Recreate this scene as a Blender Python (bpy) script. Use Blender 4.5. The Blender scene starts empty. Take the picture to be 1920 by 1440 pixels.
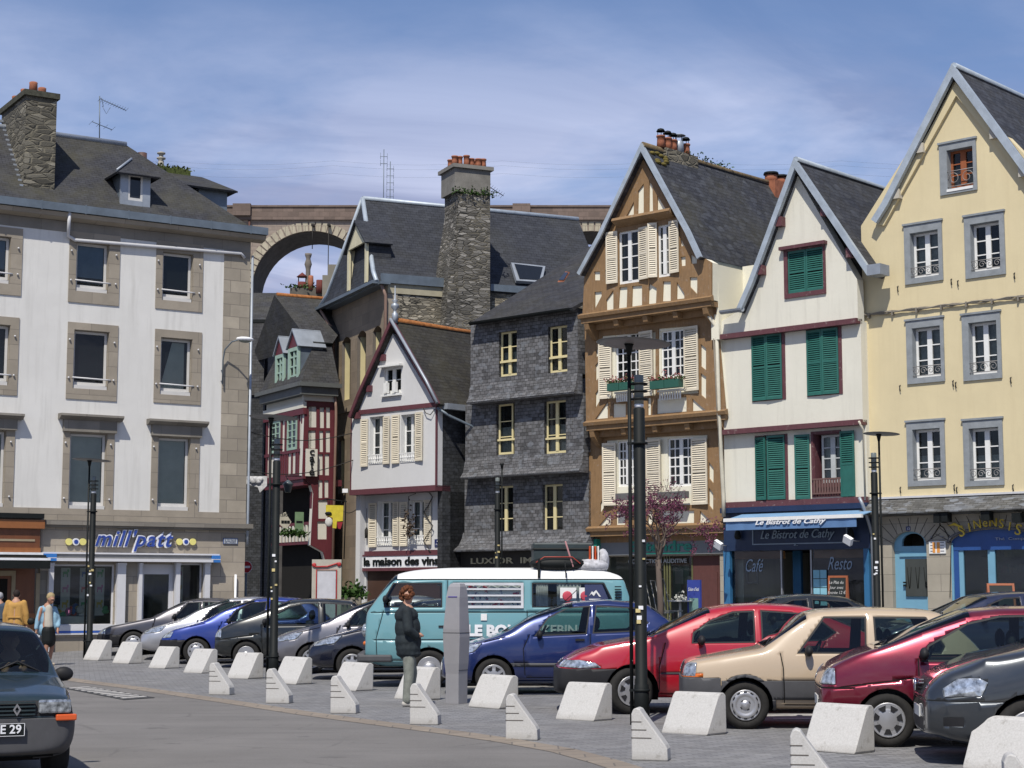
import bpy, bmesh, math, random
from math import sin, cos, pi, radians, sqrt, atan2, tan, floor
from mathutils import Vector, Matrix
from mathutils.geometry import tessellate_polygon
random.seed(7)
SC = bpy.context.scene
COL = SC.collection
# ------------------------------------------------------------------ camera
F, PITCH, EYE = 3250.0, radians(6.8), 1.7
cd = bpy.data.cameras.new('camera'); cam = bpy.data.objects.new('camera', cd); COL.objects.link(cam)
cam.location = (0, 0, EYE); cam.rotation_euler = (pi/2+PITCH, 0, 0)
cd.sensor_width = 36; cd.lens = 36*F/1920; cd.clip_start = .1; cd.clip_end = 6000
SC.camera = cam
SC.view_settings.view_transform = 'Standard'; SC.view_settings.look = 'None'
SC.view_settings.exposure = 0.0; SC.view_settings.gamma = 1
# ------------------------------------------------------------------ world
SUN_EL, SUN_AZ = radians(54), atan2(-.22, -.975)      # azimuth of the sun measured from +Y towards +X
W = bpy.data.worlds.new("World"); SC.world = W; W.use_nodes = True
nt = W.node_tree; N = nt.nodes; L = nt.links
bg = N['Background']; bg.inputs[1].default_value = .105
sky = N.new('ShaderNodeTexSky'); sky.sky_type = 'NISHITA'; sky.sun_disc = False
sky.sun_elevation = SUN_EL; sky.sun_rotation = SUN_AZ; sky.air_density = 1.0; sky.dust_density = .3; sky.ozone_density = 3.0
tc = N.new('ShaderNodeTexCoord')
sep = N.new('ShaderNodeSeparateXYZ'); L.new(tc.outputs['Generated'], sep.inputs[0])
def wm(op, a, b=None):
    n = N.new('ShaderNodeMath'); n.operation = op
    for i, v in enumerate((a, b)):
        if v is None: continue
        if isinstance(v, (int, float)): n.inputs[i].default_value = v
        else: L.new(v, n.inputs[i])
    return n.outputs[0]
zz = wm('ADD', wm('MAXIMUM', sep.outputs[2], 0.0), .10)
cx = wm('DIVIDE', sep.outputs[0], zz); cy = wm('DIVIDE', sep.outputs[1], zz)
cmb = N.new('ShaderNodeCombineXYZ'); L.new(cx, cmb.inputs[0]); L.new(cy, cmb.inputs[1]); cmb.inputs[2].default_value = 3.1
def wnoise(scale, det, ofs, rough=.6, dist=0.0):
    mp = N.new('ShaderNodeMapping'); mp.inputs['Location'].default_value = ofs
    L.new(cmb.outputs[0], mp.inputs[0])
    n = N.new('ShaderNodeTexNoise'); n.inputs['Scale'].default_value = scale; n.inputs['Detail'].default_value = det
    n.inputs['Roughness'].default_value = rough; n.inputs['Distortion'].default_value = dist
    L.new(mp.outputs[0], n.inputs['Vector']); return n.outputs[0]
def wramp(v, pts):
    r = N.new('ShaderNodeValToRGB'); L.new(v, r.inputs[0]); e = r.color_ramp.elements
    while len(e) < len(pts): e.new(.5)
    for i, (p, c) in enumerate(pts):
        e[i].position = p; e[i].color = (c, c, c, 1) if isinstance(c, (int, float)) else (*c, 1)
    return r.outputs[0]
n1 = wnoise(.62, 7, (1.3, .4, 0), .56, .5)
n2 = wnoise(2.6, 6, (4.3, 8.4, 0), .6, .3)
elev = sep.outputs[2]
# clouds lie in a band above the roofs; the sky is clear above about 19 degrees of elevation
band = wramp(elev, [(0.0, 1), (.20, 1.0), (.275, .55), (.345, .05), (.45, .25)])
cl = wm('ADD', wm('MULTIPLY', n1, .72), wm('MULTIPLY', n2, .28))
den = wramp(cl, [(.42, 0), (.56, 1)])
cov = wm('MULTIPLY', wm('ADD', wm('MULTIPLY', den, .72), .26), band)
thick = wramp(wnoise(1.05, 7, (9.1, 2.2, 0), .6, .6), [(.38, (3.5, 3.6, 4.7)), (.47, (4.4, 4.45, 5.5)), (.54, (6.6, 6.5, 7.3)), (.66, (8.8, 8.6, 9.2))])
mixc = N.new('ShaderNodeMixRGB'); L.new(cov, mixc.inputs[0]); L.new(sky.outputs[0], mixc.inputs[1]); L.new(thick, mixc.inputs[2])
tint = N.new('ShaderNodeMixRGB'); tint.blend_type = 'MULTIPLY'; tint.inputs[0].default_value = 1
L.new(mixc.outputs[0], tint.inputs[1]); tint.inputs[2].default_value = (.86, .92, 1.08, 1)
L.new(tint.outputs[0], bg.inputs[0])
sd = bpy.data.lights.new('sun', 'SUN'); so = bpy.data.objects.new('sun', sd); COL.objects.link(so)
sd.energy = 4.9; sd.angle = radians(.53); sd.color = (1, .945, .85)
sv = Vector((sin(SUN_AZ)*cos(SUN_EL), cos(SUN_AZ)*cos(SUN_EL), sin(SUN_EL)))
so.rotation_euler = sv.to_track_quat('Z', 'Y').to_euler(); so.location = (0, -10, 60)

# ------------------------------------------------------------------ rays from the photograph
def ray(px, py):
    dx, dy = (px-960)/F, (720-py)/F
    return Vector((dx, cos(PITCH)-dy*sin(PITCH), sin(PITCH)+dy*cos(PITCH)))
CAM = Vector((0, 0, EYE))
def rp(px, py, P, Nn):
    d = ray(px, py); t = (Vector(P)-CAM).dot(Vector(Nn))/d.dot(Vector(Nn)); return CAM+d*t
def gp(px, py, z=0): return rp(px, py, (0, 0, z), (0, 0, 1))
def plan(px, D):     return Vector(((px-960)/F*D/1.0071, D, 0))
def rowD(px):        return 184360/(px+2560)
FD = (plan(1900, rowD(1900))-plan(900, rowD(900))).normalized()      # direction of the row of houses
FN = Vector((-FD.y, FD.x, 0))                                          # into the houses
if FN.y < 0: FN = -FN
P0R = plan(1630, 44)
def sst(t): t = max(0, min(1, t)); return t*t*(3-2*t)
def gz(x, y):
    d = (P0R-Vector((x, y, 0))).dot(FN)
    return .75*sst((13-d)/11)

# ------------------------------------------------------------------ mesh builder
class MB:
    def __init__(s): s.v = []; s.f = []; s.m = []; s.sm = []
    def add(s, vs, fs, mat=0, smooth=False):
        o = len(s.v); s.v += [tuple(v) for v in vs]
        for f in fs: s.f.append([o+i for i in f]); s.m.append(mat); s.sm.append(smooth)
        return s
    def each(s, name, mat, parent):     # every added piece becomes a part of its own
        for (v0, v1, f0, f1) in s.cuts():
            m = MB(); m.v = s.v[v0:v1]; m.f = [[i-v0 for i in f] for f in s.f[f0:f1]]; m.m = s.m[f0:f1]; m.sm = s.sm[f0:f1]; m.build(name, mat, parent)
    def cuts(s):
        out = []; lo = 0; f0 = 0; hi = -1; n = len(s.f); mn = [min(f) for f in s.f]; suf = [0]*(n+1); suf[n] = 10**9
        for i in range(n-1, -1, -1): suf[i] = min(suf[i+1], mn[i])
        for i, f in enumerate(s.f):
            hi = max(hi, max(f))
            if suf[i+1] > hi:
                out.append((lo, hi+1, f0, i+1)); lo = hi+1; f0 = i+1
        return out
    def box(s, x0, x1, y0, y1, z0, z1, mat=0, M=None):
        vs = [Vector((x, y, z)) for z in (z0, z1) for y in (y0, y1) for x in (x0, x1)]
        if M: vs = [M @ v for v in vs]
        return s.add(vs, [(0, 2, 3, 1), (4, 5, 7, 6), (0, 1, 5, 4), (2, 6, 7, 3), (0, 4, 6, 2), (1, 3, 7, 5)], mat)
    def hexa(s, b, t, mat=0):                       # two quads joined
        n = len(b); vs = list(b)+list(t)
        fs = [tuple(reversed(range(n))), tuple(range(n, 2*n))]+[(i, (i+1) % n, n+(i+1) % n, n+i) for i in range(n)]
        return s.add(vs, fs, mat)
    def prism(s, poly, y0, y1, mat=0, M=None, holes=()):    # polygon in (x,z), thickness in y
        loops = [list(poly)]+[list(h) for h in holes]
        flat = [p for l in loops for p in l]
        tr = tessellate_polygon([[Vector((p[0], p[1], 0)) for p in l] for l in loops])
        n = len(flat)
        vs = [Vector((p[0], y0, p[1])) for p in flat]+[Vector((p[0], y1, p[1])) for p in flat]
        fs = []
        for t in tr:
            a, b, c = [flat[i] for i in t]
            cr = (b[0]-a[0])*(c[1]-a[1])-(b[1]-a[1])*(c[0]-a[0])
            if abs(cr) < 1e-9: continue
            t = tuple(t) if cr > 0 else (t[0], t[2], t[1])
            fs.append(t); fs.append((n+t[0], n+t[2], n+t[1]))
        k = 0
        for li, l in enumerate(loops):
            ar = sum(l[i][0]*l[(i+1) % len(l)][1]-l[(i+1) % len(l)][0]*l[i][1] for i in range(len(l)))
            ccw = (ar > 0) == (li == 0)
            for i in range(len(l)):
                a, b = k+i, k+(i+1) % len(l)
                fs.append((a, n+a, n+b, b) if ccw else (a, b, n+b, n+a))
            k += len(l)
        if M: vs = [M @ v for v in vs]
        return s.add(vs, fs, mat)
    def tube(s, pts, r, seg=8, mat=0, caps=True, smooth=True):
        pts = [Vector(p) for p in pts]; rr = r if isinstance(r, (list, tuple)) else [r]*len(pts)
        o = len(s.v); n = len(pts); prev = None
        for i, p in enumerate(pts):
            t = (pts[min(i+1, n-1)]-pts[max(i-1, 0)])
            t = t.normalized() if t.length > 1e-9 else Vector((0, 0, 1))
            if prev is None:
                a = t.cross(Vector((0, 0, 1)));
                if a.length < .1: a = t.cross(Vector((1, 0, 0)))
                a.normalize()
            else:
                a = prev-t*prev.dot(t)
                if a.length < 1e-6: a = t.cross(Vector((1, 0, 0)))
                a.normalize()
            prev = a; b = t.cross(a)
            s.v += [tuple(p+(a*cos(2*pi*k/seg)+b*sin(2*pi*k/seg))*rr[i]) for k in range(seg)]
        for i in range(n-1):
            for k in range(seg):
                s.f.append([o+i*seg+k, o+i*seg+(k+1) % seg, o+(i+1)*seg+(k+1) % seg, o+(i+1)*seg+k]); s.m.append(mat); s.sm.append(smooth)
        if caps:
            s.f.append([o+k for k in reversed(range(seg))]); s.m.append(mat); s.sm.append(False)
            s.f.append([o+(n-1)*seg+k for k in range(seg)]); s.m.append(mat); s.sm.append(False)
        return s
    def lathe(s, prof, c=(0, 0, 0), seg=16, mat=0, M=None, smooth=True):   # prof [(r,z)] about z
        o = len(s.v); c = Vector(c); vs = []
        for r, z in prof:
            for k in range(seg):
                v = Vector((r*cos(2*pi*k/seg), r*sin(2*pi*k/seg), z))
                vs.append((M @ v if M else v)+c)
        s.v += [tuple(v) for v in vs]
        for i in range(len(prof)-1):
            for k in range(seg):
                s.f.append([o+i*seg+k, o+i*seg+(k+1) % seg, o+(i+1)*seg+(k+1) % seg, o+(i+1)*seg+k]); s.m.append(mat); s.sm.append(smooth)
        if prof[0][0] > 1e-4: s.f.append([o+k for k in reversed(range(seg))]); s.m.append(mat); s.sm.append(False)
        if prof[-1][0] > 1e-4: s.f.append([o+(len(prof)-1)*seg+k for k in range(seg)]); s.m.append(mat); s.sm.append(False)
        return s
    def ball(s, c, r, mat=0, seg=12, rings=8):
        c = Vector(c); r = Vector(r) if not isinstance(r, (int, float)) else Vector((r, r, r))
        prof = [(sin(pi*i/rings), -cos(pi*i/rings)) for i in range(rings+1)]
        prof[0] = (1e-5, -1); prof[-1] = (1e-5, 1)
        M = Matrix.Diagonal((r.x, r.y, r.z)).to_3x3()
        return s.lathe(prof, c, seg, mat, M)
    def slab(s, quad, th, mat=0):                   # 3D quad, thickness along its normal (downwards)
        q = [Vector(p) for p in quad]; n = (q[1]-q[0]).cross(q[2]-q[0]).normalized()
        if n.z < 0: q.reverse(); n = -n
        lo = [p-n*th for p in q]; return s.hexa(lo, q, mat)
    def build(s, name, mats, parent=None, smooth=None, bevel=0, loc=None):
        me = bpy.data.meshes.new(name); me.from_pydata(s.v, [], s.f)
        for m in (mats if isinstance(mats, (list, tuple)) else [mats]): me.materials.append(m)
        me.polygons.foreach_set('material_index', s.m)
        me.polygons.foreach_set('use_smooth', [bool(x) if smooth is None else smooth for x in s.sm])
        autouv(me)
        o = bpy.data.objects.new(name, me); COL.objects.link(o)
        if parent: o.parent = parent
        if loc: o.location = loc
        if bevel:
            b = o.modifiers.new('bevel', 'BEVEL'); b.width = bevel; b.segments = 2; b.limit_method = 'ANGLE'; b.angle_limit = radians(35)
        return o
def autouv(me):
    uv = me.uv_layers.new(name='UVMap').data; vs = me.vertices; Z = Vector((0, 0, 1))
    for p in me.polygons:
        n = p.normal
        if abs(n.z) > .97: t = Vector((1, 0, 0)); b = Vector((0, 1, 0))
        else: t = Z.cross(n).normalized(); b = n.cross(t)
        for li in p.loop_indices:
            c = vs[me.loops[li].vertex_index].co
            uv[li].uv = (c.dot(t), c.dot(b))
def empty(name, loc=(0, 0, 0), rz=0):
    o = bpy.data.objects.new(name, None); COL.objects.link(o); o.location = loc; o.rotation_euler = (0, 0, rz)
    o.empty_display_size = .3; return o
def tag(o, label=None, cat=None, group=None, kind=None):
    if label: o['label'] = label
    if cat: o['category'] = cat
    if group: o['group'] = group
    if kind: o['kind'] = kind
    return o
def copy_tree(o, parent=None):
    c = o.copy(); COL.objects.link(c)
    if parent: c.parent = parent
    for ch in [x for x in KIDS.get(o.name, ())] or list(o.children): copy_tree(ch, c)
    return c
KIDS = {}

# ------------------------------------------------------------------ materials
MC = {}
def M_(name, fn):
    if name not in MC: MC[name] = fn()
    return MC[name]
class NT:
    def __init__(s, name):
        s.m = bpy.data.materials.new(name); s.m.use_nodes = True; s.t = s.m.node_tree; s.N = s.t.nodes; s.L = s.t.links
        s.b = s.N['Principled BSDF']; s.out = s.N['Material Output']
        s.tc = s.N.new('ShaderNodeTexCoord')
        s.uv = s.tc.outputs['UV']; s.ob = s.tc.outputs['Object']
    def inp(s, n, k, v):
        if v is None: return
        if hasattr(v, 'links') or isinstance(v, bpy.types.NodeSocket): s.L.new(v, n.inputs[k])
        else:
            if isinstance(v, (tuple, list)) and len(v) == 3 and n.inputs[k].type == 'RGBA': v = (*v, 1)
            n.inputs[k].default_value = v
    def math(s, op, a, b=None, c=None):
        n = s.N.new('ShaderNodeMath'); n.operation = op
        for i, v in enumerate((a, b, c)): s.inp(n, i, v)
        return n.outputs[0]
    def map(s, v, sc=(1, 1, 1), loc=(0, 0, 0), rot=(0, 0, 0)):
        n = s.N.new('ShaderNodeMapping'); s.inp(n, 0, v); n.inputs['Scale'].default_value = sc; n.inputs['Location'].default_value = loc; n.inputs['Rotation'].default_value = rot
        return n.outputs[0]
    def noise(s, v, scale, det=4, rough=.6, dist=0):
        n = s.N.new('ShaderNodeTexNoise'); s.inp(n, 'Vector', v); n.inputs['Scale'].default_value = scale
        n.inputs['Detail'].default_value = det; n.inputs['Roughness'].default_value = rough; n.inputs['Distortion'].default_value = dist
        return n.outputs[0]
    def vor(s, v, scale, feat='F1', out='Distance', rnd=1.0):
        n = s.N.new('ShaderNodeTexVoronoi'); n.feature = feat; s.inp(n, 'Vector', v); n.inputs['Scale'].default_value = scale
        n.inputs['Randomness'].default_value = rnd
        return n.outputs[out]
    def ramp(s, v, pts, interp='LINEAR'):
        r = s.N.new('ShaderNodeValToRGB'); s.inp(r, 0, v); r.color_ramp.interpolation = interp; e = r.color_ramp.elements
        while len(e) < len(pts): e.new(.5)
        for i, (p, c) in enumerate(pts):
            e[i].position = p; e[i].color = (c, c, c, 1) if isinstance(c, (int, float)) else (*c, 1)
        return r.outputs[0]
    def mix(s, f, a, b, mode='MIX'):
        n = s.N.new('ShaderNodeMixRGB'); n.blend_type = mode; s.inp(n, 0, f); s.inp(n, 1, a); s.inp(n, 2, b); return n.outputs[0]
    def brick(s, v, c1, c2, mor, w, h, ms=.01, off=.5, smooth=.1, bias=0):
        n = s.N.new('ShaderNodeTexBrick'); s.inp(n, 'Vector', v); s.inp(n, 'Color1', c1); s.inp(n, 'Color2', c2); s.inp(n, 'Mortar', mor)
        n.inputs['Scale'].default_value = 1; n.inputs['Mortar Size'].default_value = ms; n.inputs['Mortar Smooth'].default_value = smooth
        n.inputs['Brick Width'].default_value = w; n.inputs['Row Height'].default_value = h; n.inputs['Bias'].default_value = bias; n.offset = off
        return n.outputs['Color'], n.outputs['Fac']
    def bump(s, h, strength=.3, dist=.02):
        n = s.N.new('ShaderNodeBump'); s.inp(n, 'Height', h); n.inputs['Strength'].default_value = strength; n.inputs['Distance'].default_value = dist
        s.L.new(n.outputs[0], s.b.inputs['Normal'])
    def fin(s, col=None, rough=None, metal=None, **k):
        if col is not None: s.inp(s.b, 'Base Color', col)
        if rough is not None: s.inp(s.b, 'Roughness', rough)
        if metal is not None: s.inp(s.b, 'Metallic', metal)
        for kk, v in k.items(): s.inp(s.b, kk.replace('_', ' '), v)
        return s.m
def sc3(c, k): return tuple(min(1, x*k) for x in c)
def plain(name, c, rough=.6, metal=0, var=.12, scale=3, bump=0, **k):
    def f():
        t = NT(name); n = t.noise(t.ob, scale, 5, .65)
        col = t.mix(t.ramp(n, [(.3, 0), (.7, 1)]), sc3(c, 1-var), sc3(c, 1+var))
        if bump: t.bump(t.noise(t.ob, scale*12, 4), bump, .01)
        if rough >= .7: k.setdefault('Specular_IOR_Level', .25)
        return t.fin(col, rough, metal, **k)
    return M_(name, f)
def plaster(name, c, stain=(.55, .53, .5), amt=.35, tintvar=.06):
    def f():
        t = NT(name)
        n = t.noise(t.ob, .7, 6, .62, .3); n3 = t.noise(t.ob, 6, 4)
        st = t.noise(t.map(t.ob, (3.0, 3.0, .22)), 1.6, 5, .65)
        col = t.mix(t.ramp(n, [(.3, 0), (.75, 1)]), sc3(c, 1-tintvar), sc3(c, 1+tintvar))
        k = t.math('MULTIPLY', t.ramp(st, [(.50, 0), (.82, 1)]), t.ramp(n, [(.35, .3), (.65, 1)]))
        col = t.mix(t.math('MULTIPLY', k, amt), col, stain)
        sp = t.math('MULTIPLY', t.ramp(t.noise(t.ob, 22, 3), [(.66, 0), (.74, 1)]), .10)
        col = t.mix(sp, col, stain)
        t.bump(t.math('ADD', n3, t.math('MULTIPLY', t.noise(t.ob, 45, 3), .4)), .25, .012)
        return t.fin(col, .9)
    return M_(name, f)
def slate(name, c=(.045, .05, .06), w=.22, h=.11, moss=.25, light=.25, bmp=.45, var=.4):
    def f():
        t = NT(name); uvd = t.mix(.012, t.uv, t.noise(t.uv, 3.1, 2), 'ADD')
        col, fac = t.brick(uvd, sc3(c, 1-var), sc3(c, 1+var), sc3(c, .3), w, h, .007, .5, .2)
        cell = t.vor(t.map(t.uv, (1/w, 1/h, 1)), .9, 'F1', 'Color')
        r = t.N.new('ShaderNodeSeparateColor'); t.L.new(cell, r.inputs[0])
        col = t.mix(t.math('MULTIPLY', t.ramp(r.outputs[0], [(.72, 0), (1, 1)]), light), col, (.22, .24, .27))
        n = t.noise(t.ob, .55, 6, .7, .3); n2 = t.noise(t.ob, 2.7, 6, .7)
        col = t.mix(t.math('MULTIPLY', t.ramp(n, [(.42, 0), (.68, 1)]), moss), col, (.085, .078, .04))
        col = t.mix(t.math('MULTIPLY', t.ramp(n2, [(.45, 0), (.75, 1)]), .3), col, sc3(c, 2.1))
        fine = t.ramp(t.noise(t.ob, 34, 3), [(.68, 0), (.73, 1)])
        col = t.mix(t.math('MULTIPLY', fine, .35), col, (.3, .3, .27))
        hgt = t.math('SUBTRACT', t.math('MULTIPLY', r.outputs[1], .6), fac)
        t.bump(hgt, bmp, .02)
        return t.fin(col, t.ramp(r.outputs[2], [(0, .62), (1, .9)]), Specular_IOR_Level=.22)
    return M_(name, f)
def ashlar(name, c=(.33, .29, .24), w=.7, h=.38, var=.25, mort=(.16, .14, .12), ms=.008):
    def f():
        t = NT(name)
        col, fac = t.brick(t.uv, sc3(c, 1-var), sc3(c, 1+var), mort, w, h, ms, .5, .1)
        n = t.noise(t.ob, 1.3, 6, .65); n2 = t.noise(t.ob, 40, 3)
        col = t.mix(t.ramp(n, [(.35, 0), (.8, .55)]), col, sc3(c, .5))
        col = t.mix(t.math('MULTIPLY', n2, .35), col, (.55, .52, .48), 'OVERLAY')
        t.bump(t.math('SUBTRACT', t.math('MULTIPLY', n2, .4), fac), .4, .015)
        return t.fin(col, .88)
    return M_(name, f)
def rubble(name, c=(.17, .155, .125), mort=(.34, .30, .22), sx=2.6, sy=8.5):
    def f():
        t = NT(name)
        v = t.mix(.10, t.uv, t.noise(t.uv, 2.3, 3), 'ADD')
        vm = t.map(v, (sx, sy, 1))
        d = t.vor(vm, 1.0, 'DISTANCE_TO_EDGE'); cc = t.vor(vm, 1.0, 'F1', 'Color')
        r = t.N.new('ShaderNodeSeparateColor'); t.L.new(cc, r.inputs[0])
        col = t.ramp(r.outputs[0], [(0, sc3(c, .40)), (.45, sc3(c, .9)), (.8, sc3(c, 1.7)), (1, sc3(c, 2.7))])
        mo = t.ramp(d, [(.03, 1), (.10, 0)])
        patch = t.ramp(t.noise(t.ob, .6, 4), [(.38, .05), (.62, .85)])
        col = t.mix(t.math('MULTIPLY', mo, patch), t.mix(mo, col, (.010, .009, .008)), mort)
        col = t.mix(t.math('MULTIPLY', t.noise(t.ob, 18, 4), .5), col, (.09, .085, .07))
        t.bump(t.math('ADD', t.ramp(d, [(0, 0), (.12, 1)]), t.math('MULTIPLY', t.noise(t.ob, 30, 3), .4)), .8, .04)
        return t.fin(col, .93)
    return M_(name, f)
def wood(name, c, var=.3, grain=26, rough=.75, peel=0):
    def f():
        t = NT(name)
        n = t.noise(t.map(t.ob, (2, 2, .35)), grain*.4, 6, .7); n2 = t.noise(t.ob, 2.2, 5)
        col = t.mix(t.ramp(n, [(.3, 0), (.75, 1)]), sc3(c, 1-var), sc3(c, 1+var*.6))
        col = t.mix(t.math('MULTIPLY', t.ramp(n2, [(.52, 0), (.72, 1)]), .4), col, sc3(c, .45))
        if peel: col = t.mix(t.math('MULTIPLY', t.ramp(t.noise(t.ob, 9, 5), [(.6, 0), (.66, 1)]), peel), col, (.35, .3, .27))
        t.bump(n, .3, .01); return t.fin(col, rough)
    return M_(name, f)
def glassy(name, tint=(.75, .82, .8), alpha=.25, rough=.03, col=(.02, .025, .025)):
    def f():
        t = NT(name); N_, L_ = t.N, t.L; N_.remove(t.b)
        tr = N_.new('ShaderNodeBsdfTransparent'); tr.inputs[0].default_value = (*tint, 1)
        gl = N_.new('ShaderNodeBsdfGlossy'); gl.inputs['Roughness'].default_value = rough; gl.inputs[0].default_value = (.95, .97, 1, 1)
        df = N_.new('ShaderNodeBsdfDiffuse'); df.inputs[0].default_value = (*col, 1)
        m0 = N_.new('ShaderNodeMixShader'); m0.inputs[0].default_value = alpha; L_.new(tr.outputs[0], m0.inputs[1]); L_.new(df.outputs[0], m0.inputs[2])
        lw = N_.new('ShaderNodeFresnel'); lw.inputs['IOR'].default_value = 1.42
        fr = t.math('ADD', lw.outputs[0], .004)
        bp = N_.new('ShaderNodeBump'); bp.inputs['Strength'].default_value = .06; bp.inputs['Distance'].default_value = .02
        L_.new(t.noise(t.ob, 1.6, 2), bp.inputs['Height']); L_.new(bp.outputs[0], gl.inputs['Normal'])
        m1 = N_.new('ShaderNodeMixShader'); L_.new(fr, m1.inputs[0]); L_.new(m0.outputs[0], m1.inputs[1]); L_.new(gl.outputs[0], m1.inputs[2])
        L_.new(m1.outputs[0], t.out.inputs[0]); return t.m
    return M_(name, f)
m_glass = glassy('window_glass')
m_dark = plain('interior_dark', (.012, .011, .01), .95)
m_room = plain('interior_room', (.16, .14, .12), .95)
m_zinc = plain('zinc', (.30, .33, .37), .5, .35, .16, 2.0)
m_zincd = plain('zinc_dark', (.13, .16, .19), .5, .3, .2, 2.0)
m_black = plain('black_paint', (.009, .011, .011), .6, 0, .2, 4, Specular_IOR_Level=.2)
m_white = plain('white_paint', (.72, .72, .70), .5, 0, .05, 5)
m_curtain = plain('curtain_cloth', (.42, .42, .40), .9, 0, .3, 14)
m_lett_white = plain('letter_white', (.75, .76, .78), .6)
m_green = plain('green_shutter_paint', (.020, .115, .092), .5, 0, .15, 4, .1)
m_cream_sh = plain('cream_shutter_paint', (.64, .58, .46), .6, 0, .08, 4, .1)
m_terra = plain('terracotta', (.30, .115, .065), .8, 0, .3, 5)
m_leaf = plain('weed_leaf', (.035, .075, .015), .7, 0, .5, 30)
m_pipe = plain('pipe_plastic', (.55, .55, .56), .45, 0, .06, 3)
m_chain = plain('cable_dark', (.03, .028, .025), .7)
def text(s, size, parent, name, mat, M, shear=0, ext=.01, offset=0, align='LEFT', spacing=1, sx=1):
    c = bpy.data.curves.new('txt', 'FONT'); c.body = s; c.size = size; c.shear = shear; c.extrude = ext; c.offset = offset
    c.align_x = align; c.space_character = spacing; c.resolution_u = 3
    o = bpy.data.objects.new('txt', c); COL.objects.link(o)
    me = bpy.data.meshes.new_from_object(o); bpy.data.objects.remove(o); bpy.data.curves.remove(c)
    me.materials.clear(); me.materials.append(mat)
    me.transform(M @ Matrix.Rotation(pi/2, 4, 'X') @ Matrix.Diagonal((sx, 1, 1, 1))); me.name = name
    for p in me.polygons: p.use_smooth = False
    o = bpy.data.objects.new(name, me); COL.objects.link(o); o.parent = parent; return o
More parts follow.
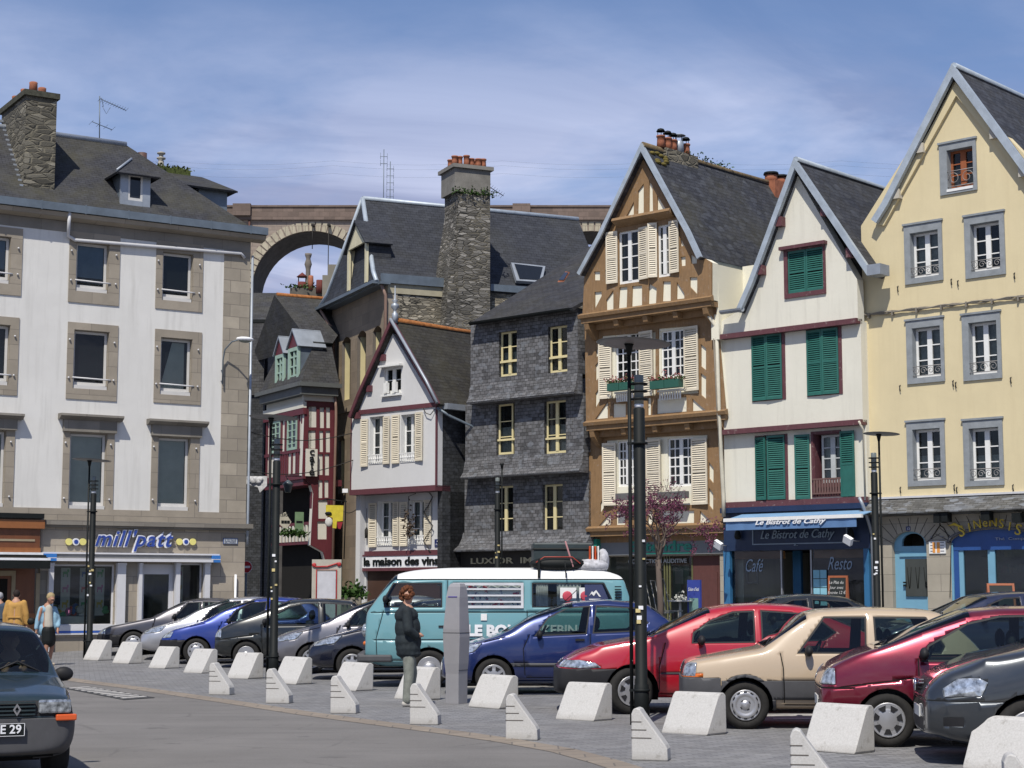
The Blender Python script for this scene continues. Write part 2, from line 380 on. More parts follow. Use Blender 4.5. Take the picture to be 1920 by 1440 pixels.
# ================================================================== GROUND
def build_ground():
    t = NT('granite_setts')
    v = t.map(t.uv, (1, 1, 1), (0, 0, 0), (0, 0, radians(-14)))
    col, fac = t.brick(v, (.135, .135, .14), (.235, .235, .24), (.095, .095, .10), .20, .10, .008, .5, .2)
    n = t.noise(t.ob, .35, 6, .65); n2 = t.noise(t.ob, 1.1, 6, .75)
    col = t.mix(t.ramp(n, [(.35, 0), (.7, .6)]), col, (.15, .145, .14))
    col = t.mix(t.math('MULTIPLY', t.ramp(n2, [(.5, 0), (.72, 1)]), .45), col, (.30, .295, .285))
    col = t.mix(t.math('MULTIPLY', t.ramp(t.noise(t.ob, 1.7, 5, .6), [(.6, 0), (.70, 1)]), .5), col, (.07, .068, .065))
    t.bump(t.math('SUBTRACT', t.noise(t.ob, 14, 3), fac), .5, .012)
    setts = t.fin(col, .82)
    mb = MB(); xs = [-3000, -300, -60]+[-40+i*1.5 for i in range(54)]+[60, 300, 3000]; ys = [-300, -20, 0, 10, 15]+[16+i*1.2 for i in range(48)]+[80, 120, 300, 5000]
    nx = len(xs)
    vs = [(x, y, (gz(x, y) if y < 60 else .75 if x > -200 else .75)) for y in ys for x in xs]
    vs = [(x, y, z if y > 20 else gz(x, y)) for x, y, z in vs]
    mb.add(vs, [(j*nx+i, j*nx+i+1, (j+1)*nx+i+1, (j+1)*nx+i) for j in range(len(ys)-1) for i in range(nx-1)], 0, True)
    g = mb.build('ground', setts); tag(g, kind='structure')
    # road: a sheet with a curved edge along the footway
    t = NT('asphalt')
    n = t.noise(t.ob, .5, 6, .6); n2 = t.noise(t.ob, 60, 3, .7); n3 = t.noise(t.map(t.ob, (.25, 1.6, 1), rot=(0, 0, .5)), 1.2, 5)
    col = t.mix(t.ramp(n, [(.3, 0), (.7, 1)]), (.125, .118, .110), (.175, .165, .155))
    col = t.mix(t.math('MULTIPLY', t.ramp(n2, [(.45, 0), (.7, 1)]), .5), col, (.23, .215, .20))
    col = t.mix(t.math('MULTIPLY', t.ramp(n3, [(.5, 0), (.66, 1)]), .4), col, (.105, .10, .094))
    vd = t.mix(.35, t.ob, t.noise(t.ob, 1.3, 4), 'ADD'); ck = t.ramp(t.vor(vd, .55, 'DISTANCE_TO_EDGE'), [(.006, 1), (.014, 0)])
    col = t.mix(t.math('MULTIPLY', t.math('MULTIPLY', ck, t.ramp(t.noise(t.ob, .8, 3), [(.45, 0), (.6, 1)])), .3), col, (.05, .048, .045))
    col = t.mix(t.math('MULTIPLY', t.ramp(t.noise(t.ob, 1.9, 3, .5), [(.66, 0), (.72, 1)]), .5), col, (.06, .058, .055))
    t.bump(n2, .4, .01)
    asph = t.fin(col, .85)
    edge = [(-260, 1236), (-60, 1255), (60, 1266), (140, 1279), (240, 1292), (400, 1316), (560, 1341), (700, 1360), (830, 1377), (930, 1392), (1030, 1410), (1110, 1432), (1200, 1462), (1300, 1500), (1500, 1600)]
    E = [gp(a, b) for a, b in edge]
    mb = MB(); out = [E[0]+Vector((-60, 6, 0))]+E+[E[-1]+Vector((2, -3, 0)), Vector((3, -20, 0))]
    base = [Vector((-60, E[0].y-4, 0))]
    n = len(out)
    vs = [(p.x, p.y, .004) for p in out]+[(p.x-0.0, -30, .004) for p in out]
    fs = [(n+i, n+i+1, i+1, i) for i in range(n-1)]
    mb.add(vs, fs, 0, False); tag(mb.build('road', asph), kind='structure')
    t = NT('tan_kerb_stone')
    col, fac = t.brick(t.uv, (.20, .165, .13), (.27, .225, .175), (.1, .09, .08), .5, .3, .01)
    col = t.mix(t.math('MULTIPLY', t.noise(t.ob, 5, 5), .6), col, (.2, .17, .14))
    kst = t.fin(col, .85)
    mb = MB()
    for i in range(len(E)-1):
        a, b = E[i], E[i+1]; d = (b-a).normalized(); nn = Vector((-d.y, d.x, 0))*.30
        mb.box(0, 1, 0, 1, 0, 1) if 0 else mb.add([(a.x, a.y, .008), (b.x, b.y, .008), (b.x+nn.x, b.y+nn.y, .022), (a.x+nn.x, a.y+nn.y, .022), (b.x+nn.x*1.2, b.y+nn.y*1.2, .002), (a.x+nn.x*1.2, a.y+nn.y*1.2, .002)], [(0, 1, 2, 3), (3, 2, 4, 5)])
    tag(mb.build('kerb', kst), kind='structure')
    # cast iron drain cover with pale worn patches
    mb = MB(); c = [gp(118, 1290, .012), gp(165, 1287, .012), gp(290, 1308, .012), gp(232, 1312, .012)]
    c = [Vector((p.x, p.y, 0)) for p in c]
    mb.hexa([p+Vector((0, 0, .003)) for p in c], [p+Vector((0, 0, .014)) for p in c], 0)
    m = sum(c, Vector())/4
    for k in range(9):
        a = c[0].lerp(c[3], (k+.5)/9.5); b = c[1].lerp(c[2], (k+.5)/9.5); a2 = c[0].lerp(c[3], (k+.95)/9.5); b2 = c[1].lerp(c[2], (k+.95)/9.5)
        q = [a.lerp(b, .12), a.lerp(b, .88), a2.lerp(b2, .88), a2.lerp(b2, .12)]
        mb.hexa([p+Vector((0, 0, .014)) for p in q], [p+Vector((0, 0, .024)) for p in q], 1)
    tag(mb.build('drain_cover', [plain('iron_dark', (.05, .05, .05), .7), plain('iron_worn', (.45, .43, .40), .6, 0, .35, 12)]), 'pale worn slatted drain cover in the road by the kerb', 'drain cover')
    # painted bay lines between the cars
    mb = MB()
    pw = plain('bay_stone', (.46, .45, .43), .8, 0, .3, 6)
    d1 = Vector((cos(HEAD), sin(HEAD), 0)); 
    for (px, py) in ((1452, 1349), (1320, 1343), (980, 1302), (868, 1288), (700, 1268), (590, 1252), (500, 1240)):
        a = gp(px, py); b = a+d1*4.6; w = Vector((-d1.y, d1.x, 0))*.06
        if a.y > 34: continue
        q = [a-w, b-w, b+w, a+w]; mb.hexa([Vector((p.x, p.y, gz(p.x, p.y)+.001)) for p in q], [Vector((p.x, p.y, gz(p.x, p.y)+.008)) for p in q])
    tag(mb.build('bay_lines', pw), kind='structure')
HEAD = radians(8)

# ================================================================== HOUSE HELPER
class House:
    def __init__(s, name, P0, t, label, cat, zb=0):
        s.t = Vector((t.x, t.y, 0)).normalized(); s.n = Vector((-s.t.y, s.t.x, 0)); s.P = Vector((P0.x, P0.y, 0)); s.zb = zb
        s.root = empty(name, s.P+Vector((0, 0, zb)), atan2(s.t.y, s.t.x)); tag(s.root, label, cat); s.rooms = MB()
    def loc(s, p):
        d = Vector(p)-s.P; return Vector((d.dot(s.t), d.dot(s.n), p[2]-s.zb))
    def at(s, px, py, y=0): return s.loc(rp(px, py, s.P+s.n*y, s.n))
    def side(s, px, py, x=0): return s.loc(rp(px, py, s.P+s.t*x, s.t))
    def hor(s, px, py, z): return s.loc(rp(px, py, (0, 0, z+s.zb), (0, 0, 1)))
    def uv(s, px, py, y=0): q = s.at(px, py, y); return (q.x, q.z)
    def rect(s, x0, y0, x1, y1, y=0):
        cx, cy = (x0+x1)/2, (y0+y1)/2
        u0 = s.uv(x0, cy, y)[0]; u1 = s.uv(x1, cy, y)[0]; z1 = s.uv(cx, y0, y)[1]; z0 = s.uv(cx, y1, y)[1]; return (u0, u1, z0, z1)
    def poly(s, pts, y=0): return [s.uv(a, b, y) for a, b in pts]
    def build(s, mb, name, mat, parent=None, **k): return mb.build(name, mat, parent or s.root, **k)
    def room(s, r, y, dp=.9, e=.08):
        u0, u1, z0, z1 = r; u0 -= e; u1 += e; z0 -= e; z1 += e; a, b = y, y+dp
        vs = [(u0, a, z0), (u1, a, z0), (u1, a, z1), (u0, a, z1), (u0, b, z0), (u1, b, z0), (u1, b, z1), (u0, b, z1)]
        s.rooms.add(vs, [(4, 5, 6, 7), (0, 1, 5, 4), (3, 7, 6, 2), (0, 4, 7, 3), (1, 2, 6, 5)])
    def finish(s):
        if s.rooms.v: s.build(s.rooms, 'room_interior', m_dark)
def rpoly(r): u0, u1, z0, z1 = r; return [(u0, z0), (u1, z0), (u1, z1), (u0, z1)]
def grow(r, a, b=None, c=None, d=None):
    b = a if b is None else b; c = a if c is None else c; d = a if d is None else d
    return (r[0]-a, r[1]+b, r[2]-c, r[3]+d)
def window(H, r, y, mat, cols=1, rows=3, fw=.055, leafs=2, bar=.028, curtain=0, mid=.09, sill=None, name='window', glass=None, bot=None, th=.05, open_leaf=False, opaque_bot=0):
    u0, u1, z0, z1 = r; mb = MB(); a, b = y, y+th
    mb.box(u0, u0+fw, a, b, z0, z1); mb.box(u1-fw, u1, a, b, z0, z1)
    mb.box(u0+fw, u1-fw, a, b, z1-fw, z1); mb.box(u0+fw, u1-fw, a, b, z0, z0+fw*1.4)
    iz0, iz1, iu0, iu1 = z0+fw*1.4, z1-fw, u0+fw, u1-fw
    edges = [iu0, iu1]
    if leafs == 2:
        c = (u0+u1)/2; mb.box(c-mid/2, c+mid/2, a-.012, b, iz0, iz1); edges = [iu0, c-mid/2, c+mid/2, iu1]
    for k in range(0, len(edges), 2):
        e0, e1 = edges[k], edges[k+1]
        for i in range(1, cols): x = e0+(e1-e0)*i/cols; mb.box(x-bar/2, x+bar/2, a+.008, b-.008, iz0, iz1)
        for j in range(1, rows):
            z = iz0+(iz1-iz0)*j/rows; 
            for i in range(cols):
                xa = e0+(e1-e0)*i/cols+(bar/2 if i else 0); xb = e0+(e1-e0)*(i+1)/cols-(bar/2 if i < cols-1 else 0)
                mb.box(xa, xb, a+.006, b-.006, z-bar/2, z+bar/2)
    o = H.build(mb, name, mat)
    g = MB(); g.add([(u0+.01, y+th*.55, z0+.01), (u1-.01, y+th*.55, z0+.01), (u1-.01, y+th*.55, z1-.01), (u0+.01, y+th*.55, z1-.01)], [(0, 1, 2, 3)])
    g.build('pane', glass or m_glass, o)
    if curtain:
        c = MB(); n = 14; cz1 = z0+(z1-z0)*curtain if curtain < 1 else z1-.02
        for (s0, s1) in (((.03, .97),) if curtain < 1 else ((.03, .36), (.62, .97))):
            vs = []; 
            for i in range(n+1):
                x = u0+(u1-u0)*(s0+(s1-s0)*i/n); yy = y+th+.06+.018*sin(i*2.4); vs += [(x, yy, z0+.04), (x, yy, cz1)]
            c.add(vs, [(2*i, 2*i+2, 2*i+3, 2*i+1) for i in range(n)], 0, True)
        c.build('curtain', m_curtain, o)
    if sill:
        s_ = MB(); s_.box(u0-.06, u1+.06, sill, y+.02, z0-.07, z0); s_.build('sill', mat if sill > -.01 else mat, o)
    return o
def shutter(H, r, y, mat, ang=0, hinge='L', gap=.055, solid_bot=False, fr=.045):
    # louvred leaf; ang swings it out from the wall about its hinge
    u0, u1, z0, z1 = r; w = u1-u0; h = z1-z0; mb = MB(); th = .035
    mb.box(0, fr, -th, 0, 0, h); mb.box(w-fr, w, -th, 0, 0, h)
    for za, zb in ((0, fr*1.6), (h*.5-fr*.7, h*.5+fr*.7), (h-fr*1.4, h)): mb.box(fr, w-fr, -th, 0, za, zb)
    z = fr*1.6
    while z < h-fr*1.4-.02:
        if not (h*.5-fr*.7-.03 < z < h*.5+fr*.7) and not (solid_bot and z < h*.5):
            mb.add([(fr, -th+.003, z), (w-fr, -th+.003, z), (w-fr, -.006, z+gap*.80), (fr, -.006, z+gap*.80), (fr, -th+.012, z), (w-fr, -th+.012, z), (w-fr, .001, z+gap*.80), (fr, .001, z+gap*.80)],
                   [(0, 1, 2, 3), (4, 7, 6, 5), (0, 4, 5, 1), (3, 2, 6, 7)])
        z += gap
    if solid_bot: mb.box(fr, w-fr, -th+.008, -.008, fr*1.6, h*.5-fr*.7)
    mb.add([(fr*.5, -.002, 0), (w-fr*.5, -.002, 0), (w-fr*.5, -.002, h), (fr*.5, -.002, h)], [(0, 1, 2, 3)], 1)
    o = H.build(mb, 'shutter', [mat, m_dark if mat is m_green else m_shback])
    if hinge == 'L': o.location = (u0, y, z0); o.rotation_euler = (0, 0, -ang)
    else:
        o.data.transform(Matrix.Translation((-w, 0, 0))); o.location = (u1, y, z0); o.rotation_euler = (0, 0, ang)
    return o
m_shback = plain('shutter_back', (.30, .27, .21), .8)
def gable(H, aP, lP, rP, y0, y1, mat_roof, mat_edge, bw=.16, th=.09, lmid=None, rmid=None, edge_th=.12, ridge_mat=None, bargename='barge_board', eave_ext=0):
    # roof with its ridge running into the depth; points in (u,z) of the plane y0
    parts = []
    mb = MB()
    for end, mid in ((lP, lmid), (rP, rmid)):
        ch = [aP]+([mid] if mid else [])+[end]
        for i in range(len(ch)-1):
            a, b = ch[i], ch[i+1]
            q = [Vector((a[0], y0+.02, a[1])), Vector((b[0], y0+.02, b[1])), Vector((b[0], y1, b[1])), Vector((a[0], y1, a[1]))]
            mb.slab(q, th)
    o = H.build(mb, 'roof', mat_roof)
    for end, mid, sg in ((lP, lmid, -1), (rP, rmid, 1)):
        ch = [aP]+([mid] if mid else [])+[end]; b = MB()
        up = []; dn = []
        for i, c in enumerate(ch):
            d = Vector((ch[min(i+1, len(ch)-1)][0]-ch[max(i-1, 0)][0], ch[min(i+1, len(ch)-1)][1]-ch[max(i-1, 0)][1])).normalized()
            nrm = Vector((d.y, -d.x))*(-1 if d.x > 0 else 1)
            if nrm.y < 0: nrm = -nrm
            if i == 0:
                k = 1/max(.3, abs(nrm.y)); up.append((c[0], c[1]+.03*k)); dn.append((c[0], c[1]-bw*k))
            else: up.append((c[0]+nrm.x*.03, c[1]+nrm.y*.03)); dn.append((c[0]-nrm.x*bw, c[1]-nrm.y*bw))
        b.prism(up+dn[::-1], y0-edge_th/2+.02+sg*.001, y0+edge_th/2+.02+sg*.001)
        H.build(b, bargename, mat_edge)
    rd = MB(); rd.tube([(aP[0], y0+.05, aP[1]+.02), (aP[0], (y0+y1)/2, aP[1]-.02), (aP[0], y1, aP[1]+.02)], .09, 8); H.build(rd, 'ridge_capping', ridge_mat or mat_edge)
    return o
def scroll_rail(H, r, y, mat, kind=0, name='railing'):
    u0, u1, z0, z1 = r; mb = MB(); R_ = .011
    mb.tube([(u0, y, z1), (u1, y, z1)], R_, 5); mb.tube([(u0, y, z0+.03), (u1, y, z0+.03)], R_, 5)
    h = z1-z0-.03; n = max(2, round((u1-u0)/(h*.95))); w = (u1-u0)/n; zc = z0+.03+h/2
    for i in range(n):
        c = u0+w*(i+.5); s = 1 if i % 2 else -1
        pts = []
        for k in range(19):
            a = k/18*2.6*pi; rr = min(w, h)*.46*(1-k/24); pts.append((c+s*rr*cos(a), y, zc+rr*sin(a)))
        mb.tube(pts, .009, 4, caps=False)
        if kind: mb.tube([(u0+w*i, y, z0+.03), (u0+w*i, y, z1)], .008, 4)
    for x in (u0, u1): mb.tube([(x, y, z0), (x, y, z1), (x, y+.12, z1)], R_, 5)
    return H.build(mb, name, mat)
def pots(H, pts, mat, r=.11, h=.45, name='chimney_pot', hat=None, parent=None):
    for i, (x, y, z) in enumerate(pts):
        mb = MB(); k = random.uniform(.85, 1.1)
        mb.lathe([(r*.95, 0), (r*.85, h*.5*k), (r*.8, h*.85*k), (r*.98, h*.87*k), (r*.98, h*k), (r*.7, h*k), (r*.68, h*.6*k)], (x, y, z), 12)
        o = H.build(mb, name, mat, parent)
        if hat:
            c = MB(); zt = z+h*k
            for a in range(3): c.tube([(x+r*.7*cos(a*2.1), y+r*.7*sin(a*2.1), zt-.03), (x+r*.7*cos(a*2.1), y+r*.7*sin(a*2.1), zt+.12)], .012, 4)
            c.lathe([(r*1.0, zt+.12), (r*.7, zt+.19), (.01, zt+.22)], (x, y, 0), 10); c.lathe([(.01, zt+.12), (r*1.0, zt+.12)], (x, y, 0), 10)
            H.build(c, 'cowl', m_black, o)
def weeds(H, pts, parent=None, name='weeds', n=40, s=.12, mat=None):
    mb = MB()
    for (x, y, z, rx, ry, rz) in pts:
        for _ in range(n):
            p = Vector((x+random.gauss(0, rx), y+random.gauss(0, ry), z+abs(random.gauss(0, rz))))
            d = Vector((random.gauss(0, 1), random.gauss(0, 1), random.gauss(.3, .8))).normalized()*s*random.uniform(.4, 1.2)
            q = d.cross(Vector((random.gauss(0, 1), random.gauss(0, 1), random.gauss(0, 1)))).normalized()*s*.3
            mb.add([p, p+d*.5+q, p+d, p+d*.5-q], [(0, 1, 2, 3)])
    return mb.build(name, mat or m_leaf, parent or H.root)
def gutter(H, a, b, r=.075, mat=None, name='gutter'):
    a, b = Vector(a), Vector(b); d = (b-a).normalized(); s = d.cross(Vector((0, 0, 1))).normalized(); mb = MB()
    vs = []
    for p in (a, b):
        for k in range(7): an = pi*k/6; vs.append(p+s*cos(an)*r-Vector((0, 0, 1))*sin(an)*r)
        for k in range(7): an = pi*(1-k/6); vs.append(p+s*cos(an)*r*.8-Vector((0, 0, 1))*(sin(an)*r*.8-.004))
    mb.add(vs, [(k, (k+1) % 14, 14+(k+1) % 14, 14+k) for k in range(14)]+[tuple(range(14)), tuple(range(27, 13, -1))])
    return H.build(mb, name, mat or m_zinc)
# ================================================================== LEFT: white render and granite shop building
def left_building():
    Pa, Pb = plan(0, 47.0), plan(458, 50.8)
    H = House('granite_trimmed_building', Pb, Pb-Pa, "white rendered four storey building with granite window surrounds, above the children's clothes shop", 'building')
    m_w = plaster('white_render', (.64, .63, .60), (.36, .35, .32), .7)
    m_g = ashlar('granite_ashlar', (.32, .285, .23), .62, .36, .2)
    m_gp = ashlar('granite_trim', (.30, .265, .215), 1.6, .42, .12, ms=.006)
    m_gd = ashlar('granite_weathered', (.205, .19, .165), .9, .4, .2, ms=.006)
    UL = -11.5
    ztop = (H.uv(458, 482)[1]+H.uv(0, 408)[1])/2-.02; zband = H.uv(300, 958)[1]; zsh = H.uv(300, 986)[1]
    W_ = {}
    W_[1] = [((142, 455, 204, 549), (129, 438, 224, 570)), ((304, 474, 362, 566), (292, 455, 380, 582)), ((-42, 441, 20, 531), (-55, 424, 41, 551)), ]
    W_[2] = [((137, 620, 204, 731), (125, 607, 220, 750)), ((300, 634, 360, 742), (289, 620, 377, 757)), ((-48, 607, 18, 722), (-60, 592, 34, 739))]
    W_[3] = [((129, 812, 200, 956), (117, 790, 213, 960)), ((295, 820, 356, 958), (283, 800, 373, 962)), ((-60, 806, 10, 951), (-72, 786, 26, 957))]
    holes = []; wins = []
    for row in (1, 2, 3):
        for (o, s) in W_[row]:
            r = H.rect(*o); q = H.rect(*s); wins.append((row, r, q)); holes.append(rpoly(r))
    wins.append((1, (-10.2, -9.2, wins[0][1][2], wins[0][1][3]), None)) if 0 else None
    mb = MB(); uq = H.rect(417, 600, 458, 700)[0]
    mb.prism([(UL, zband), (uq, zband), (uq, ztop), (UL, ztop)], 0, .25, 0, holes=holes); H.build(mb, 'wall', m_w)
    q = MB(); q.prism([(uq, zsh), (0, zsh), (0, ztop), (uq, ztop)], -.02, .25); H.build(q, 'corner_stones', m_g)
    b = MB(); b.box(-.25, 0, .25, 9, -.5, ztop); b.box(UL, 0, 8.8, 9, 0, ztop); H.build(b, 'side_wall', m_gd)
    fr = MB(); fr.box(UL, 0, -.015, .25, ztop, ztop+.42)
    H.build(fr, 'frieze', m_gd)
    co = MB(); co.prism([(-.30, ztop+.36), (-.05, ztop+.30), (-.05, ztop+.48), (-.36, ztop+.48)], 0, -UL+.35, 0, Matrix(((0, 1, 0, UL), (1, 0, 0, 0), (0, 0, 1, 0), (0, 0, 0, 1)))); H.build(co, 'cornice', m_gp)
    gz_ = ztop+.50; g = MB(); g.box(UL, .38, -.42, -.24, gz_, gz_+.22)
    for k in range(9): g.box(-.2-k*1.25, -.16-k*1.25, -.428, -.41, gz_-.02, gz_+.235)
    H.build(g, 'gutter', m_zincd)
    # surrounds and windows
    m_fr = plain('window_frame_white', (.55, .54, .52), .5, 0, .06)
    m_bl = plain('roller_blind', (.70, .68, .62), .8, 0, .1)
    m_blue = plain('blue_blind', (.22, .28, .38), .7)
    for i, (row, r, q) in enumerate(wins):
        s = MB(); th = -.03
        s.prism(rpoly(q), th, .003, 0, holes=[rpoly(grow(r, -.002))]); 
        so_ = H.build(s, 'window_surround', m_gp)
        j = MB(); e = .004           # stone reveals lining the opening
        u0, u1, z0, z1 = r
        j.box(u0-.02, u0+.012, -.02, .26, z0, z1); j.box(u1-.012, u1+.02, -.02, .26, z0, z1); j.box(u0, u1, -.02, .26, z1-.012, z1+.02); j.box(u0, u1, -.025, .26, z0-.02, z0+.015)
        H.build(j, 'reveal', m_gp, so_)
        if row == 3:
            l = MB(); w = (q[0]-.03, q[1]+.03)
            l.box(w[0], w[1], -.12, 0.0, r[3]+.02, q[3]+.02)
            l.prism([(-.14, q[3]+.02), (0, q[3]+.02), (0, q[3]+.18), (-.30, q[3]+.17), (-.30, q[3]+.11)], 0, w[1]-w[0]+.28, 0, Matrix(((0, 1, 0, w[0]-.14), (1, 0, 0, 0), (0, 0, 1, 0), (0, 0, 0, 1))))
            H.build(l, 'lintel_cornice', m_gd, so_)
        wr = (r[0]+.02, r[1]-.02, r[2]+.12, r[3]-.02)
        w = window(H, wr, .15, m_fr, 1, 1, .07, 1, bar=.02)
        x = MB(); x.box(r[0]+.03, r[1]-.03, .02, .15, r[2]+.016, r[2]+.12); x.build('sill', m_fr, w)
        H.room(r, .25)
        if row == 3: x = MB(); x.box(r[0]+.1, r[1]-.1, .215, .225, r[2]+.16, r[3]-.05); x.build('roller_blind', m_bl, w)
        elif row == 1 and i in (0, 2): x = MB(); x.box(r[0]+.1, r[1]-.1, .215, .225, r[2]+.45, r[3]-.05); x.build('roller_blind', m_blue, w)
        elif row == 2 and i == 4: x = MB(); x.prism([(r[0]+.1, r[2]+.2), (r[1]-.15, r[2]+.2), (r[1]-.15, r[3]-.1), (r[0]+.45, r[3]-.1)], .26, .27); x.build('curtain', m_bl, w)
        if row < 3:
            x = MB(); x.tube([(r[0]-.02, -.035, r[2]+.32), (r[1]-.1, -.06, r[2]+.30), (r[1]+.05, -.035, r[2]+.30)], .022, 6); x.build('guard_rail', m_pipe, w)
        x = MB()
        for uu in (q[0]+.05, q[1]-.12):
            for zz_ in (r[2]+.3, r[3]-.3): x.ball((uu, -.06, zz_), (.03, .04, .03), 0, 6, 4)
        x.build('shutter_hinge', m_pipe, so_)
    H.finish()
    # band, ledge, shop storey
    b = MB(); b.box(UL, 0, -.04, .25, zsh, zband); H.build(b, 'stone_band', m_gp)
    b = MB(); zl = H.uv(300, 984)[1]; ul = H.uv(81, 984)[0]; b.box(ul, .16, -.2, -.0401, zl-.06, zl+.07); b.box(ul, .16, -.12, -.0401, zl-.12, zl-.06); H.build(b, 'ledge', m_gd)
    sh = [H.rect(100, 1060, 215, 1178), H.rect(261, 1052, 327, 1220), H.rect(333, 1052, 382, 1160)]
    mb = MB(); zs0 = zsh-.001
    shl = H.rect(97, 1058, 215, 1175); shd = H.rect(262, 1058, 327, 1230); shr = H.rect(334, 1056, 380, 1178)
    shd = (shd[0], shd[1], .02, shd[3])
    mb.prism([(H.uv(74, 1100)[0], -.6), (0, -.6), (0, zs0), (H.uv(74, 1100)[0], zs0)], 0, .3, 0, holes=[rpoly(shl), rpoly(shr), [(shd[0], .02), (shd[1], .02), (shd[1], shd[3]), (shd[0], shd[3])]])
    H.build(mb, 'shop_wall', ashlar('granite_shop', (.34, .30, .245), .75, .42, .15, (.2, .18, .16)))
    m_sf = plain('shopfront_white', (.60, .60, .62), .45, 0, .05)
    for r in (shl, shr):
        wd = window(H, r, .12, m_sf, 1, 1, .05, 1, name='shop_window'); H.room(r, .3, 1.6)
    for (a, c) in ((88, 97), (216, 232), (257, 263), (326, 334), (380, 390)):
        p = MB(); q = H.rect(a, 1060, c, 1180); p.box(q[0], q[1], -.14, .0, .05, q[3]); p.box(q[0]-.01, q[1]+.01, -.17, 0.0, q[3], q[3]+.07)
        H.build(p, 'pilaster', m_sf)
    d = MB(); rd = shd; d.box(rd[0], rd[0]+.14, .1, .2, .02, rd[3]); d.box(rd[1]-.14, rd[1], .1, .2, .02, rd[3]); d.box(rd[0]+.14, rd[1]-.14, .1, .2, rd[3]-.28, rd[3]); d.box(rd[0]+.14, rd[1]-.14, .1, .2, .02, .25)
    dr = H.build(d, 'shop_door', m_sf); g = MB(); g.box(rd[0]+.14, rd[1]-.14, .145, .155, .25, rd[3]-.28); g.build('pane', m_glass, dr); H.room(rd, .3, 1.6)
    H.rooms = MB(); 
    for r in (shl, shr, rd): H.room(r, .3, 1.5)
    H.build(H.rooms, 'shop_interior', m_room)
    H.rooms = MB()
    # display figures (toy shapes) in the window and a display shelf of clothes
    cols = [(.5, .08, .06), (.06, .15, .4), (.6, .45, .1), (.55, .2, .35), (.1, .35, .15), (.6, .58, .52)]
    dm = [plain('display_%d' % i, c, .7) for i, c in enumerate(cols)]
    x = MB(); x.box(shl[0]+.1, shl[1]-.6, .2, .9, shl[2], shl[2]+.28, 5)
    for k in range(26): x.ball((random.uniform(shl[0]+.15, shl[1]-.15), random.uniform(.2, .5), shl[2]+.33+random.uniform(0, .2)), (random.uniform(.06, .14), .06, random.uniform(.06, .16)), k % 6, 8, 5)
    H.build(x, 'window_display', dm)
    for (uu) in (.25, .55, .80):
        bx = MB(); u = shl[0]+(shl[1]-shl[0])*uu; bx.box(u-.13, u+.13, .22, .23, shl[2]+.3, shl[3]-.1, 5)
        for k in range(5):
            z = shl[2]+.6+k*.42; m = (k+int(uu*9)) % 5
            bx.box(u-.08, u+.06, .205, .218, z, z+.07, m); bx.box(u-.08, u-.055, .205, .218, z-.08, z, m); bx.box(u+.035, u+.06, .205, .218, z-.08, z, m); bx.box(u+.04, u+.09, .205, .218, z+.05, z+.13, m)
        H.build(bx, 'hanging_banner', dm)
    bx = MB(); u = shr[0]+.15; bx.box(u-.1, u+.1, .3, .31, shr[2]+.1, shr[3]-.1, 5)
    for k in range(5): z = shr[2]+.3+k*.4; bx.box(u-.07, u+.06, .285, .298, z, z+.12, k % 5); bx.box(u-.07, u-.04, .285, .298, z-.07, z, k % 5)
    H.build(bx, 'hanging_banner', dm)
    x = MB(); q = H.rect(97, 1172, 190, 1190, 0); x.box(q[0], shl[1]+.1, -.1, 0, q[2]+.11, q[3]); x.box(q[0], shl[1]+.1, -.09, 0, q[2], q[2]+.05); x.box(q[0], shl[1]+.1, -.095, 0, q[2]+.05, q[2]+.11, 1)
    H.build(x, 'window_ledge', [m_sf, plain('blue_trim', (.03, .10, .42), .5)])
    m_bl2 = plain('awning_blue', (.03, .17, .50), .6, 0, .1)
    aw = MB(); q = H.rect(76, 1037, 406, 1052); ua, ub = H.uv(100, 1045)[0], H.uv(392, 1045)[0]
    aw.box(q[0], q[1], -.22, -.0, q[3]-.045, q[3]); aw.box(ua, ub, -.32, -.2, q[2]-.02, q[2]+.06)
    for (a, c) in ((q[0], ua), (ub, q[1])): aw.box(a, c, -.30, 0, q[2]-.02, q[3]-.045, 1); aw.box(a-.002, c+.002, -.303, 0, q[2]+.055, q[2]+.075, 0)
    aw.box(ua, ub, -.18, 0, q[2]+.02, q[3]-.045, 2)
    o = H.build(aw, 'rolled_awning', [m_sf, m_bl2, plain('awning_shade', (.2, .2, .2), .8)])
    # lettering and discs
    m_lb = plain('letter_blue', (.025, .06, .30), .5); m_lw = m_lett_white; m_ye = plain('disc_yellow', (.75, .68, .22), .5)
    r = H.rect(176, 1004, 322, 1031)
    for (mat, off, yy) in ((m_lw, .034, -.08), (m_lb, .004, -.12)):
        t = text("mill'patt", .62, H.root, 'lettering', mat, Matrix.Translation((r[0]+.02, yy, r[2]+.10)), .32, .015, off, spacing=1.12)
        t.scale.x = 1
        w = max(v.co.x for v in t.data.vertices)-min(v.co.x for v in t.data.vertices)
        k = (r[1]-r[0])/w; x0 = r[0]; t.data.transform(Matrix.Translation((x0, 0, 0)) @ Matrix.Diagonal((k, 1, 1, 1)) @ Matrix.Translation((-min(v.co.x for v in t.data.vertices), 0, 0)))
    for xs in ((128, 141, 154), (335, 347, 360)):
        for i, x in enumerate(xs):
            u, z = H.uv(x, 1016); d = MB(); M = Matrix.Rotation(pi/2, 3, 'X')
            if i == 1: d.lathe([(.10, 0), (.10, .05)], (u, -.03, z), 18, 0, M); d.lathe([(.06, .05), (.06, .06)], (u, -.03, z), 18, 1, M)
            else: d.lathe([(.095, 0), (.095, .05)], (u, -.03, z), 18, 2, M)
            H.build(d, 'disc_ornament', [m_lw, m_lb, m_ye])
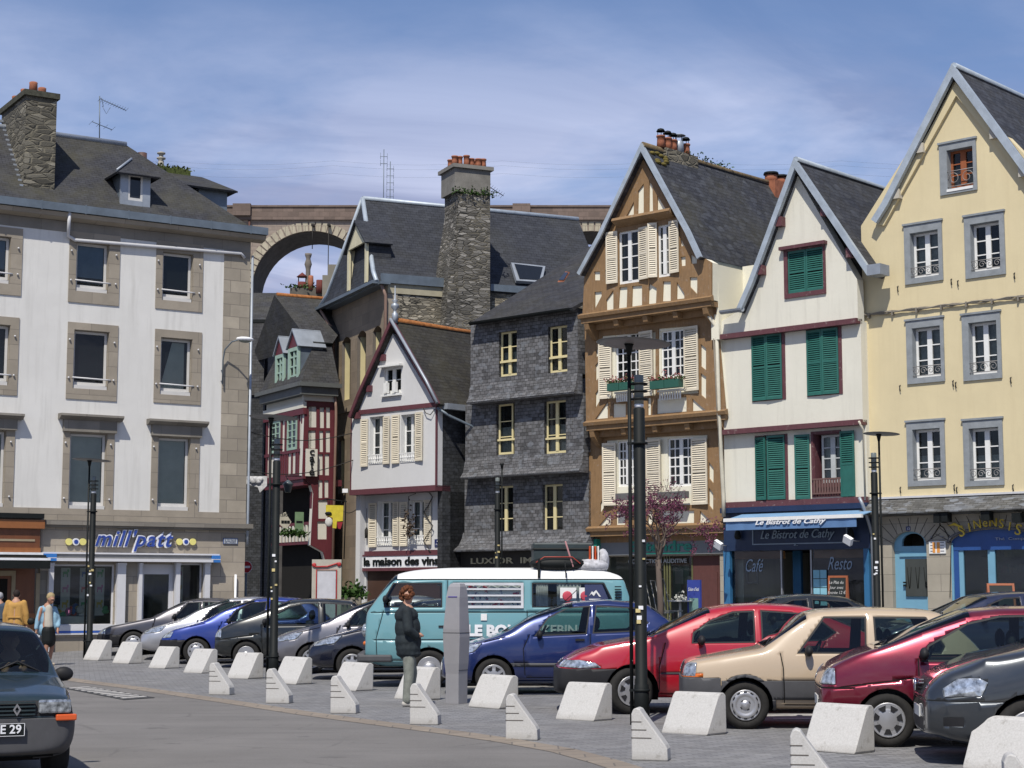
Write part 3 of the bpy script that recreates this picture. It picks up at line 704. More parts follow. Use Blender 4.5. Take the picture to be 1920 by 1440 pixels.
    # street name plate
    r = H.rect(418, 1009, 445, 1020); p = MB(); p.box(r[0], r[1], -.03, 0, r[2], r[3]); p.box(r[0]+.02, r[1]-.02, -.034, -.03, r[2]+.015, r[3]-.015, 1)
    pl = H.build(p, 'street_name_plate', [plain('plate_blue', (.05, .08, .2), .4), plain('plate_pale', (.45, .48, .5), .5)])
    text('R. DU PAVE', .07, pl, 'lettering', plain('plate_ink', (.03, .04, .1), .5), Matrix.Translation((r[0]+.04, -.037, r[3]-.09)), 0, .002)
    text('DE TARBES', .07, pl, 'lettering', MC['plate_ink'], Matrix.Translation((r[0]+.04, -.037, r[2]+.03)), 0, .002)
    # left shop (orange)
    m_o = wood('orange_paint', (.27, .10, .03), .15, 10, .5); m_br = wood('brown_panel', (.16, .055, .02), .2, 10, .5); m_be = plain('beige_frame', (.30, .25, .17), .7)
    X0 = UL
    def bar(x1, y0_, y1_, y, th, m, nm, pr=0):
        r = H.rect(0, y0_, x1, y1_); x = MB(); x.box(X0, r[1], y, th, r[2], r[3]); return H.build(x, nm, m)
    bar(77, 963, 972, -.30, 0, m_black, 'fascia_cap'); bar(79, 975, 991, -.25, 0, m_o, 'fascia_board'); bar(72, 991, 1027, -.15, 0, m_br, 'fascia_panel'); bar(62, 1011, 1015, -.17, -.15, m_be, 'fascia_strip'); bar(72, 1027, 1036, -.2, 0, m_o, 'fascia_board')
    bar(75, 1036, 1041, -.3, 0, m_lw, 'awning_case'); bar(76, 1041, 1048, -.5, 0, m_black, 'awning_case')
    a = MB(); r = H.rect(0, 1048, 84, 1051, -.5); a.box(X0, r[1], -1.0, -.5, r[2], r[3]+.02, 1); r2 = H.rect(0, 1051, 84, 1066, -.9)
    a.box(X0, r[1], -1.0, -.97, r2[2], r[2]); a.slab([(X0, -.98, r[3]), (r[1], -.98, r[3]), (r[1], -.3, r[3]+.12), (X0, -.3, r[3]+.12)], .02)
    H.build(a, 'awning', [m_black, m_lw])
    x = MB(); x.box(X0, H.uv(64, 1120)[0], 0, .3, 0, r[3]); H.build(x, 'shop_panel', m_br)
    x = MB(); q = H.rect(66, 1075, 73, 1180); x.box(q[0], q[1], -.05, 0, -.2, q[3]); q = H.rect(20, 1070, 27, 1180); x.box(q[0], q[1], -.05, 0, 0, q[3]); x.box(X0, q[0], -.05, 0, q[3]-.14, q[3]); H.build(x, 'door_frame', m_be)
    x = MB(); q = H.rect(-60, 1085, 12, 1200); x.box(q[0], q[1], -.02, 0, .02, q[3]); H.build(x, 'door', m_dark)
    x = MB(); q = H.rect(50, 1150, 64, 1190); x.box(q[0], q[1], -.03, 0, 0, q[3]); H.build(x, 'door_panel', m_o)
    x = MB(); q = H.rect(73, 1070, 90, 1200); x.box(q[0], q[1], -.005, .3, 0, q[3]); H.build(x, 'pier', m_gd)
    # rain pipes
    p = MB(); A = H.uv(122, 412, -.1); B = H.uv(458, 477, -.1)
    p.tube([(A[0]+.05, -.33, gz_), (A[0]+.05, -.30, gz_-.35), (A[0]+.1, -.10, gz_-.62), (A[0]+.3, -.09, gz_-.72), (B[0]-.1, -.09, B[1]+.02), (B[0]+.03, -.07, B[1]-.1)], .05, 8)
    H.build(p, 'rain_pipe', m_pipe)
    p = MB(); p.tube([(.05, -.05, B[1]), (.05, -.05, zsh-.1), (.05, -.05, zsh-.5)], .04, 8, 0); H.build(p, 'down_pipe', m_zinc)
    p = MB(); q = H.at(441, 1100, -.06); p.tube([(q.x, -.08, -.2), (q.x, -.08, q.z+.35)], .035, 8); H.build(p, 'pipe_guard', m_lw)
    # wall lamp
    p = MB(); c = H.at(418, 720, -.15); t_ = H.at(420, 665, -.15); e = H.at(437, 641, -.5)
    p.tube([(c.x, -.12, c.z), (c.x, -.12, t_.z-.15), (c.x+.02, -.2, t_.z+.15), (c.x+.15, -.4, t_.z+.36), (c.x+.3, -.6, t_.z+.42)], .022, 6)
    for zz_ in (c.z+.1, t_.z-.45): p.tube([(c.x, -.12, zz_), (c.x, 0, zz_)], .015, 5)
    o = H.build(p, 'lamp_bracket', m_zincd); l = MB(); l.ball((c.x+.42, -.72, t_.z+.42), (.28, .16, .07), 0, 12, 6); l.ball((c.x+.42, -.72, t_.z+.37), (.2, .11, .06), 1, 12, 6); l.build('lamp_head', [m_lw, m_glass], o)
    # ---- roof
    m_sl = slate('slate_left', (.040, .041, .047), .20, .10, .45, .04, bmp=.2, var=.15)
    ze = gz_+.02; ang = radians(47)
    nrm = H.n*(-sin(ang))+Vector((0, 0, cos(ang))); Pw = H.P+H.n*(-.25)+Vector((0, 0, ze))
    def onr(px, py): return H.loc(rp(px, py, Pw, nrm))
    r1, r2, e2 = onr(105, 252), onr(237, 273), Vector((.3, -.25, ze))
    zr = (r1.z+r2.z)/2; yr = -.25+(zr-ze)/tan(ang)
    hx = r2.x
    mb = MB(); mb.slab([(UL, -.25, ze), (.3, -.25, ze), (hx, yr, zr), (UL, yr, zr)], .1)
    mb.slab([(.3, -.25, ze), (.3, 2*yr+.25, ze), (hx, yr, zr), (hx, yr, zr)][:3]+[(hx, yr+.01, zr)], .1)
    mb.slab([(.3, 2*yr+.25, ze), (UL, 2*yr+.25, ze), (UL, yr, zr), (hx, yr, zr)], .1)
    rf = H.build(mb, 'roof', m_sl)
    x = MB(); x.tube([(UL, yr, zr+.01), (hx, yr, zr+.01)], .09, 8); x.build('ridge_capping', m_zinc, rf)
    # chimney, wide stone stack
    m_ru = rubble('rubble_chimney', (.10, .092, .072), (.26, .235, .17), 2.6, 8.0)
    c0, c1 = onr(52, 350), onr(104, 358)
    yb = c0.y; tz = H.at(75, 182, yb)[2]
    xa, xb = H.at(47, 250, yb).x, H.at(105, 250, yb).x
    ch = MB(); dpt = 2.4; ch.box(xa, xb, yb, yb+dpt, c0.z-.5, tz)
    cho = ch.build('chimney', m_ru, rf); x = MB(); x.box(xa-.07, xb+.07, yb-.07, yb+dpt+.07, tz, tz+.16); x.build('chimney_cap', plain('mossy_cap', (.06, .06, .045), .95, 0, .5, 8, .3), cho)
    pts = [(xa+.25+(xb-xa-.5)*(k % 2), yb+.2+.42*k, tz+.14) for k in range(6)]
    for (x_, y_, z_) in pts:
        x = MB(); x.lathe([(.13, 0), (.115, .25), (.12, .30), (.10, .32), (.085, .2)], (x_, y_, z_), 12); x.build('chimney_pot', m_terra, cho)
    x = MB(); x.box(xa-.1, xb+.05, yb-.03, yb, c0.z-.14, c0.z-.05); 
    for k in range(14):
        y_ = yb+k*.17; z_ = ze+(y_+.25)*tan(ang); x.box(xa-.10, xa-.0, y_, y_+.10, z_-.02, z_+.05)
    x.build('lead_flashing', m_zinc, cho)
    # dormers
    def dormer(pxl, pxr, pyt, pyb, pyr, nm='dormer'):
        bl, br = onr(pxl, pyb), onr(pxr, pyb); y_ = bl.y; zt = H.at((pxl+pxr)/2, pyt, y_).z; z0 = bl.z-.1
        x = MB(); back = -.25+(zt-ze)/tan(ang)+.2
        x.box(bl.x, br.x, y_+.03, back, z0, zt)
        d = x.build(nm, m_zincd, rf)
        f = MB(); xl, xr = bl.x, br.x; w = xr-xl; wl, wr = xl+w*.24, xr-w*.24
        f.box(wl, wl+.06, y_-.03, y_+.03, z0+.2, zt-.02); f.box(wr-.06, wr, y_-.03, y_+.03, z0+.2, zt-.02); f.box(wl+.06, wr-.06, y_-.03, y_+.03, zt-.08, zt-.02); f.box(wl+.06, wr-.06, y_-.03, y_+.03, z0+.2, z0+.28)
        f.build('dormer_window', m_fr, d)
        g = MB(); g.box(wl+.06, wr-.06, y_-.005, y_+.025, z0+.28, zt-.08); g.build('pane', plain('glass_dark', (.012, .015, .02), .08), d)
        g = MB(); g.box(xl-.03, wl, y_-.04, y_+.03, z0-.02, zt); g.box(wr, xr+.03, y_-.04, y_+.03, z0-.02, zt); g.box(wl, wr, y_-.045, y_+.03, z0-.02, z0+.2); g.build('dormer_cheek', m_zinc, d)
        zr_ = H.at((pxl+pxr)/2, pyr, y_+.5).z; xm = (xl+xr)/2; o = .25; b2 = -.25+(zr_-ze)/tan(ang)+.3
        r = MB(); r.slab([(xl-o, y_-.3, zt-.06), (xm, y_+.35, zr_), (xm, b2, zr_), (xl-o, b2, zt-.06)], .06)
        r.slab([(xr+o, y_-.3, zt-.06), (xr+o, b2, zt-.06), (xm, b2, zr_), (xm, y_+.35, zr_)], .06)
        r.slab([(xl-o, y_-.3, zt-.06), (xr+o, y_-.3, zt-.06), (xm+.01, y_+.35, zr_), (xm-.01, y_+.35, zr_)], .06)
        r.build('dormer_roof', m_sl, d)
        r = MB(); r.tube([(xl-o, y_-.3, zt-.02), (xm, y_+.35, zr_+.04)], .035, 6); r.build('dormer_hip', m_zinc, d)
    dormer(226, 276, 327, 380, 303)
    # side dormer on the hip end: a box with a hipped cap seen from behind
    x = MB(); a = H.at(352, 362, 3.2); b_ = H.at(405, 362, 3.2); lo = H.at(405, 400, 3.2)
    x.box(a.x, b_.x, 2.3, 4.0, lo.z-.6, a.z); d2 = x.build('dormer', m_zincd, rf)
    x = MB(); zt = a.z; h = H.at(395, 335, 3.2).z
    x.slab([(a.x-1.2, 2.05, zt-.02), (b_.x+.25, 2.05, zt-.02), (b_.x-.5, 3.15, h), (a.x-1.2, 3.15, h)], .06); x.slab([(b_.x+.25, 2.05, zt-.02), (b_.x+.25, 4.25, zt-.02), (b_.x-.5, 3.16, h), (b_.x-.5, 3.15, h)], .06)
    x.slab([(a.x-1.2, 4.25, zt-.02), (b_.x+.25, 4.25, zt-.02), (b_.x-.5, 3.15, h), (a.x-1.2, 3.15, h)], .06); x.build('dormer_roof', m_sl, d2)
    # mossy rear chimney with odd pots
    c = H.at(318, 300, yr+1.2); l_ = H.at(290, 320, yr+1.2); rr_ = H.at(338, 320, yr+1.2)
    x = MB(); x.box(l_.x, rr_.x, yr+.8, yr+2.2, zr-2.2, l_.z); c2 = x.build('chimney', m_ru, rf)
    weeds(H, [(l_.x+k*(rr_.x-l_.x)/3, yr+.9, l_.z, .12, .1, .06) for k in range(4)], c2, 'moss', 70, .12, plain('moss_green', (.06, .075, .02), .9, 0, .5, 20))
    x = MB(); x.box(l_.x-.1, rr_.x+.15, yr+.7, yr+2.3, l_.z-.22, l_.z+.03); x.build('chimney_cap', MC['moss_green'], c2)
    p1 = H.at(302, 303, yr+1.2); x = MB(); x.lathe([(.10, 0), (.09, .34), (.06, .36), (.14, .40), (.14, .44), (.07, .46), (.07, .54), (.13, .56), (.13, .60), (.02, .64)], (p1.x, yr+1.2, l_.z), 12); x.build('chimney_pot', plain('pot_pale', (.32, .3, .26), .8), c2)
    p1 = H.at(266, 305, yr+.6); x = MB(); x.lathe([(.15, -.5), (.15, .35), (.13, .35), (.12, .1)], (p1.x, yr+.6, p1.z-.05), 14); x.build('flue_pipe', plain('flue_brown', (.09, .05, .04), .5), rf)
    # aerial
    x = MB(); b0 = H.at(187, 262, yr); tp = H.at(187, 180, yr); x.tube([b0-Vector((0, 0, .3)), tp], .018, 5)
    def yagi(py, x0, x1, n, l, dz=-.25):
        z = H.at(187, py, yr).z; x.tube([(b0.x+x0, yr-.1, z), (b0.x+x1, yr+.1, z+dz*(x1-x0))], .012, 4)
        for k in range(n):
            u = x0+(x1-x0)*k/(n-1); x.tube([(b0.x+u, yr-l, z+dz*(u-x0)+.02), (b0.x+u, yr+l, z+dz*(u-x0)-.02)], .006, 4)
    yagi(187, -.05, .82, 12, .12, -.2); yagi(232, -.28, .4, 4, .2, -.15)
    x.tube([(b0.x-.05, yr-.2, tp.z-.1), (b0.x+.15, yr+.2, tp.z-.25)], .008, 4); x.tube([(b0.x+.05, yr, tp.z-.3), (b0.x+.18, yr, tp.z-.52), (b0.x+.3, yr, tp.z-.3)], .008, 4)
    o = x.build('roof_aerial', m_zincd); o.parent = None
    o.data.transform(H.root.matrix_world if 0 else (Matrix.Translation(H.P) @ Matrix.Rotation(atan2(H.t.y, H.t.x), 4, 'Z'))); tag(o, 'thin metal television aerial on the ridge of the white building with the stone chimney', 'aerial')
    return H
# ================================================================== RIGHT ROW
def fit_text(o, u0, u1):
    vs = o.data.vertices; a = min(v.co.x for v in vs); b = max(v.co.x for v in vs); k = (u1-u0)/(b-a)
    o.data.transform(Matrix.Translation((u0, 0, 0)) @ Matrix.Diagonal((k, 1, 1, 1)) @ Matrix.Translation((-a, 0, 0)))
def lettering(H, s, px0, px1, pyt, pyb, y, mat, shear=0, off=0, parent=None, caps=True, slope=0, ext=.012, spacing=1):
    u0, z1 = H.uv(px0, pyt, y); u1, z0 = H.uv(px1, pyb, y)
    zb = H.uv((px0+px1)/2, pyb, y)[1]; zt = H.uv((px0+px1)/2, pyt, y)[1]; h = zt-zb
    o = text(s, h/(.73 if caps else 1.0), parent or H.root, 'lettering', mat, Matrix.Translation((0, y, zb)), shear, ext, off, spacing=spacing)
    vs = o.data.vertices; za = min(v.co.z for v in vs); zc = max(v.co.z for v in vs)
    o.data.transform(Matrix.Translation((0, 0, zb)) @ Matrix.Diagonal((1, 1, h/(zc-za), 1)) @ Matrix.Translation((0, 0, -za)))
    fit_text(o, u0, u1); return o
def rowhouse(name, px0, label, zb=.0, cat='house'): return House(name, plan(px0, rowD(px0)), FD, label, cat, 0)
Mxy = lambda u: Matrix(((0, 1, 0, u), (1, 0, 0, 0), (0, 0, 1, 0), (0, 0, 0, 1)))   # prism profile (depth,z) extruded along u

def yellow_house():
    H = rowhouse('yellow_gabled_house', 1631, 'yellow rendered gabled house with grey stone window surrounds above the tea shop')
    m_y = plaster('yellow_render', (.62, .53, .33), (.42, .34, .20), .4, .06)
    m_sg = plain('grey_blue_stone', (.24, .26, .275), .8, 0, .15, 5, .2); m_wf = m_white
    U = H.uv(1952, 700)[0]; uA, zA = H.uv(1787, 150); zE = H.uv(1650, 418)[1]; zC = H.uv(1700, 938)[1]
    UR = 2*uA
    wins = [((1763, 266, 1832, 362), (1777, 278, 1826, 352), 'brown'),
            ((1697, 419, 1768, 530), (1708, 434, 1761, 520), 0), ((1810, 402, 1885, 519), (1821, 417, 1876, 508), 0),
            ((1701, 599, 1771, 718), (1712, 613, 1765, 708), 0), ((1806, 588, 1878, 712), (1818, 603, 1871, 702), 0),
            ((1702, 790, 1773, 911), (1713, 804, 1765, 902), 0), ((1808, 787, 1882, 911), (1819, 802, 1875, 902), 0)]
    holes = []
    rr = []
    for o, i, k in wins: r = H.rect(*i); rr.append((H.rect(*o), r, k)); holes.append(rpoly(r))
    mb = MB(); mb.prism([(0, zC), (UR, zC), (UR, zE), (uA, zA), (0, zE)], 0, .25, holes=holes); H.build(mb, 'wall', m_y)
    mb = MB(); mb.box(0, .25, .25, 9, 3.0, zE+.2); mb.box(UR-.25, UR, .25, 9, 0, zE); H.build(mb, 'side_wall', m_y)
    for o, r, k in rr:
        s = MB(); s.prism(rpoly(o), -.045, .004, holes=[rpoly(grow(r, -.001))]); s.box(o[0]-.03, o[1]+.03, -.075, -.0, o[3], o[3]+.05)
        sp = H.build(s, 'window_surround', m_sg)
        j = MB(); u0, u1, z0, z1 = r; j.box(u0-.02, u0+.006, -.03, .2, z0, z1); j.box(u1-.006, u1+.02, -.03, .2, z0, z1); j.box(u0, u1, -.03, .2, z1-.006, z1+.02); j.box(u0, u1, -.035, .2, z0-.02, z0+.01); j.build('reveal', m_sg, sp)
        H.room(r, .24)
        w = window(H, grow(r, -.008), .15, m_wf if not k else wood('brown_window', (.30, .09, .03)), 1, 3 if not k else 3, .06, 2, mid=.13 if not k else .15, curtain=random.choice((0, .99, .5)))
        h = (r[3]-r[2])*(.23 if not k else .45)
        scroll_rail(H, (r[0]-.01, r[1]+.01, r[2]+.03, r[2]+h), -.03, plain('railing_iron', (.26, .25, .24), .6), 0)
        if not k:
            x = MB(); hk = o
            for uu in (o[0]-.22, o[1]+.22): x.tube([(uu, 0, o[2]-.0), (uu, -.05, o[2]-.02), (uu+.02, -.04, o[2]-.16)], .014, 4)
            H.build(x, 'shutter_hook', m_chain)
    H.finish()
    x = MB(); q = H.rect(1777, 352, 1826, 357); x.box(q[0], q[1], -.06, .1, q[2], q[3]); H.build(x, 'sill', m_white)
    # roof
    a = H.uv(1786, 124, -.22); l = H.uv(1636, 413, -.22); r = (2*a[0]-l[0], l[1])
    m_sl = slate('slate_far', (.040, .042, .050), .24, .14, .15, .12, var=.2)
    lm = (a[0]+(l[0]-a[0])*.86, a[1]+(l[1]-a[1])*.885); rm = (2*a[0]-lm[0], lm[1])
    gable(H, a, l, r, -.22, 8.5, m_sl, plain('zinc_light', (.36, .41, .46), .5, .2, .18, 3), .15, .1, lm, rm)
    x = MB()
    for f in (.42, .72): 
        for s_ in (-1, 1):
            u = a[0]+s_*abs(a[0]-l[0])*f; z = a[1]-(a[1]-l[1])*f-.42; x.box(u-.09, u+.09, -.18, .0, z-.10, z+.14)
    x.each('purlin_end', plain('purlin_pale', (.45, .42, .36), .7), H.root)
    x = MB()
    for s_ in (-1, 1):
        q = [(a[0], a[1]-.38), (a[0]+s_*abs(a[0]-l[0])*.97, l[1]-.1), (a[0]+s_*abs(a[0]-l[0])*.90, l[1]-.15), (a[0], a[1]-.72)]
        x.prism(q if s_ < 0 else q[::-1], -.09-.001*s_, .002)
    H.build(x, 'verge_board', m_y)
    # cables
    x = MB(); n = 30
    for k, (da, db) in enumerate(((0, .05), (.07, -.04), (.035, .03))):
        pts = []
        for i in range(n+1):
            f = i/n; u = UR*f; px = 1630+f*325; z = H.uv(1630+290*min(f, 1.15), 592-33*f, -.05)[1]; pts.append((u, -.05-.01*k, z+da*.8+.02*sin(i*1.3+k*2)+db*.4))
        x.tube(pts, .02, 5)
    for i in range(8): u = UR*i/8+.2; z = H.uv(1630+290*(i/8)+20, 592-33*i/8, -.05)[1]; x.box(u-.02, u+.02, -.09, 0, z-.03, z+.1)
    H.build(x, 'cable_run', plain('cable_grey', (.20, .18, .15), .8))
    # slate skirt over the ground floor
    m_sk = slate('slate_skirt', (.10, .10, .10), .22, .08, .35, .8)
    zb = H.uv(1700, 962, -.45)[1]; x = MB()
    x.prism([(-.48, zb), (-.48, zb+.03), (0.0, zC+.06), (0.0, zb-.05)], 0, UR, 0, Mxy(0)); H.build(x, 'skirt_roof', m_sk)
    x = MB(); x.box(0, UR, -.07, 0, zC+.05, zC+.10); H.build(x, 'flashing', m_pipe)
    # ground floor
    m_as = ashlar('ashlar_pale', (.36, .33, .27), .8, .42, .08, (.15, .14, .12), .006)
    arch1 = []; ul, ur = H.uv(1673, 1060)[0], H.uv(1738, 1060)[0]; zt = H.uv(1705, 996)[1]; zs = H.uv(1705, 1022)[1]
    def archpts(ul, ur, zs, zt, n=12): return [(ur-(ur-ul)*(1-cos(pi*k/n))/2, zs+(zt-zs)*sin(pi*k/n)) for k in range(n+1)]
    A1 = [(ul, .3), (ur, .3)]+archpts(ul, ur, zs, zt)
    sl, sr = H.uv(1783, 1060)[0], min(H.uv(1950, 1060)[0], UR-.15); st = H.uv(1862, 992)[1]; ss = H.uv(1790, 1018)[1]
    A2 = [(sl, .3), (sr, .3)]+archpts(sl, sr, ss, st)
    x = MB(); x.prism([(0, -.2), (UR, -.2), (UR, zC+.02), (0, zC+.02)], 0, .35, holes=[A1, A2]); H.build(x, 'shop_wall', m_as)
    x = MB()       # voussoir joints round the arches
    for (u0, u1, z0, z1) in ((ul, ur, zs, zt), (sl, sr, ss, st)):
        c = ((u0+u1)/2, z0)
        n = 9 if u1-u0 < 2 else 13
        for k in range(n):
            an = pi*(k+.5)/n; p = (c[0]+(u1-u0)/2*cos(an), z0+(z1-z0)*sin(an)); l_ = .45; d = Vector((cos(an), .35+sin(an))).normalized()
            q = (p[0]+d.x*l_, min(p[1]+d.y*l_, zb-.1)); nn = Vector((-d.y, d.x))*.009
            x.prism([(p[0]-nn.x, p[1]-nn.y), (p[0]+nn.x, p[1]+nn.y), (q[0]+nn.x, q[1]+nn.y), (q[0]-nn.x, q[1]-nn.y)], -.004, .001)
    H.build(x, 'arch_joints', plain('joint_dark', (.09, .08, .07), .9))
    m_lb = plain('light_blue_paint', (.16, .34, .46), .5, 0, .06); m_db = plain('deep_blue_paint', (.02, .07, .24), .45, 0, .1)
    H.rooms = MB(); H.room((ul, ur, .3, zt), .34, .8); H.room((sl, sr, .3, st), .34, 2.2); H.build(H.rooms, 'shop_interior', m_room)
    # door
    fl, fr_, fz0, fz1 = H.rect(1692, 1000, 1734, 1024, .15); x = MB(); x.prism([(ul, zs-.15), (ur, zs-.15)]+archpts(ul, ur, zs, zt), .12, .2, holes=[[(fl, fz0), (fr_, fz0)]+archpts(fl, fr_, fz0+.1, fz1, 8)])
    H.build(x, 'fanlight', m_lb)
    x = MB(); x.box(ul, ur, .14, .22, .3, zs-.15); x.box(ul+.15, ur-.02, .10, .14, zs-.28, zs-.2); do = H.build(x, 'door', m_lb)
    q = H.rect(1698, 1048, 1737, 1118, .1); x = MB(); x.box(q[0], q[1], .09, .14, q[2], q[3]); x.build('door_panel', plain('grille_dark', (.05, .055, .05), .3), do)
    x = MB()
    for zz_ in (q[2]+.25, q[3]-.6): x.box(q[0]-.06, q[0]+.03, .07, .10, zz_, zz_+.04); x.box(q[1]-.03, q[1]+.04, .07, .10, zz_, zz_+.04)
    for k in range(5): u = q[0]+(q[1]-q[0])*(k+.5)/5; x.tube([(u+.05*(-1)**k, .08, q[2]+.2), (u, .08, q[3]-.2)], .008, 4)
    x.build('door_grille', m_black, do)
    # tea shop front
    x = MB(); hz = H.uv(1860, 1031, .1)[1]; x.prism([(sl, hz), (sr, hz)]+archpts(sl, sr, ss, st), .05, .15); fb = H.build(x, 'shop_fascia', m_db)
    x = MB(); x.box(sl, sl+.05, .02, .2, .3, ss); 
    for (a_, c_) in ((1792, 1808), (1854, 1867), (1935, 1944)):
        q = H.rect(a_, 1031, c_, 1130, .1); x.box(q[0], q[1], .08, .17, .3, hz)
    H.build(x, 'shop_frame', m_lb)
    x = MB(); x.box(sl, sl+.18, .06, .075, .3, hz); H.build(x, 'shop_frame', m_db)
    x = MB(); x.box(sl, sr, .12, .125, .3, hz); H.build(x, 'shop_glass', m_glass)
    x = MB()
    for z_ in (.9, 1.3, 1.7, 2.1, 2.5): x.box(sl+.3, sr-.1, 1.0, 1.3, z_, z_+.03)
    for k in range(90): 
        u = random.uniform(sl+.35, sr-.15); z_ = random.choice((.93, 1.33, 1.73, 2.13, 2.53)); x.box(u-.05, u+.05, 1.05, 1.18, z_, z_+random.uniform(.12, .22), 1+k % 3)
    H.build(x, 'shelves_of_tins', [plain('shelf_wood', (.12, .08, .04), .6), plain('tin_gold', (.30, .20, .06), .4), plain('tin_red', (.20, .03, .03), .4), plain('tin_green', (.04, .10, .06), .4)])
    x = MB(); x.tube([(sl-.03+(sr-sl+.06)*(1-cos(pi*k/16))/2, -.06, ss+(st+.04-ss)*sin(pi*k/16)) for k in range(17)], .035, 6); H.build(x, 'arch_lip', plain('lip_grey', (.10, .10, .11), .7))
    m_go = plain('gold_letter', (.50, .36, .03), .4, .2)
    word = 'SINeNSIS'; cu = (H.uv(1800, 985)[0]+H.uv(1916, 985)[0])/2; u0, u1 = H.uv(1801, 985)[0], H.uv(1918, 985)[0]
    z0 = H.uv(1860, 990, -.1)[1]; z0 = max(z0, st+.06)
    for i, ch in enumerate(word):
        f = (i+.5)/len(word); u = u0+(u1-u0)*f; z = z0-.28*(2*f-1)**2; an = -(2*f-1)*.28
        o = text(ch, .38 if i in (0, 7) else .30, H.root, 'lettering', m_go, Matrix.Translation((u, -.1, z)) @ Matrix.Rotation(-an, 4, 'Y') @ Matrix.Translation((0, 0, 0)), 0, .015, .0, 'CENTER')
    x = MB(); p0, p1, p2 = H.uv(1778, 986, -.1), H.uv(1790, 983, -.1), H.uv(1803, 990, -.1)
    x.prism([p0, (p1[0], p1[1]-.03), p2, (p2[0]+.1, p2[1]-.08), (p2[0], p2[1]+.04), (p1[0], p1[1]+.04)], -.12, -.09); H.build(x, 'swoosh_ornament', m_go)
    lettering(H, 'Thé  Comptoir', 1866, 1938, 1007, 1014, .03, plain('letter_pale', (.30, .34, .45), .5), 0, 0)
    # plaque, house number, floodlights
    q = H.rect(1743, 1015, 1774, 1038); x = MB(); x.box(q[0], q[1], -.03, 0, q[2], q[3])
    for a_, b_ in ((.22, .38), (.48, .66)): x.box(q[0]+(q[1]-q[0])*a_, q[0]+(q[1]-q[0])*b_, -.035, -.03, q[2]+.02, q[3]-.02, 1)
    for k in range(6): x.box(q[0]+.04, q[0]+.10, -.034, -.03, q[2]+.05+k*.07, q[2]+.07+k*.07, 2); x.box(q[1]-.14, q[1]-.04, -.034, -.03, q[2]+.05+k*.07, q[2]+.07+k*.07, 2)
    H.build(x, 'notice_plaque', [m_white, plain('plaque_orange', (.65, .28, .06), .5), plain('plaque_ink', (.15, .15, .18), .6)])
    q = H.rect(1699, 987, 1707, 995); x = MB(); x.box(q[0], q[1], -.015, 0, q[2], q[3]); n_ = H.build(x, 'house_number', plain('plate_navy', (.02, .03, .12), .4))
    lettering(H, '13', 1701, 1705.6, 989, 993.5, -.018, m_lett_white, 0, 0, n_, ext=.002)
    for (a_, c_) in ((1762, 968), (1773, 966), (1851, 963), (1909, 967)):
        u, z = H.uv(a_, c_, -.3); x = MB(); x.box(u-.11, u+.11, -.42, -.2, z-.16, z+.06); x.tube([(u, -.25, z+.02), (u, 0, z+.1)], .02, 5); H.build(x, 'floodlight', m_black)
    for (pts) in ([(1762, 974), (1763, 985), (1751, 1003), (1744, 1013)], [(1763, 985), (1770, 990), (1781, 1010), (1784, 1020), (1782, 1120)]):
        x = MB(); x.tube([(H.uv(*p)[0], -.02, H.uv(*p)[1]) for p in pts], .012, 4); H.build(x, 'cable', m_chain)
    # rain pipe at the left edge
    x = MB(); u = .16; z1 = H.uv(1632, 935)[1]; x.tube([(u-.1, -.5, z1+.02), (u-.02, -.45, z1-.2), (u, -.3, z1-.5), (u, -.1, z1-.9), (u, -.1, .4)], .042, 8); H.build(x, 'down_pipe', m_zinc)
    return H

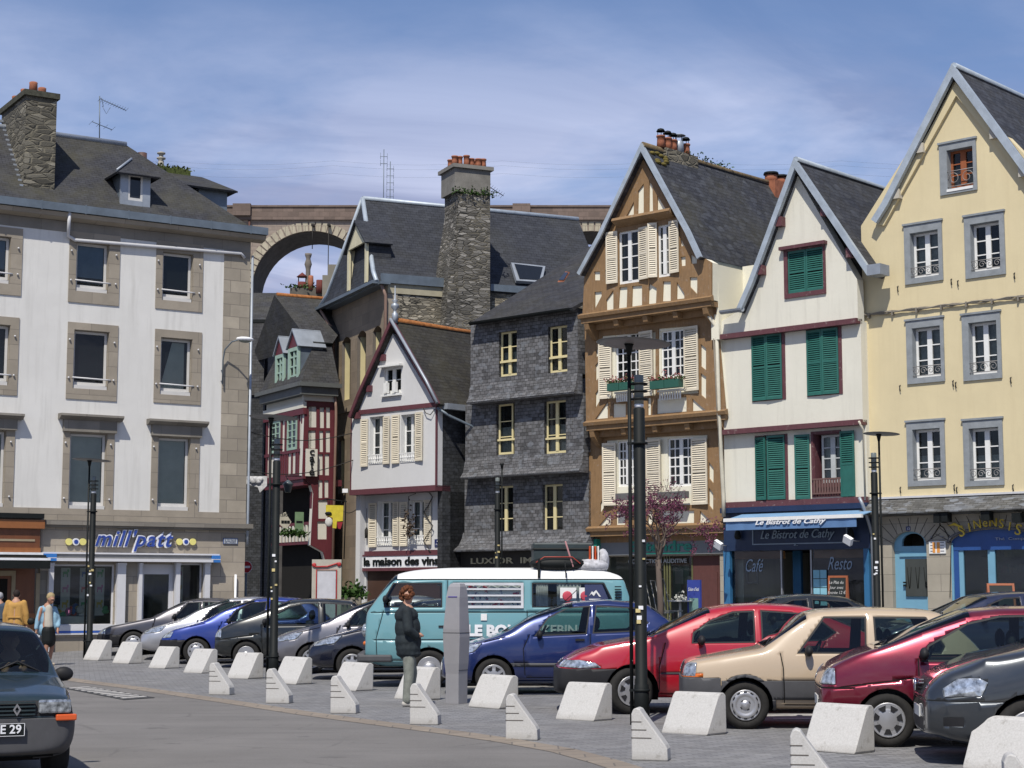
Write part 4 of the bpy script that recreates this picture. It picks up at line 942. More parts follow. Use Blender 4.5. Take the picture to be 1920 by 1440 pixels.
def white_house():
    H = rowhouse('white_gabled_house', 1368, 'cream rendered gabled house with green louvred shutters above the blue bistro front')
    m_c = plaster('cream_render', (.66, .64, .55), (.34, .32, .27), .6, .06); m_bu = wood('burgundy_paint', (.11, .038, .045), .2, 20, .6, .3)
    UR = H.uv(1630, 800)[0]; yg, y2, y1 = -.42, -.30, -.15
    zt0 = H.uv(1500, 943, y1)[1]; z12 = (H.uv(1368, 812, y1)[1]+H.uv(1627, 790, y1)[1])/2; z23 = (H.uv(1368, 630, y2)[1]+H.uv(1627, 602, y2)[1])/2
    aG = H.uv(1490, 320, yg); lG = H.uv(1386, 582, yg); rG = H.uv(1630, 520, yg)
    # gable
    ho = H.rect(1478, 467, 1545, 547, yg); x = MB(); x.prism([(0, z23), (UR, z23), (UR, rG[1]), aG, (lG[0], lG[1]), (0, lG[1]-.3)], yg, yg+.3, holes=[rpoly(ho)]); H.build(x, 'wall', m_c)
    w2 = [H.rect(1411, 627, 1467, 750, y2), H.rect(1514, 617, 1573, 740, y2)]
    x = MB(); x.prism([(0, z12), (UR, z12), (UR, z23), (0, z23)], y2, .3, holes=[rpoly(r) for r in w2]); H.build(x, 'wall', m_c)
    w1 = [H.rect(1418, 817, 1473, 937, y1), H.rect(1526, 812, 1577, 930, y1)]
    x = MB(); x.prism([(0, zt0), (UR, zt0), (UR, z12), (0, z12)], y1, .3, holes=[rpoly(r) for r in w1]); H.build(x, 'wall', m_c)
    x = MB(); x.box(0, .25, .3, 8, 0, lG[1]); x.box(UR-.25, UR, .3, 8, 0, rG[1]-.6); H.build(x, 'side_wall', m_c)
    for (z, y, n, h) in ((z23, yg, 'beam', .12), (z12, y2, 'beam', .12), (zt0, y1, 'beam', .18)):
        x = MB(); x.box(-.03, UR, y-.09, y+.2, z-h*.6, z+h*.5); H.build(x, n, m_bu)
    # gable window
    o = grow(ho, .11, .06, .12, .04); x = MB(); x.prism(rpoly(o), yg-.05, yg+.002, holes=[rpoly(ho)]); x.box(o[0]-.08, o[1]+.06, yg-.16, yg, o[3], o[3]+.09); H.build(x, 'window_surround', m_bu)
    c = (ho[0]+ho[1])/2
    shutter(H, (ho[0], c-.005, ho[2], ho[3]), yg+.02, m_green); shutter(H, (c+.005, ho[1], ho[2], ho[3]), yg+.02, m_green, 0, 'R')
    for r in w2:
        x = MB(); o = grow(r, .02, .1, .02, .02); x.prism(rpoly(o), y2-.02, y2+.002, holes=[rpoly(r)]); H.build(x, 'window_surround', m_bu)
        c = (r[0]+r[1])/2; shutter(H, (r[0], c-.005, r[2], r[3]), y2-.01, m_green, .05); shutter(H, (c+.005, r[1], r[2], r[3]), y2-.01, m_green, .08, 'R')
        H.room(r, y2+.3)
    r = w1[0]; x = MB(); o = grow(r, .02, .08, .02, .02); x.prism(rpoly(o), y1-.02, y1+.002, holes=[rpoly(r)]); H.build(x, 'window_surround', m_bu)
    c = r[0]+(r[1]-r[0])*.42; shutter(H, (r[0], c-.0, r[2], r[3]-.03), y1-.01, m_green, .25); shutter(H, (c+.01, r[1], r[2], r[3]), y1-.01, m_green, .1, 'R')
    r = w1[1]; x = MB(); o = grow(r, .06, .02, .02, .06); x.prism(rpoly(o), y1-.03, y1+.002, holes=[rpoly(r)]); H.build(x, 'window_surround', m_bu)
    x = MB(); x.box(r[0], r[0]+.02, y1, .2, r[2], r[3]); x.box(r[0], r[1], y1, .2, r[3]-.02, r[3]); H.build(x, 'reveal', m_bu)
    H.room(r, .28); rw = (r[0]+.12, r[1]-.01, r[2]+.35, r[3]-.03); window(H, rw, y1+.2, plain('window_greywhite', (.42, .44, .44), .6), 1, 4, .06, 2, mid=.14, curtain=.99)
    x = MB(); x.box(r[0], r[1], y1+.1, .2, r[2], r[2]+.33); H.build(x, 'parapet', m_bu)
    x = MB(); x.box(r[0]-.02, r[1]+.02, y1-.07, y1-.04, r[2]+.42, r[2]+.46); x.box(r[0]-.02, r[1]+.02, y1-.07, y1-.04, r[2]+.05, r[2]+.09)
    for k in range(10): u = r[0]+(r[1]-r[0])*(k+.5)/10; x.box(u-.025, u+.025, y1-.065, y1-.045, r[2]+.09, r[2]+.42)
    H.build(x, 'railing', plain('railing_brown', (.14, .08, .07), .7))
    l = H.rect(1494, 815, 1520, 936, y1); shutter(H, l, y1-.03, m_green, .12, 'R'); l = H.rect(1578, 808, 1606, 931, y1); shutter(H, l, y1-.03, m_green, .1, 'L', solid_bot=True)
    H.finish(); 
    # roof
    a = H.uv(1490, 300, yg-.24); le = H.uv(1382, 583, yg-.24); re = H.uv(1634, 512, yg-.24)
    lm = H.uv(1405, 530, yg-.24)
    gable(H, a, le, (re[0], re[1]), yg-.24, 9, slate('slate_far', ()), MC['zinc_light'], .12, .1, lm)
    x = MB()
    for (px, py) in ((1456, 412), (1420, 503), (1540, 392), (1588, 470)):
        u, z = H.uv(px, py, yg-.3); x.box(u-.10, u+.08, yg-.2, yg, z-.15, z+.10)
    x.each('purlin_end', m_bu, H.root)
    g1, g2 = H.at(1352, 583, yg-.3), H.at(1392, 576, yg-.3); gutter(H, (g1.x, yg-.3, g1.z), (g2.x, yg-.3, g1.z), .1)
    x = MB(); q = H.at(1632, 512, yg-.35); x.box(q.x-.1, q.x+.28, yg-.35, yg+.1, q.z-.05, q.z+.22); H.build(x, 'gutter_box', m_zinc)
    x = MB(); u = .06; x.tube([(u-.1, yg-.3, g1.z-.08), (u, -.35, g1.z-.5), (u, -.5, z23), (u, -.42, z12), (u, -.3, zt0+.2), (u, -.3, zt0-.3)], .055, 8); H.build(x, 'down_pipe', plain('pipe_cream', (.50, .47, .38), .6))
    x = MB(); u = UR-.03
    x.tube([(u, yg-.02, z12), (u, y1-.1, z12-.2), (u, y1-.08, zt0)], .03, 6); H.build(x, 'down_pipe', MC['pipe_cream'])
    # bistro front
    m_nv = wood('navy_paint', (.012, .028, .075), .2, 12, .45); m_bl = wood('bistro_blue', (.03, .14, .29), .15, 12, .5)
    zf0 = H.uv(1490, 1031)[1]
    x = MB(); x.box(-.08, UR, -.12, .1, zf0, zt0-.1); H.build(x, 'shop_fascia', m_nv)
    x = MB(); x.box(-.1, UR+.02, -.25, .0, zt0-.2, zt0-.06); H.build(x, 'fascia_cap', m_nv)
    r = H.rect(1410, 989, 1588, 1020, -.15); x = MB(); x.prism(rpoly(r), -.145, -.12, holes=[rpoly(grow(r, -.03))]); H.build(x, 'sign_border', plain('sign_line', (.22, .28, .36), .5))
    lettering(H, 'Le Bistrot de Cathy', 1426, 1565, 993, 1014, -.16, plain('letter_greyblue', (.24, .31, .40), .5), .35, .0)
    lettering(H, 'L', 1488, 1496, 1019, 1023, -.16, MC['letter_greyblue'], .3)
    # awning
    m_aw = plain('awning_lightblue', (.17, .30, .46), .8, 0, .12, 3, .2); m_av = plain('awning_valance', (.10, .19, .36), .8, 0, .1, 3, .2)
    zt = H.uv(1490, 960, -.2)[1]; yb = -.95; zb = H.uv(1490, 970, yb)[1]; ul = H.uv(1361, 972, yb)[0]; ur = H.uv(1614, 972, yb)[0]
    x = MB(); x.slab([(ul+.0, yb, zb), (ur, yb, zb), (ur, -.15, zt), (ul+.0, -.15, zt)], .02); aw = H.build(x, 'awning', m_aw)
    x = MB(); x.box(ul-.05, ur+.05, yb-.05, yb+.03, zb-.06, zb+.03); x.build('awning_bar', m_white, aw)
    zv = H.uv(1490, 991, yb)[1]; n = 40; x = MB(); vs = []
    for i in range(n+1):
        u = ul+(ur-.12-ul)*i/n; y_ = yb-.01+.012*sin(i*1.1); vs += [(u, y_, zv), (u, yb-.01, zb-.05)]
    x.add(vs, [(2*i, 2*i+2, 2*i+3, 2*i+1) for i in range(n)], 0, True); x.build('awning_valance', m_av, aw)
    lettering(H, 'Le Bistrot de Cathy', 1416, 1549, 973, 985, yb-.04, m_lett_white, .35, .004, aw)
    # lamps on arms
    for (px, py, sx) in ((1592, 1013, 1612), (1349, 1022, 1362)):
        c = H.at(px, py, -.9); x = MB(); b_ = H.at(sx, py, -.1); x.tube([(b_.x, -.1, c.z), (c.x, -.9, c.z)], .015, 5); o = H.build(x, 'lamp_arm', m_pipe)
        x = MB(); M = Matrix.Translation((c.x, -.95, c.z)) @ Matrix.Rotation(.5, 4, 'Y') @ Matrix.Rotation(.4, 4, 'X'); x.box(-.12, .12, -.05, .05, -.10, .10, 0, M); x.build('lamp_head', m_lett_white, o)
    for px in (1385, 1597):
        u, z = H.uv(px, 1003, -.2); x = MB(); x.lathe([(.02, .18), (.05, .14), (.08, .03), (.09, -.05), (.06, -.12)], (u, -.25, z), 10); H.build(x, 'wall_lantern', m_black)
    # glazing
    x = MB()
    for (a_, c_) in ((1361, 1373), (1624, 1634)): q = H.rect(a_, 1031, c_, 1150); x.box(q[0], q[1], -.1, .15, .2, zf0)
    H.build(x, 'shop_frame', m_bl)
    x = MB(); q = H.rect(1489, 1040, 1504, 1150, .9); x.box(q[0], q[1], .85, .95, .2, zf0); H.build(x, 'door_post', m_bl)
    x = MB()
    for a_ in (1466, 1522): q = H.rect(a_-1.2, 1031, a_+1.2, 1150); x.box(q[0], q[1], -.02, .05, .2, zf0)
    H.build(x, 'mullion', plain('alu', (.35, .36, .38), .35, .6))
    x = MB(); la, lb = H.uv(1373, 1090)[0], H.uv(1465, 1090)[0]; ra, rb = H.uv(1523, 1090)[0], H.uv(1624, 1090)[0]
    x.add([(la, .01, .2), (lb, .01, .2), (lb, .01, zf0), (la, .01, zf0)], [(0, 1, 2, 3)]); x.add([(ra, .01, .2), (rb, .01, .2), (rb, .01, zf0), (ra, .01, zf0)], [(0, 1, 2, 3)]); H.build(x, 'shop_glass', m_glass)
    H.rooms = MB(); H.room((0, UR, .2, zf0), .16, 3.5, 0); H.build(H.rooms, 'shop_interior', m_dark)
    for (a_, c_) in ((la, lb), (ra, rb)):
        x = MB(); x.box(a_, c_, .12, .2, zf0-.22, zf0-.02); H.build(x, 'curtain_pole', plain('lit_wood', (.30, .14, .05), .6))
    lettering(H, 'Café', 1398, 1432, 1048, 1072, -.01, MC['letter_greyblue'], .4, 0, ext=.002); lettering(H, 'Resto', 1552, 1598, 1044, 1068, -.01, MC['letter_greyblue'], .4, 0, ext=.002)
    x = MB(); q = H.rect(1399, 1060, 1421, 1094, .4); x.prism(rpoly(q), .4, .43, holes=[rpoly(grow(q, -.05))]); H.build(x, 'picture_frame', plain('frame_grey', (.2, .2, .19), .6))
    x = MB(); q = H.rect(1525, 1068, 1551, 1136, -.02)
    for i in range(2):
        for j in range(4):
            w = (q[1]-q[0])/2; h = (q[3]-q[2])/4; 
            if i == 0 and j == 0: continue
            x.box(q[0]+i*w+.01, q[0]+(i+1)*w-.01, -.03, -.02, q[2]+j*h+.01, q[2]+(j+1)*h-.01)
    x.box(q[0], q[0]+(q[1]-q[0])*.5, -.035, -.02, q[2]-.02, q[2]+(q[3]-q[2])*.25, 1); x.box(q[0]+.05, q[0]+(q[1]-q[0])*.4, -.04, -.035, q[2]+.05, q[2]+(q[3]-q[2])*.18, 0)
    H.build(x, 'menu_sheets', [plain('menu_paper', (.22, .45, .55), .7), m_black])
    # side slice seen above the neighbour: handled by the timbered house
    return H

def timber_house():
    H = rowhouse('half_timbered_house', 1104, 'tall half-timbered house with brown beams and cream louvred shutters')
    m_b = wood('brown_timber', (.25, .15, .070), .22, 22, .7, .25); m_p = plaster('infill_cream', (.74, .71, .58), (.5, .47, .4), .2, .05)
    y1, y2, y3 = 0, -.4, -.85
    UR1 = H.uv(1363, 880, y1)[0]
    z4 = lambda a, b: (1080+a/4.571, 240+b/4.571); z1_ = lambda a, b: (840+a/4, 240+b/4); z2 = lambda a, b: (840+a/3.556, 560+b/3.556); z3 = lambda a, b: (840+a/3.556, 860+b/3.556)
    def timber(name_y, outline, panels, y, wins, big=()):
        hp = [H.poly(p, y) for p in panels]; wr = [H.rect(*w, y) for w in wins]
        x = MB(); x.prism(H.poly(outline, y), y+.05, y+.3, holes=[rpoly(r) for r in wr]); H.build(x, 'wall', m_p)
        x = MB(); x.prism(H.poly(outline, y), y, y+.05, holes=hp+([H.poly(p, y) for p in big] or [rpoly(r) for r in wr])); H.build(x, 'timber_frame', m_b)
        for r in wr: H.room(r, y+.3)
        return wr
    # --- gable storey
    P = [[z4(415, 785), z4(495, 765), z4(495, 630)], [z4(525, 765), z4(580, 750), z4(580, 475), z4(530, 540)], [z4(622, 740), z4(660, 733), z4(655, 500), z4(625, 445)], [z4(693, 725), z4(775, 705), z4(695, 575)],
         [z4(155, 1305), z4(205, 1305), z4(205, 1228), z4(155, 1230)], [z4(248, 1290), z4(266, 1290), z4(266, 1213), z4(248, 1215)],
         [z4(900, 1185), z4(938, 1180), z4(938, 1100), z4(895, 1105)], [z4(895, 1015), z4(930, 1010), z4(895, 940)], [z4(985, 1165), z4(1035, 1160), z4(1035, 1120), z4(980, 1080)],
         [z1_(1098, 1365), z1_(1152, 1260), z1_(1152, 1225), z1_(1098, 1230)], [z1_(1185, 1365), z1_(1240, 1362), z1_(1240, 1215), z1_(1185, 1290)], [z1_(1275, 1352), z1_(1340, 1350), z1_(1345, 1190), z1_(1285, 1195)],
         [z1_(1375, 1340), z1_(1455, 1335), z1_(1455, 1180), z1_(1380, 1185)], [z1_(1500, 1320), z1_(1560, 1316), z1_(1565, 1200), z1_(1505, 1165)], [z1_(1605, 1300), z1_(1670, 1297), z1_(1670, 1150), z1_(1612, 1150)],
         [z1_(1712, 1285), z1_(1772, 1278), z1_(1772, 1240), z1_(1715, 1150)], [z1_(1812, 1190), z1_(1868, 1250), z1_(1870, 1118), z1_(1812, 1120)]]
    out = [(1092, 592), (1334, 562), (1334, 492), (1310, 478), (1204, 295), (1140, 430), (1096, 512)]
    W3 = timber(3, out, P, y3, [(1160, 432, 1198, 531), (1233, 421, 1256, 519)])
    # --- second floor
    P = [[z2(985, 400), z2(1012, 365), z2(1012, 320), z2(985, 340)], [z2(982, 555), z2(1012, 515), z2(1012, 405), z2(982, 445)], [z2(980, 735), z2(1012, 680), z2(1012, 590), z2(982, 632)],
         [z2(980, 803), z2(1065, 796), z2(1065, 680)], [z2(1098, 793), z2(1185, 788), z2(1185, 700), z2(1098, 700)], [z2(1330, 777), z2(1352, 775), z2(1352, 660), z2(1330, 660)], [z2(1390, 768), z2(1590, 752), z2(1590, 655), z2(1390, 665)],
         [z2(1628, 750), z2(1718, 744), z2(1628, 665)], [z2(1684, 450), z2(1720, 480), z2(1720, 330), z2(1684, 300)], [z2(1684, 640), z2(1720, 672), z2(1720, 520), z2(1684, 495)]]
    W2 = timber(2, [(1099, 797), (1361, 778), (1345, 600), (1330, 565), (1096, 595)], P, y2, [(1152, 625, 1200, 715), (1237, 618, 1282, 707)], [[(1128, 748), (1229, 742), (1229, 622), (1128, 630)], [(1234, 742), (1309, 737), (1309, 610), (1234, 616)]])
    # --- first floor
    P = [[z3(1025, 95), z3(1042, 60), z3(1042, -60), z3(1025, -60)], [z3(1012, 370), z3(1040, 325), z3(1040, 245), z3(1015, 300)], [z3(1005, 447), z3(1085, 442), z3(1085, 355)], [z3(1120, 442), z3(1180, 440), z3(1180, 350), z3(1120, 350)],
         [z3(1330, 440), z3(1365, 438), z3(1365, 345), z3(1330, 345)], [z3(1400, 437), z3(1640, 430), z3(1640, 345), z3(1400, 345)], [z3(1675, 437), z3(1765, 432), z3(1680, 345)],
         [z3(1738, 130), z3(1770, 170), z3(1770, 60), z3(1738, 20)], [z3(1738, 310), z3(1768, 350), z3(1768, 230), z3(1738, 190)]]
    W1 = timber(1, [(1104, 992), (1363, 988), (1363, 790), (1104, 800)], P, y1, [(1156, 826, 1190, 912), (1250, 820, 1298, 912)], [[(1136, 950), (1204, 948), (1204, 822), (1136, 826)], [(1211, 948), (1326, 946), (1326, 815), (1211, 820)]])
    # windows
    m_wt = m_white
    for r in W3: window(H, grow(r, -.0), y3+.06, m_wt, 1, 4, .06, 2, mid=.12)
    for r in W2: window(H, r, y2+.10, m_wt, 2, 5, .05, 2, bar=.035, mid=.12)
    for r in W1: window(H, r, y1+.10, m_wt, 2, 5, .05, 2, bar=.035, mid=.12)
    S = m_cream_sh
    def sh(y, a, b, c, d, ang=.12, h='L'): r = H.rect(a, b, c, d, y); shutter(H, r, y-.02, S, ang, h, .06)
    sh(y3, 1139.5, 435, 1159, 532, .12, 'R'); sh(y3, 1199, 426, 1218, 524, .15, 'L'); sh(y3, 1219, 419, 1233, 521, .45, 'R'); sh(y3, 1256, 414, 1275, 512, .1, 'L')
    sh(y2, 1126, 640, 1148, 748, .15, 'R'); sh(y2, 1200, 621, 1227, 743, .1, 'L'); sh(y2, 1284, 612, 1312, 733, .08, 'L')
    sh(y1, 1134, 831, 1156, 948, .2, 'R'); sh(y1, 1213, 824, 1242, 946, .1, 'L'); sh(y1, 1298, 822, 1329, 946, .08, 'L')
    # window ledges and flower boxes
    m_fb = plain('planter_green', (.02, .09, .065), .5)
    fl = plain('geranium_pink', (.26, .09, .09), .8, 0, .4, 20)
    for (a, b, c, d) in ((1143, 718, 1187, 732), (1223, 713, 1277, 728)):
        r = H.rect(a, b, c, d, y2-.3); x = MB(); m = (r[0]+r[1])/2
        x.box(r[0], m-.01, y2-.42, y2-.2, r[2], r[3]); x.box(m+.01, r[1], y2-.42, y2-.2, r[2], r[3]); o = H.build(x, 'flower_box', m_fb)
        weeds(H, [(r[0]+(r[1]-r[0])*k/6, y2-.3, r[3], .06, .05, .09) for k in range(7)], o, 'flowers', 26, .08, fl); weeds(H, [(r[0]+(r[1]-r[0])*k/6, y2-.3, r[3], .06, .05, .05) for k in range(7)], o, 'leaves', 20, .09)
        x = MB(); x.box(r[0]+.1, r[1]-.1, y2-.22, y2, r[2]-.07, r[2]-.02)
        for k in range(9): u = r[0]+.15+(r[1]-r[0]-.3)*k/8; x.box(u-.02, u+.02, y2-.16, y2-.13, r[2]-.30, r[2]-.07)
        H.build(x, 'balcony_rail', m_wt)
    for (a, b, c, d) in ((1238, 922, 1290, 935), (1160, 925, 1192, 938)):
        r = H.rect(a, b, c, d, y1-.2); x = MB(); x.box(r[0], r[1], y1-.35, y1-.15, r[2], r[3]); H.build(x, 'flower_box', plain('planter_grey', (.12, .12, .12), .7))
    H.finish()
    # jetty beams, brackets
    for (yy, yb, pa, pb, zz_) in ((y3, y2, 1088, 1337, (1212, 580)), (y2, y1, 1098, 1364, (1230, 787)), (y1, .45, 1103, 1366, (1230, 992))):
        z = H.uv(*zz_, yy)[1]; ua, ub = H.uv(pa, zz_[1], yy)[0], H.uv(pb, zz_[1], yy)[0]
        x = MB(); x.prism([(yy-.10, z-.02), (yy-.13, z+.07), (yy+.02, z+.14), (yy+.05, z-.02)], 0, ub-ua, 0, Mxy(ua)); x.prism([(yy-.03, z-.16), (yy-.03, z-.02), (yb+.05, z-.02), (yb+.05, z-.16)], 0, ub-ua-.1, 0, Mxy(ua+.05))
        x.prism([(yb-.16, z-.34), (yb-.16, z-.165), (yb+.05, z-.165), (yb+.05, z-.34)], 0, ub-ua-.2, 0, Mxy(ua+.1))
        H.build(x, 'jetty_beam', m_b)
        if yb < .4:
            x = MB(); n = 5
            for k in range(n):
                u = ua+.15+(ub-ua-.5)*k/(n-1); w = .16
                x.prism([(yb+.02, z-.62), (yb-.1, z-.60), (yy+.02, z-.34), (yy-.02, z-.17), (yb+.02, z-.17)] if k in (0, n-1) else [(yb+.02, z-.33), (yy+.06, z-.33), (yy+.02, z-.17), (yb+.02, z-.17)], 0, w, 0, Mxy(u))
            x.each('bracket', m_b, H.root)
    # collar beam in the gable
    c0, c1 = H.at(1152, 419, y3-.15), H.at(1260, 396, y3-.15); zc = (c0.z+c1.z)/2
    x = MB(); x.prism([(y3-.16, zc-.06), (y3-.30, zc+.02), (y3-.26, zc+.10), (y3, zc+.16), (y3, zc-.14)], 0, c1.x-c0.x, 0, Mxy(c0.x)); H.build(x, 'collar_beam', m_b)
    # roof
    yo = y3-.22; a = H.uv(1203, 272, yo); l = H.uv(1084, 513, yo); r = H.uv(1313, 482, yo); lm = H.uv(1122, 443, yo); rm = H.uv(1290, 432, yo)
    m_sl = slate('slate_mossy', (.040, .042, .050), .22, .13, .35, .16, var=.28)
    gable(H, a, l, r, yo, 7.5, m_sl, MC['zinc_light'], .10, .1, lm, rm, ridge_mat=plain('ridge_mortar', (.16, .12, .07), .95, 0, .4, 6))
    x = MB()
    for k in range(9):
        t_ = random.uniform(.03, .2); x.ball((a[0]+(rm[0]-a[0])*t_, yo+.25+random.uniform(0, 1.3)*(1-3*t_), a[1]+(rm[1]-a[1])*t_+.03), (.07, .13, .06), 0, 6, 4)
    H.build(x, 'lichen', plain('lichen_yellow', (.13, .105, .03), .95, 0, .5, 14))
    # side wall above the white house
    x = MB(); ze = H.uv(1334, 500, y3)[1]; x.box(H.uv(1334, 520, y3)[0]-.25, H.uv(1334, 520, y3)[0]+.0, y3+.3, 6.5, H.uv(1330, 600, y3)[1]-.5, ze+.1); x.box(UR1-.25, UR1, .3, 6.5, 0, H.uv(1330, 600, y3)[1]-.3); H.build(x, 'side_wall', m_p)
    x = MB(); u = H.uv(1334, 520, y3)[0]-.25; z_ = H.uv(1330, 600, y3)[1]-.6; x.box(u+.25, u+1.05, .6, 1.0, z_, ze+.2); H.build(x, 'side_wall', m_p)
    x = MB(); x.box(-.0, .2, .3, 6.5, 0, H.uv(1100, 520, y3)[1]); H.build(x, 'side_wall', m_p)
    g0 = Vector((r[0]-.02, yo+.5, r[1]-.03)); gutter(H, g0, (g0.x, 5, g0.z), .09, m_zincd)
    x = MB(); p = H.at(1342, 505, y3+.9); x.tube([(p.x-.12, y3+.9, p.z+.1), (p.x+.12, y3+.8, p.z-.25), (p.x+.14, y3+.7, p.z-2.0)], .06, 8); H.build(x, 'down_pipe', MC['pipe_cream'])
    x = MB(); u = UR1+.02; x.tube([(u, -.55, H.uv(1350, 640)[1]), (u+.05, -.5, H.uv(1350, 780)[1]), (u+.08, -.3, H.uv(1350, 950)[1])], .02, 5); H.build(x, 'cable', MC['cable_grey'])
    # chimneys
    zt = a[1]
    ch = MB(); q0, q1 = H.side(1240, 262, a[0]), H.side(1300, 290, a[0])
    ch.box(a[0]-.17, a[0]+.17, q0.y, q1.y, zt-1.0, zt+.08); c_ = H.build(ch, 'chimney', rubble('rubble_chimney2', (.16, .14, .10), (.3, .27, .2), 3, 6))
    ps = []; 
    for px in (1239, 1252, 1262, 1286): q = H.side(px, 266, a[0]); ps.append((a[0], q.y, zt+.09))
    pots(H, ps, m_terra, .13, .34, hat=True, parent=c_)
    q = H.side(1273, 262, a[0]); x = MB(); x.lathe([(.14, .05), (.13, .42), (.11, .44)], (a[0], q.y, zt), 12); x.lathe([(.2, .60), (.12, .64), (.01, .65)], (a[0], q.y, zt), 12); 
    for k in range(4): x.tube([(a[0]+.12*cos(k*1.57), q.y+.12*sin(k*1.57), zt+.40), (a[0]+.12*cos(k*1.57), q.y+.12*sin(k*1.57), zt+.61)], .012, 4)
    x.build('metal_cowl', m_zinc, c_)
    weeds(H, [(a[0], q1.y-.3+k*.3, zt+.05, .16, .15, .05) for k in range(7)], c_, 'weeds', 22, .10)
    q = H.side(1455, 330, a[0]); x = MB(); x.box(a[0]-.3, a[0]+.3, q.y-.5, q.y+.5, zt-1, zt+.05); c2 = H.build(x, 'chimney', m_terra)
    for dy in (-.27, .27): x = MB(); x.lathe([(.2, 0), (.19, .25)], (a[0], q.y+dy, zt+.02), 12); x.lathe([(.24, .26), (.22, .33), (.01, .37)], (a[0], q.y+dy, zt+.02), 12, 1); x.build('chimney_pot', [m_terra, m_black], c2)
    # ---- hearing-aid shop at street level
    zg = H.uv(1230, 998)[1]; m_gy = plain('fascia_grey', (.17, .18, .19), .5, 0, .05); m_te = plain('fascia_teal', (.02, .22, .16), .5)
    r = H.rect(1118, 1010, 1360, 1040, .35); x = MB(); x.box(-.0, r[1], .30, .5, r[2], r[3]); fa = H.build(x, 'shop_fascia', m_gy)
    x = MB(); q = H.rect(1100, 1011, 1122, 1034, .2); x.box(q[0], q[1], .12, .30, q[2], q[3]); x.box(q[0]+.04, q[0]+.2, .11, .12, q[2]+.1, q[3]-.08, 1); H.build(x, 'sign_box', [m_te, m_lett_white])
    lettering(H, 'Entendre', 1180, 1297, 1014, 1034, .28, m_te, 0, .012, fa); x = MB(); q = H.rect(1190, 1036, 1298, 1038.5, .29); x.box(q[0], q[1], .29, .30, q[2], q[3]); x.build('fascia_line', m_te, fa)
    x = MB(); q = H.rect(1118, 1043, 1364, 1180, .5); x.box(q[0], q[1], .45, .5, r[2]-.04, r[2]); x.box(H.rect(1352, 1043, 1365, 1100, .4)[0], UR1, .35, .5, 0, r[2]); H.build(x, 'shop_frame', ashlar('ashlar_pale', ()))
    x = MB(); q = H.rect(1300, 1043, 1352, 1180, .5); x.box(q[0], q[1], .5, .56, .2, r[2]-.04); x.box(q[0]+.1, q[1]-.1, .47, .5, .5, r[2]-.5); H.build(x, 'door', wood('door_redbrown', (.10, .035, .03), .2, 15))
    x = MB(); q = H.rect(1106, 1043, 1299, 1180, .5); x.add([(q[0], .52, .3), (q[1], .52, .3), (q[1], .52, r[2]-.04), (q[0], .52, r[2]-.04)], [(0, 1, 2, 3)]); H.build(x, 'shop_glass', m_glass)
    x = MB()
    for px in (1120, 1246, 1251, 1256, 1298): q2 = H.rect(px-1, 1043, px+1, 1100, .5); x.box(q2[0], q2[1], .49, .53, .2, r[2]-.04)
    H.build(x, 'mullion', plain('mullion_olive', (.12, .12, .05), .5))
    H.rooms = MB(); H.room((q[0], q[1], .2, r[2]), .57, 1.6, 0); H.build(H.rooms, 'shop_interior', m_room)
    lettering(H, 'CORRECTION AUDITIVE', 1178, 1288, 1048, 1056, .47, plain('letter_dimwhite', (.32, .33, .32), .5), 0, .004)
    x = MB(); q3 = H.rect(1262, 1062, 1292, 1128, .8); x.box(q3[0], q3[1], .8, .82, q3[2], q3[3]); x.box(q3[0]+.08, q3[1]-.2, .79, .80, q3[2]+.5, q3[3]-.1, 1); x.box(q3[0]+.3, q3[1]-.06, .78, .79, q3[2]+.2, q3[3]-.5, 2); H.build(x, 'window_poster', [plain('poster_green', (.10, .16, .12), .6), plain('poster_pale', (.35, .33, .30), .6), plain('poster_dark', (.05, .06, .05), .6)])
    return H
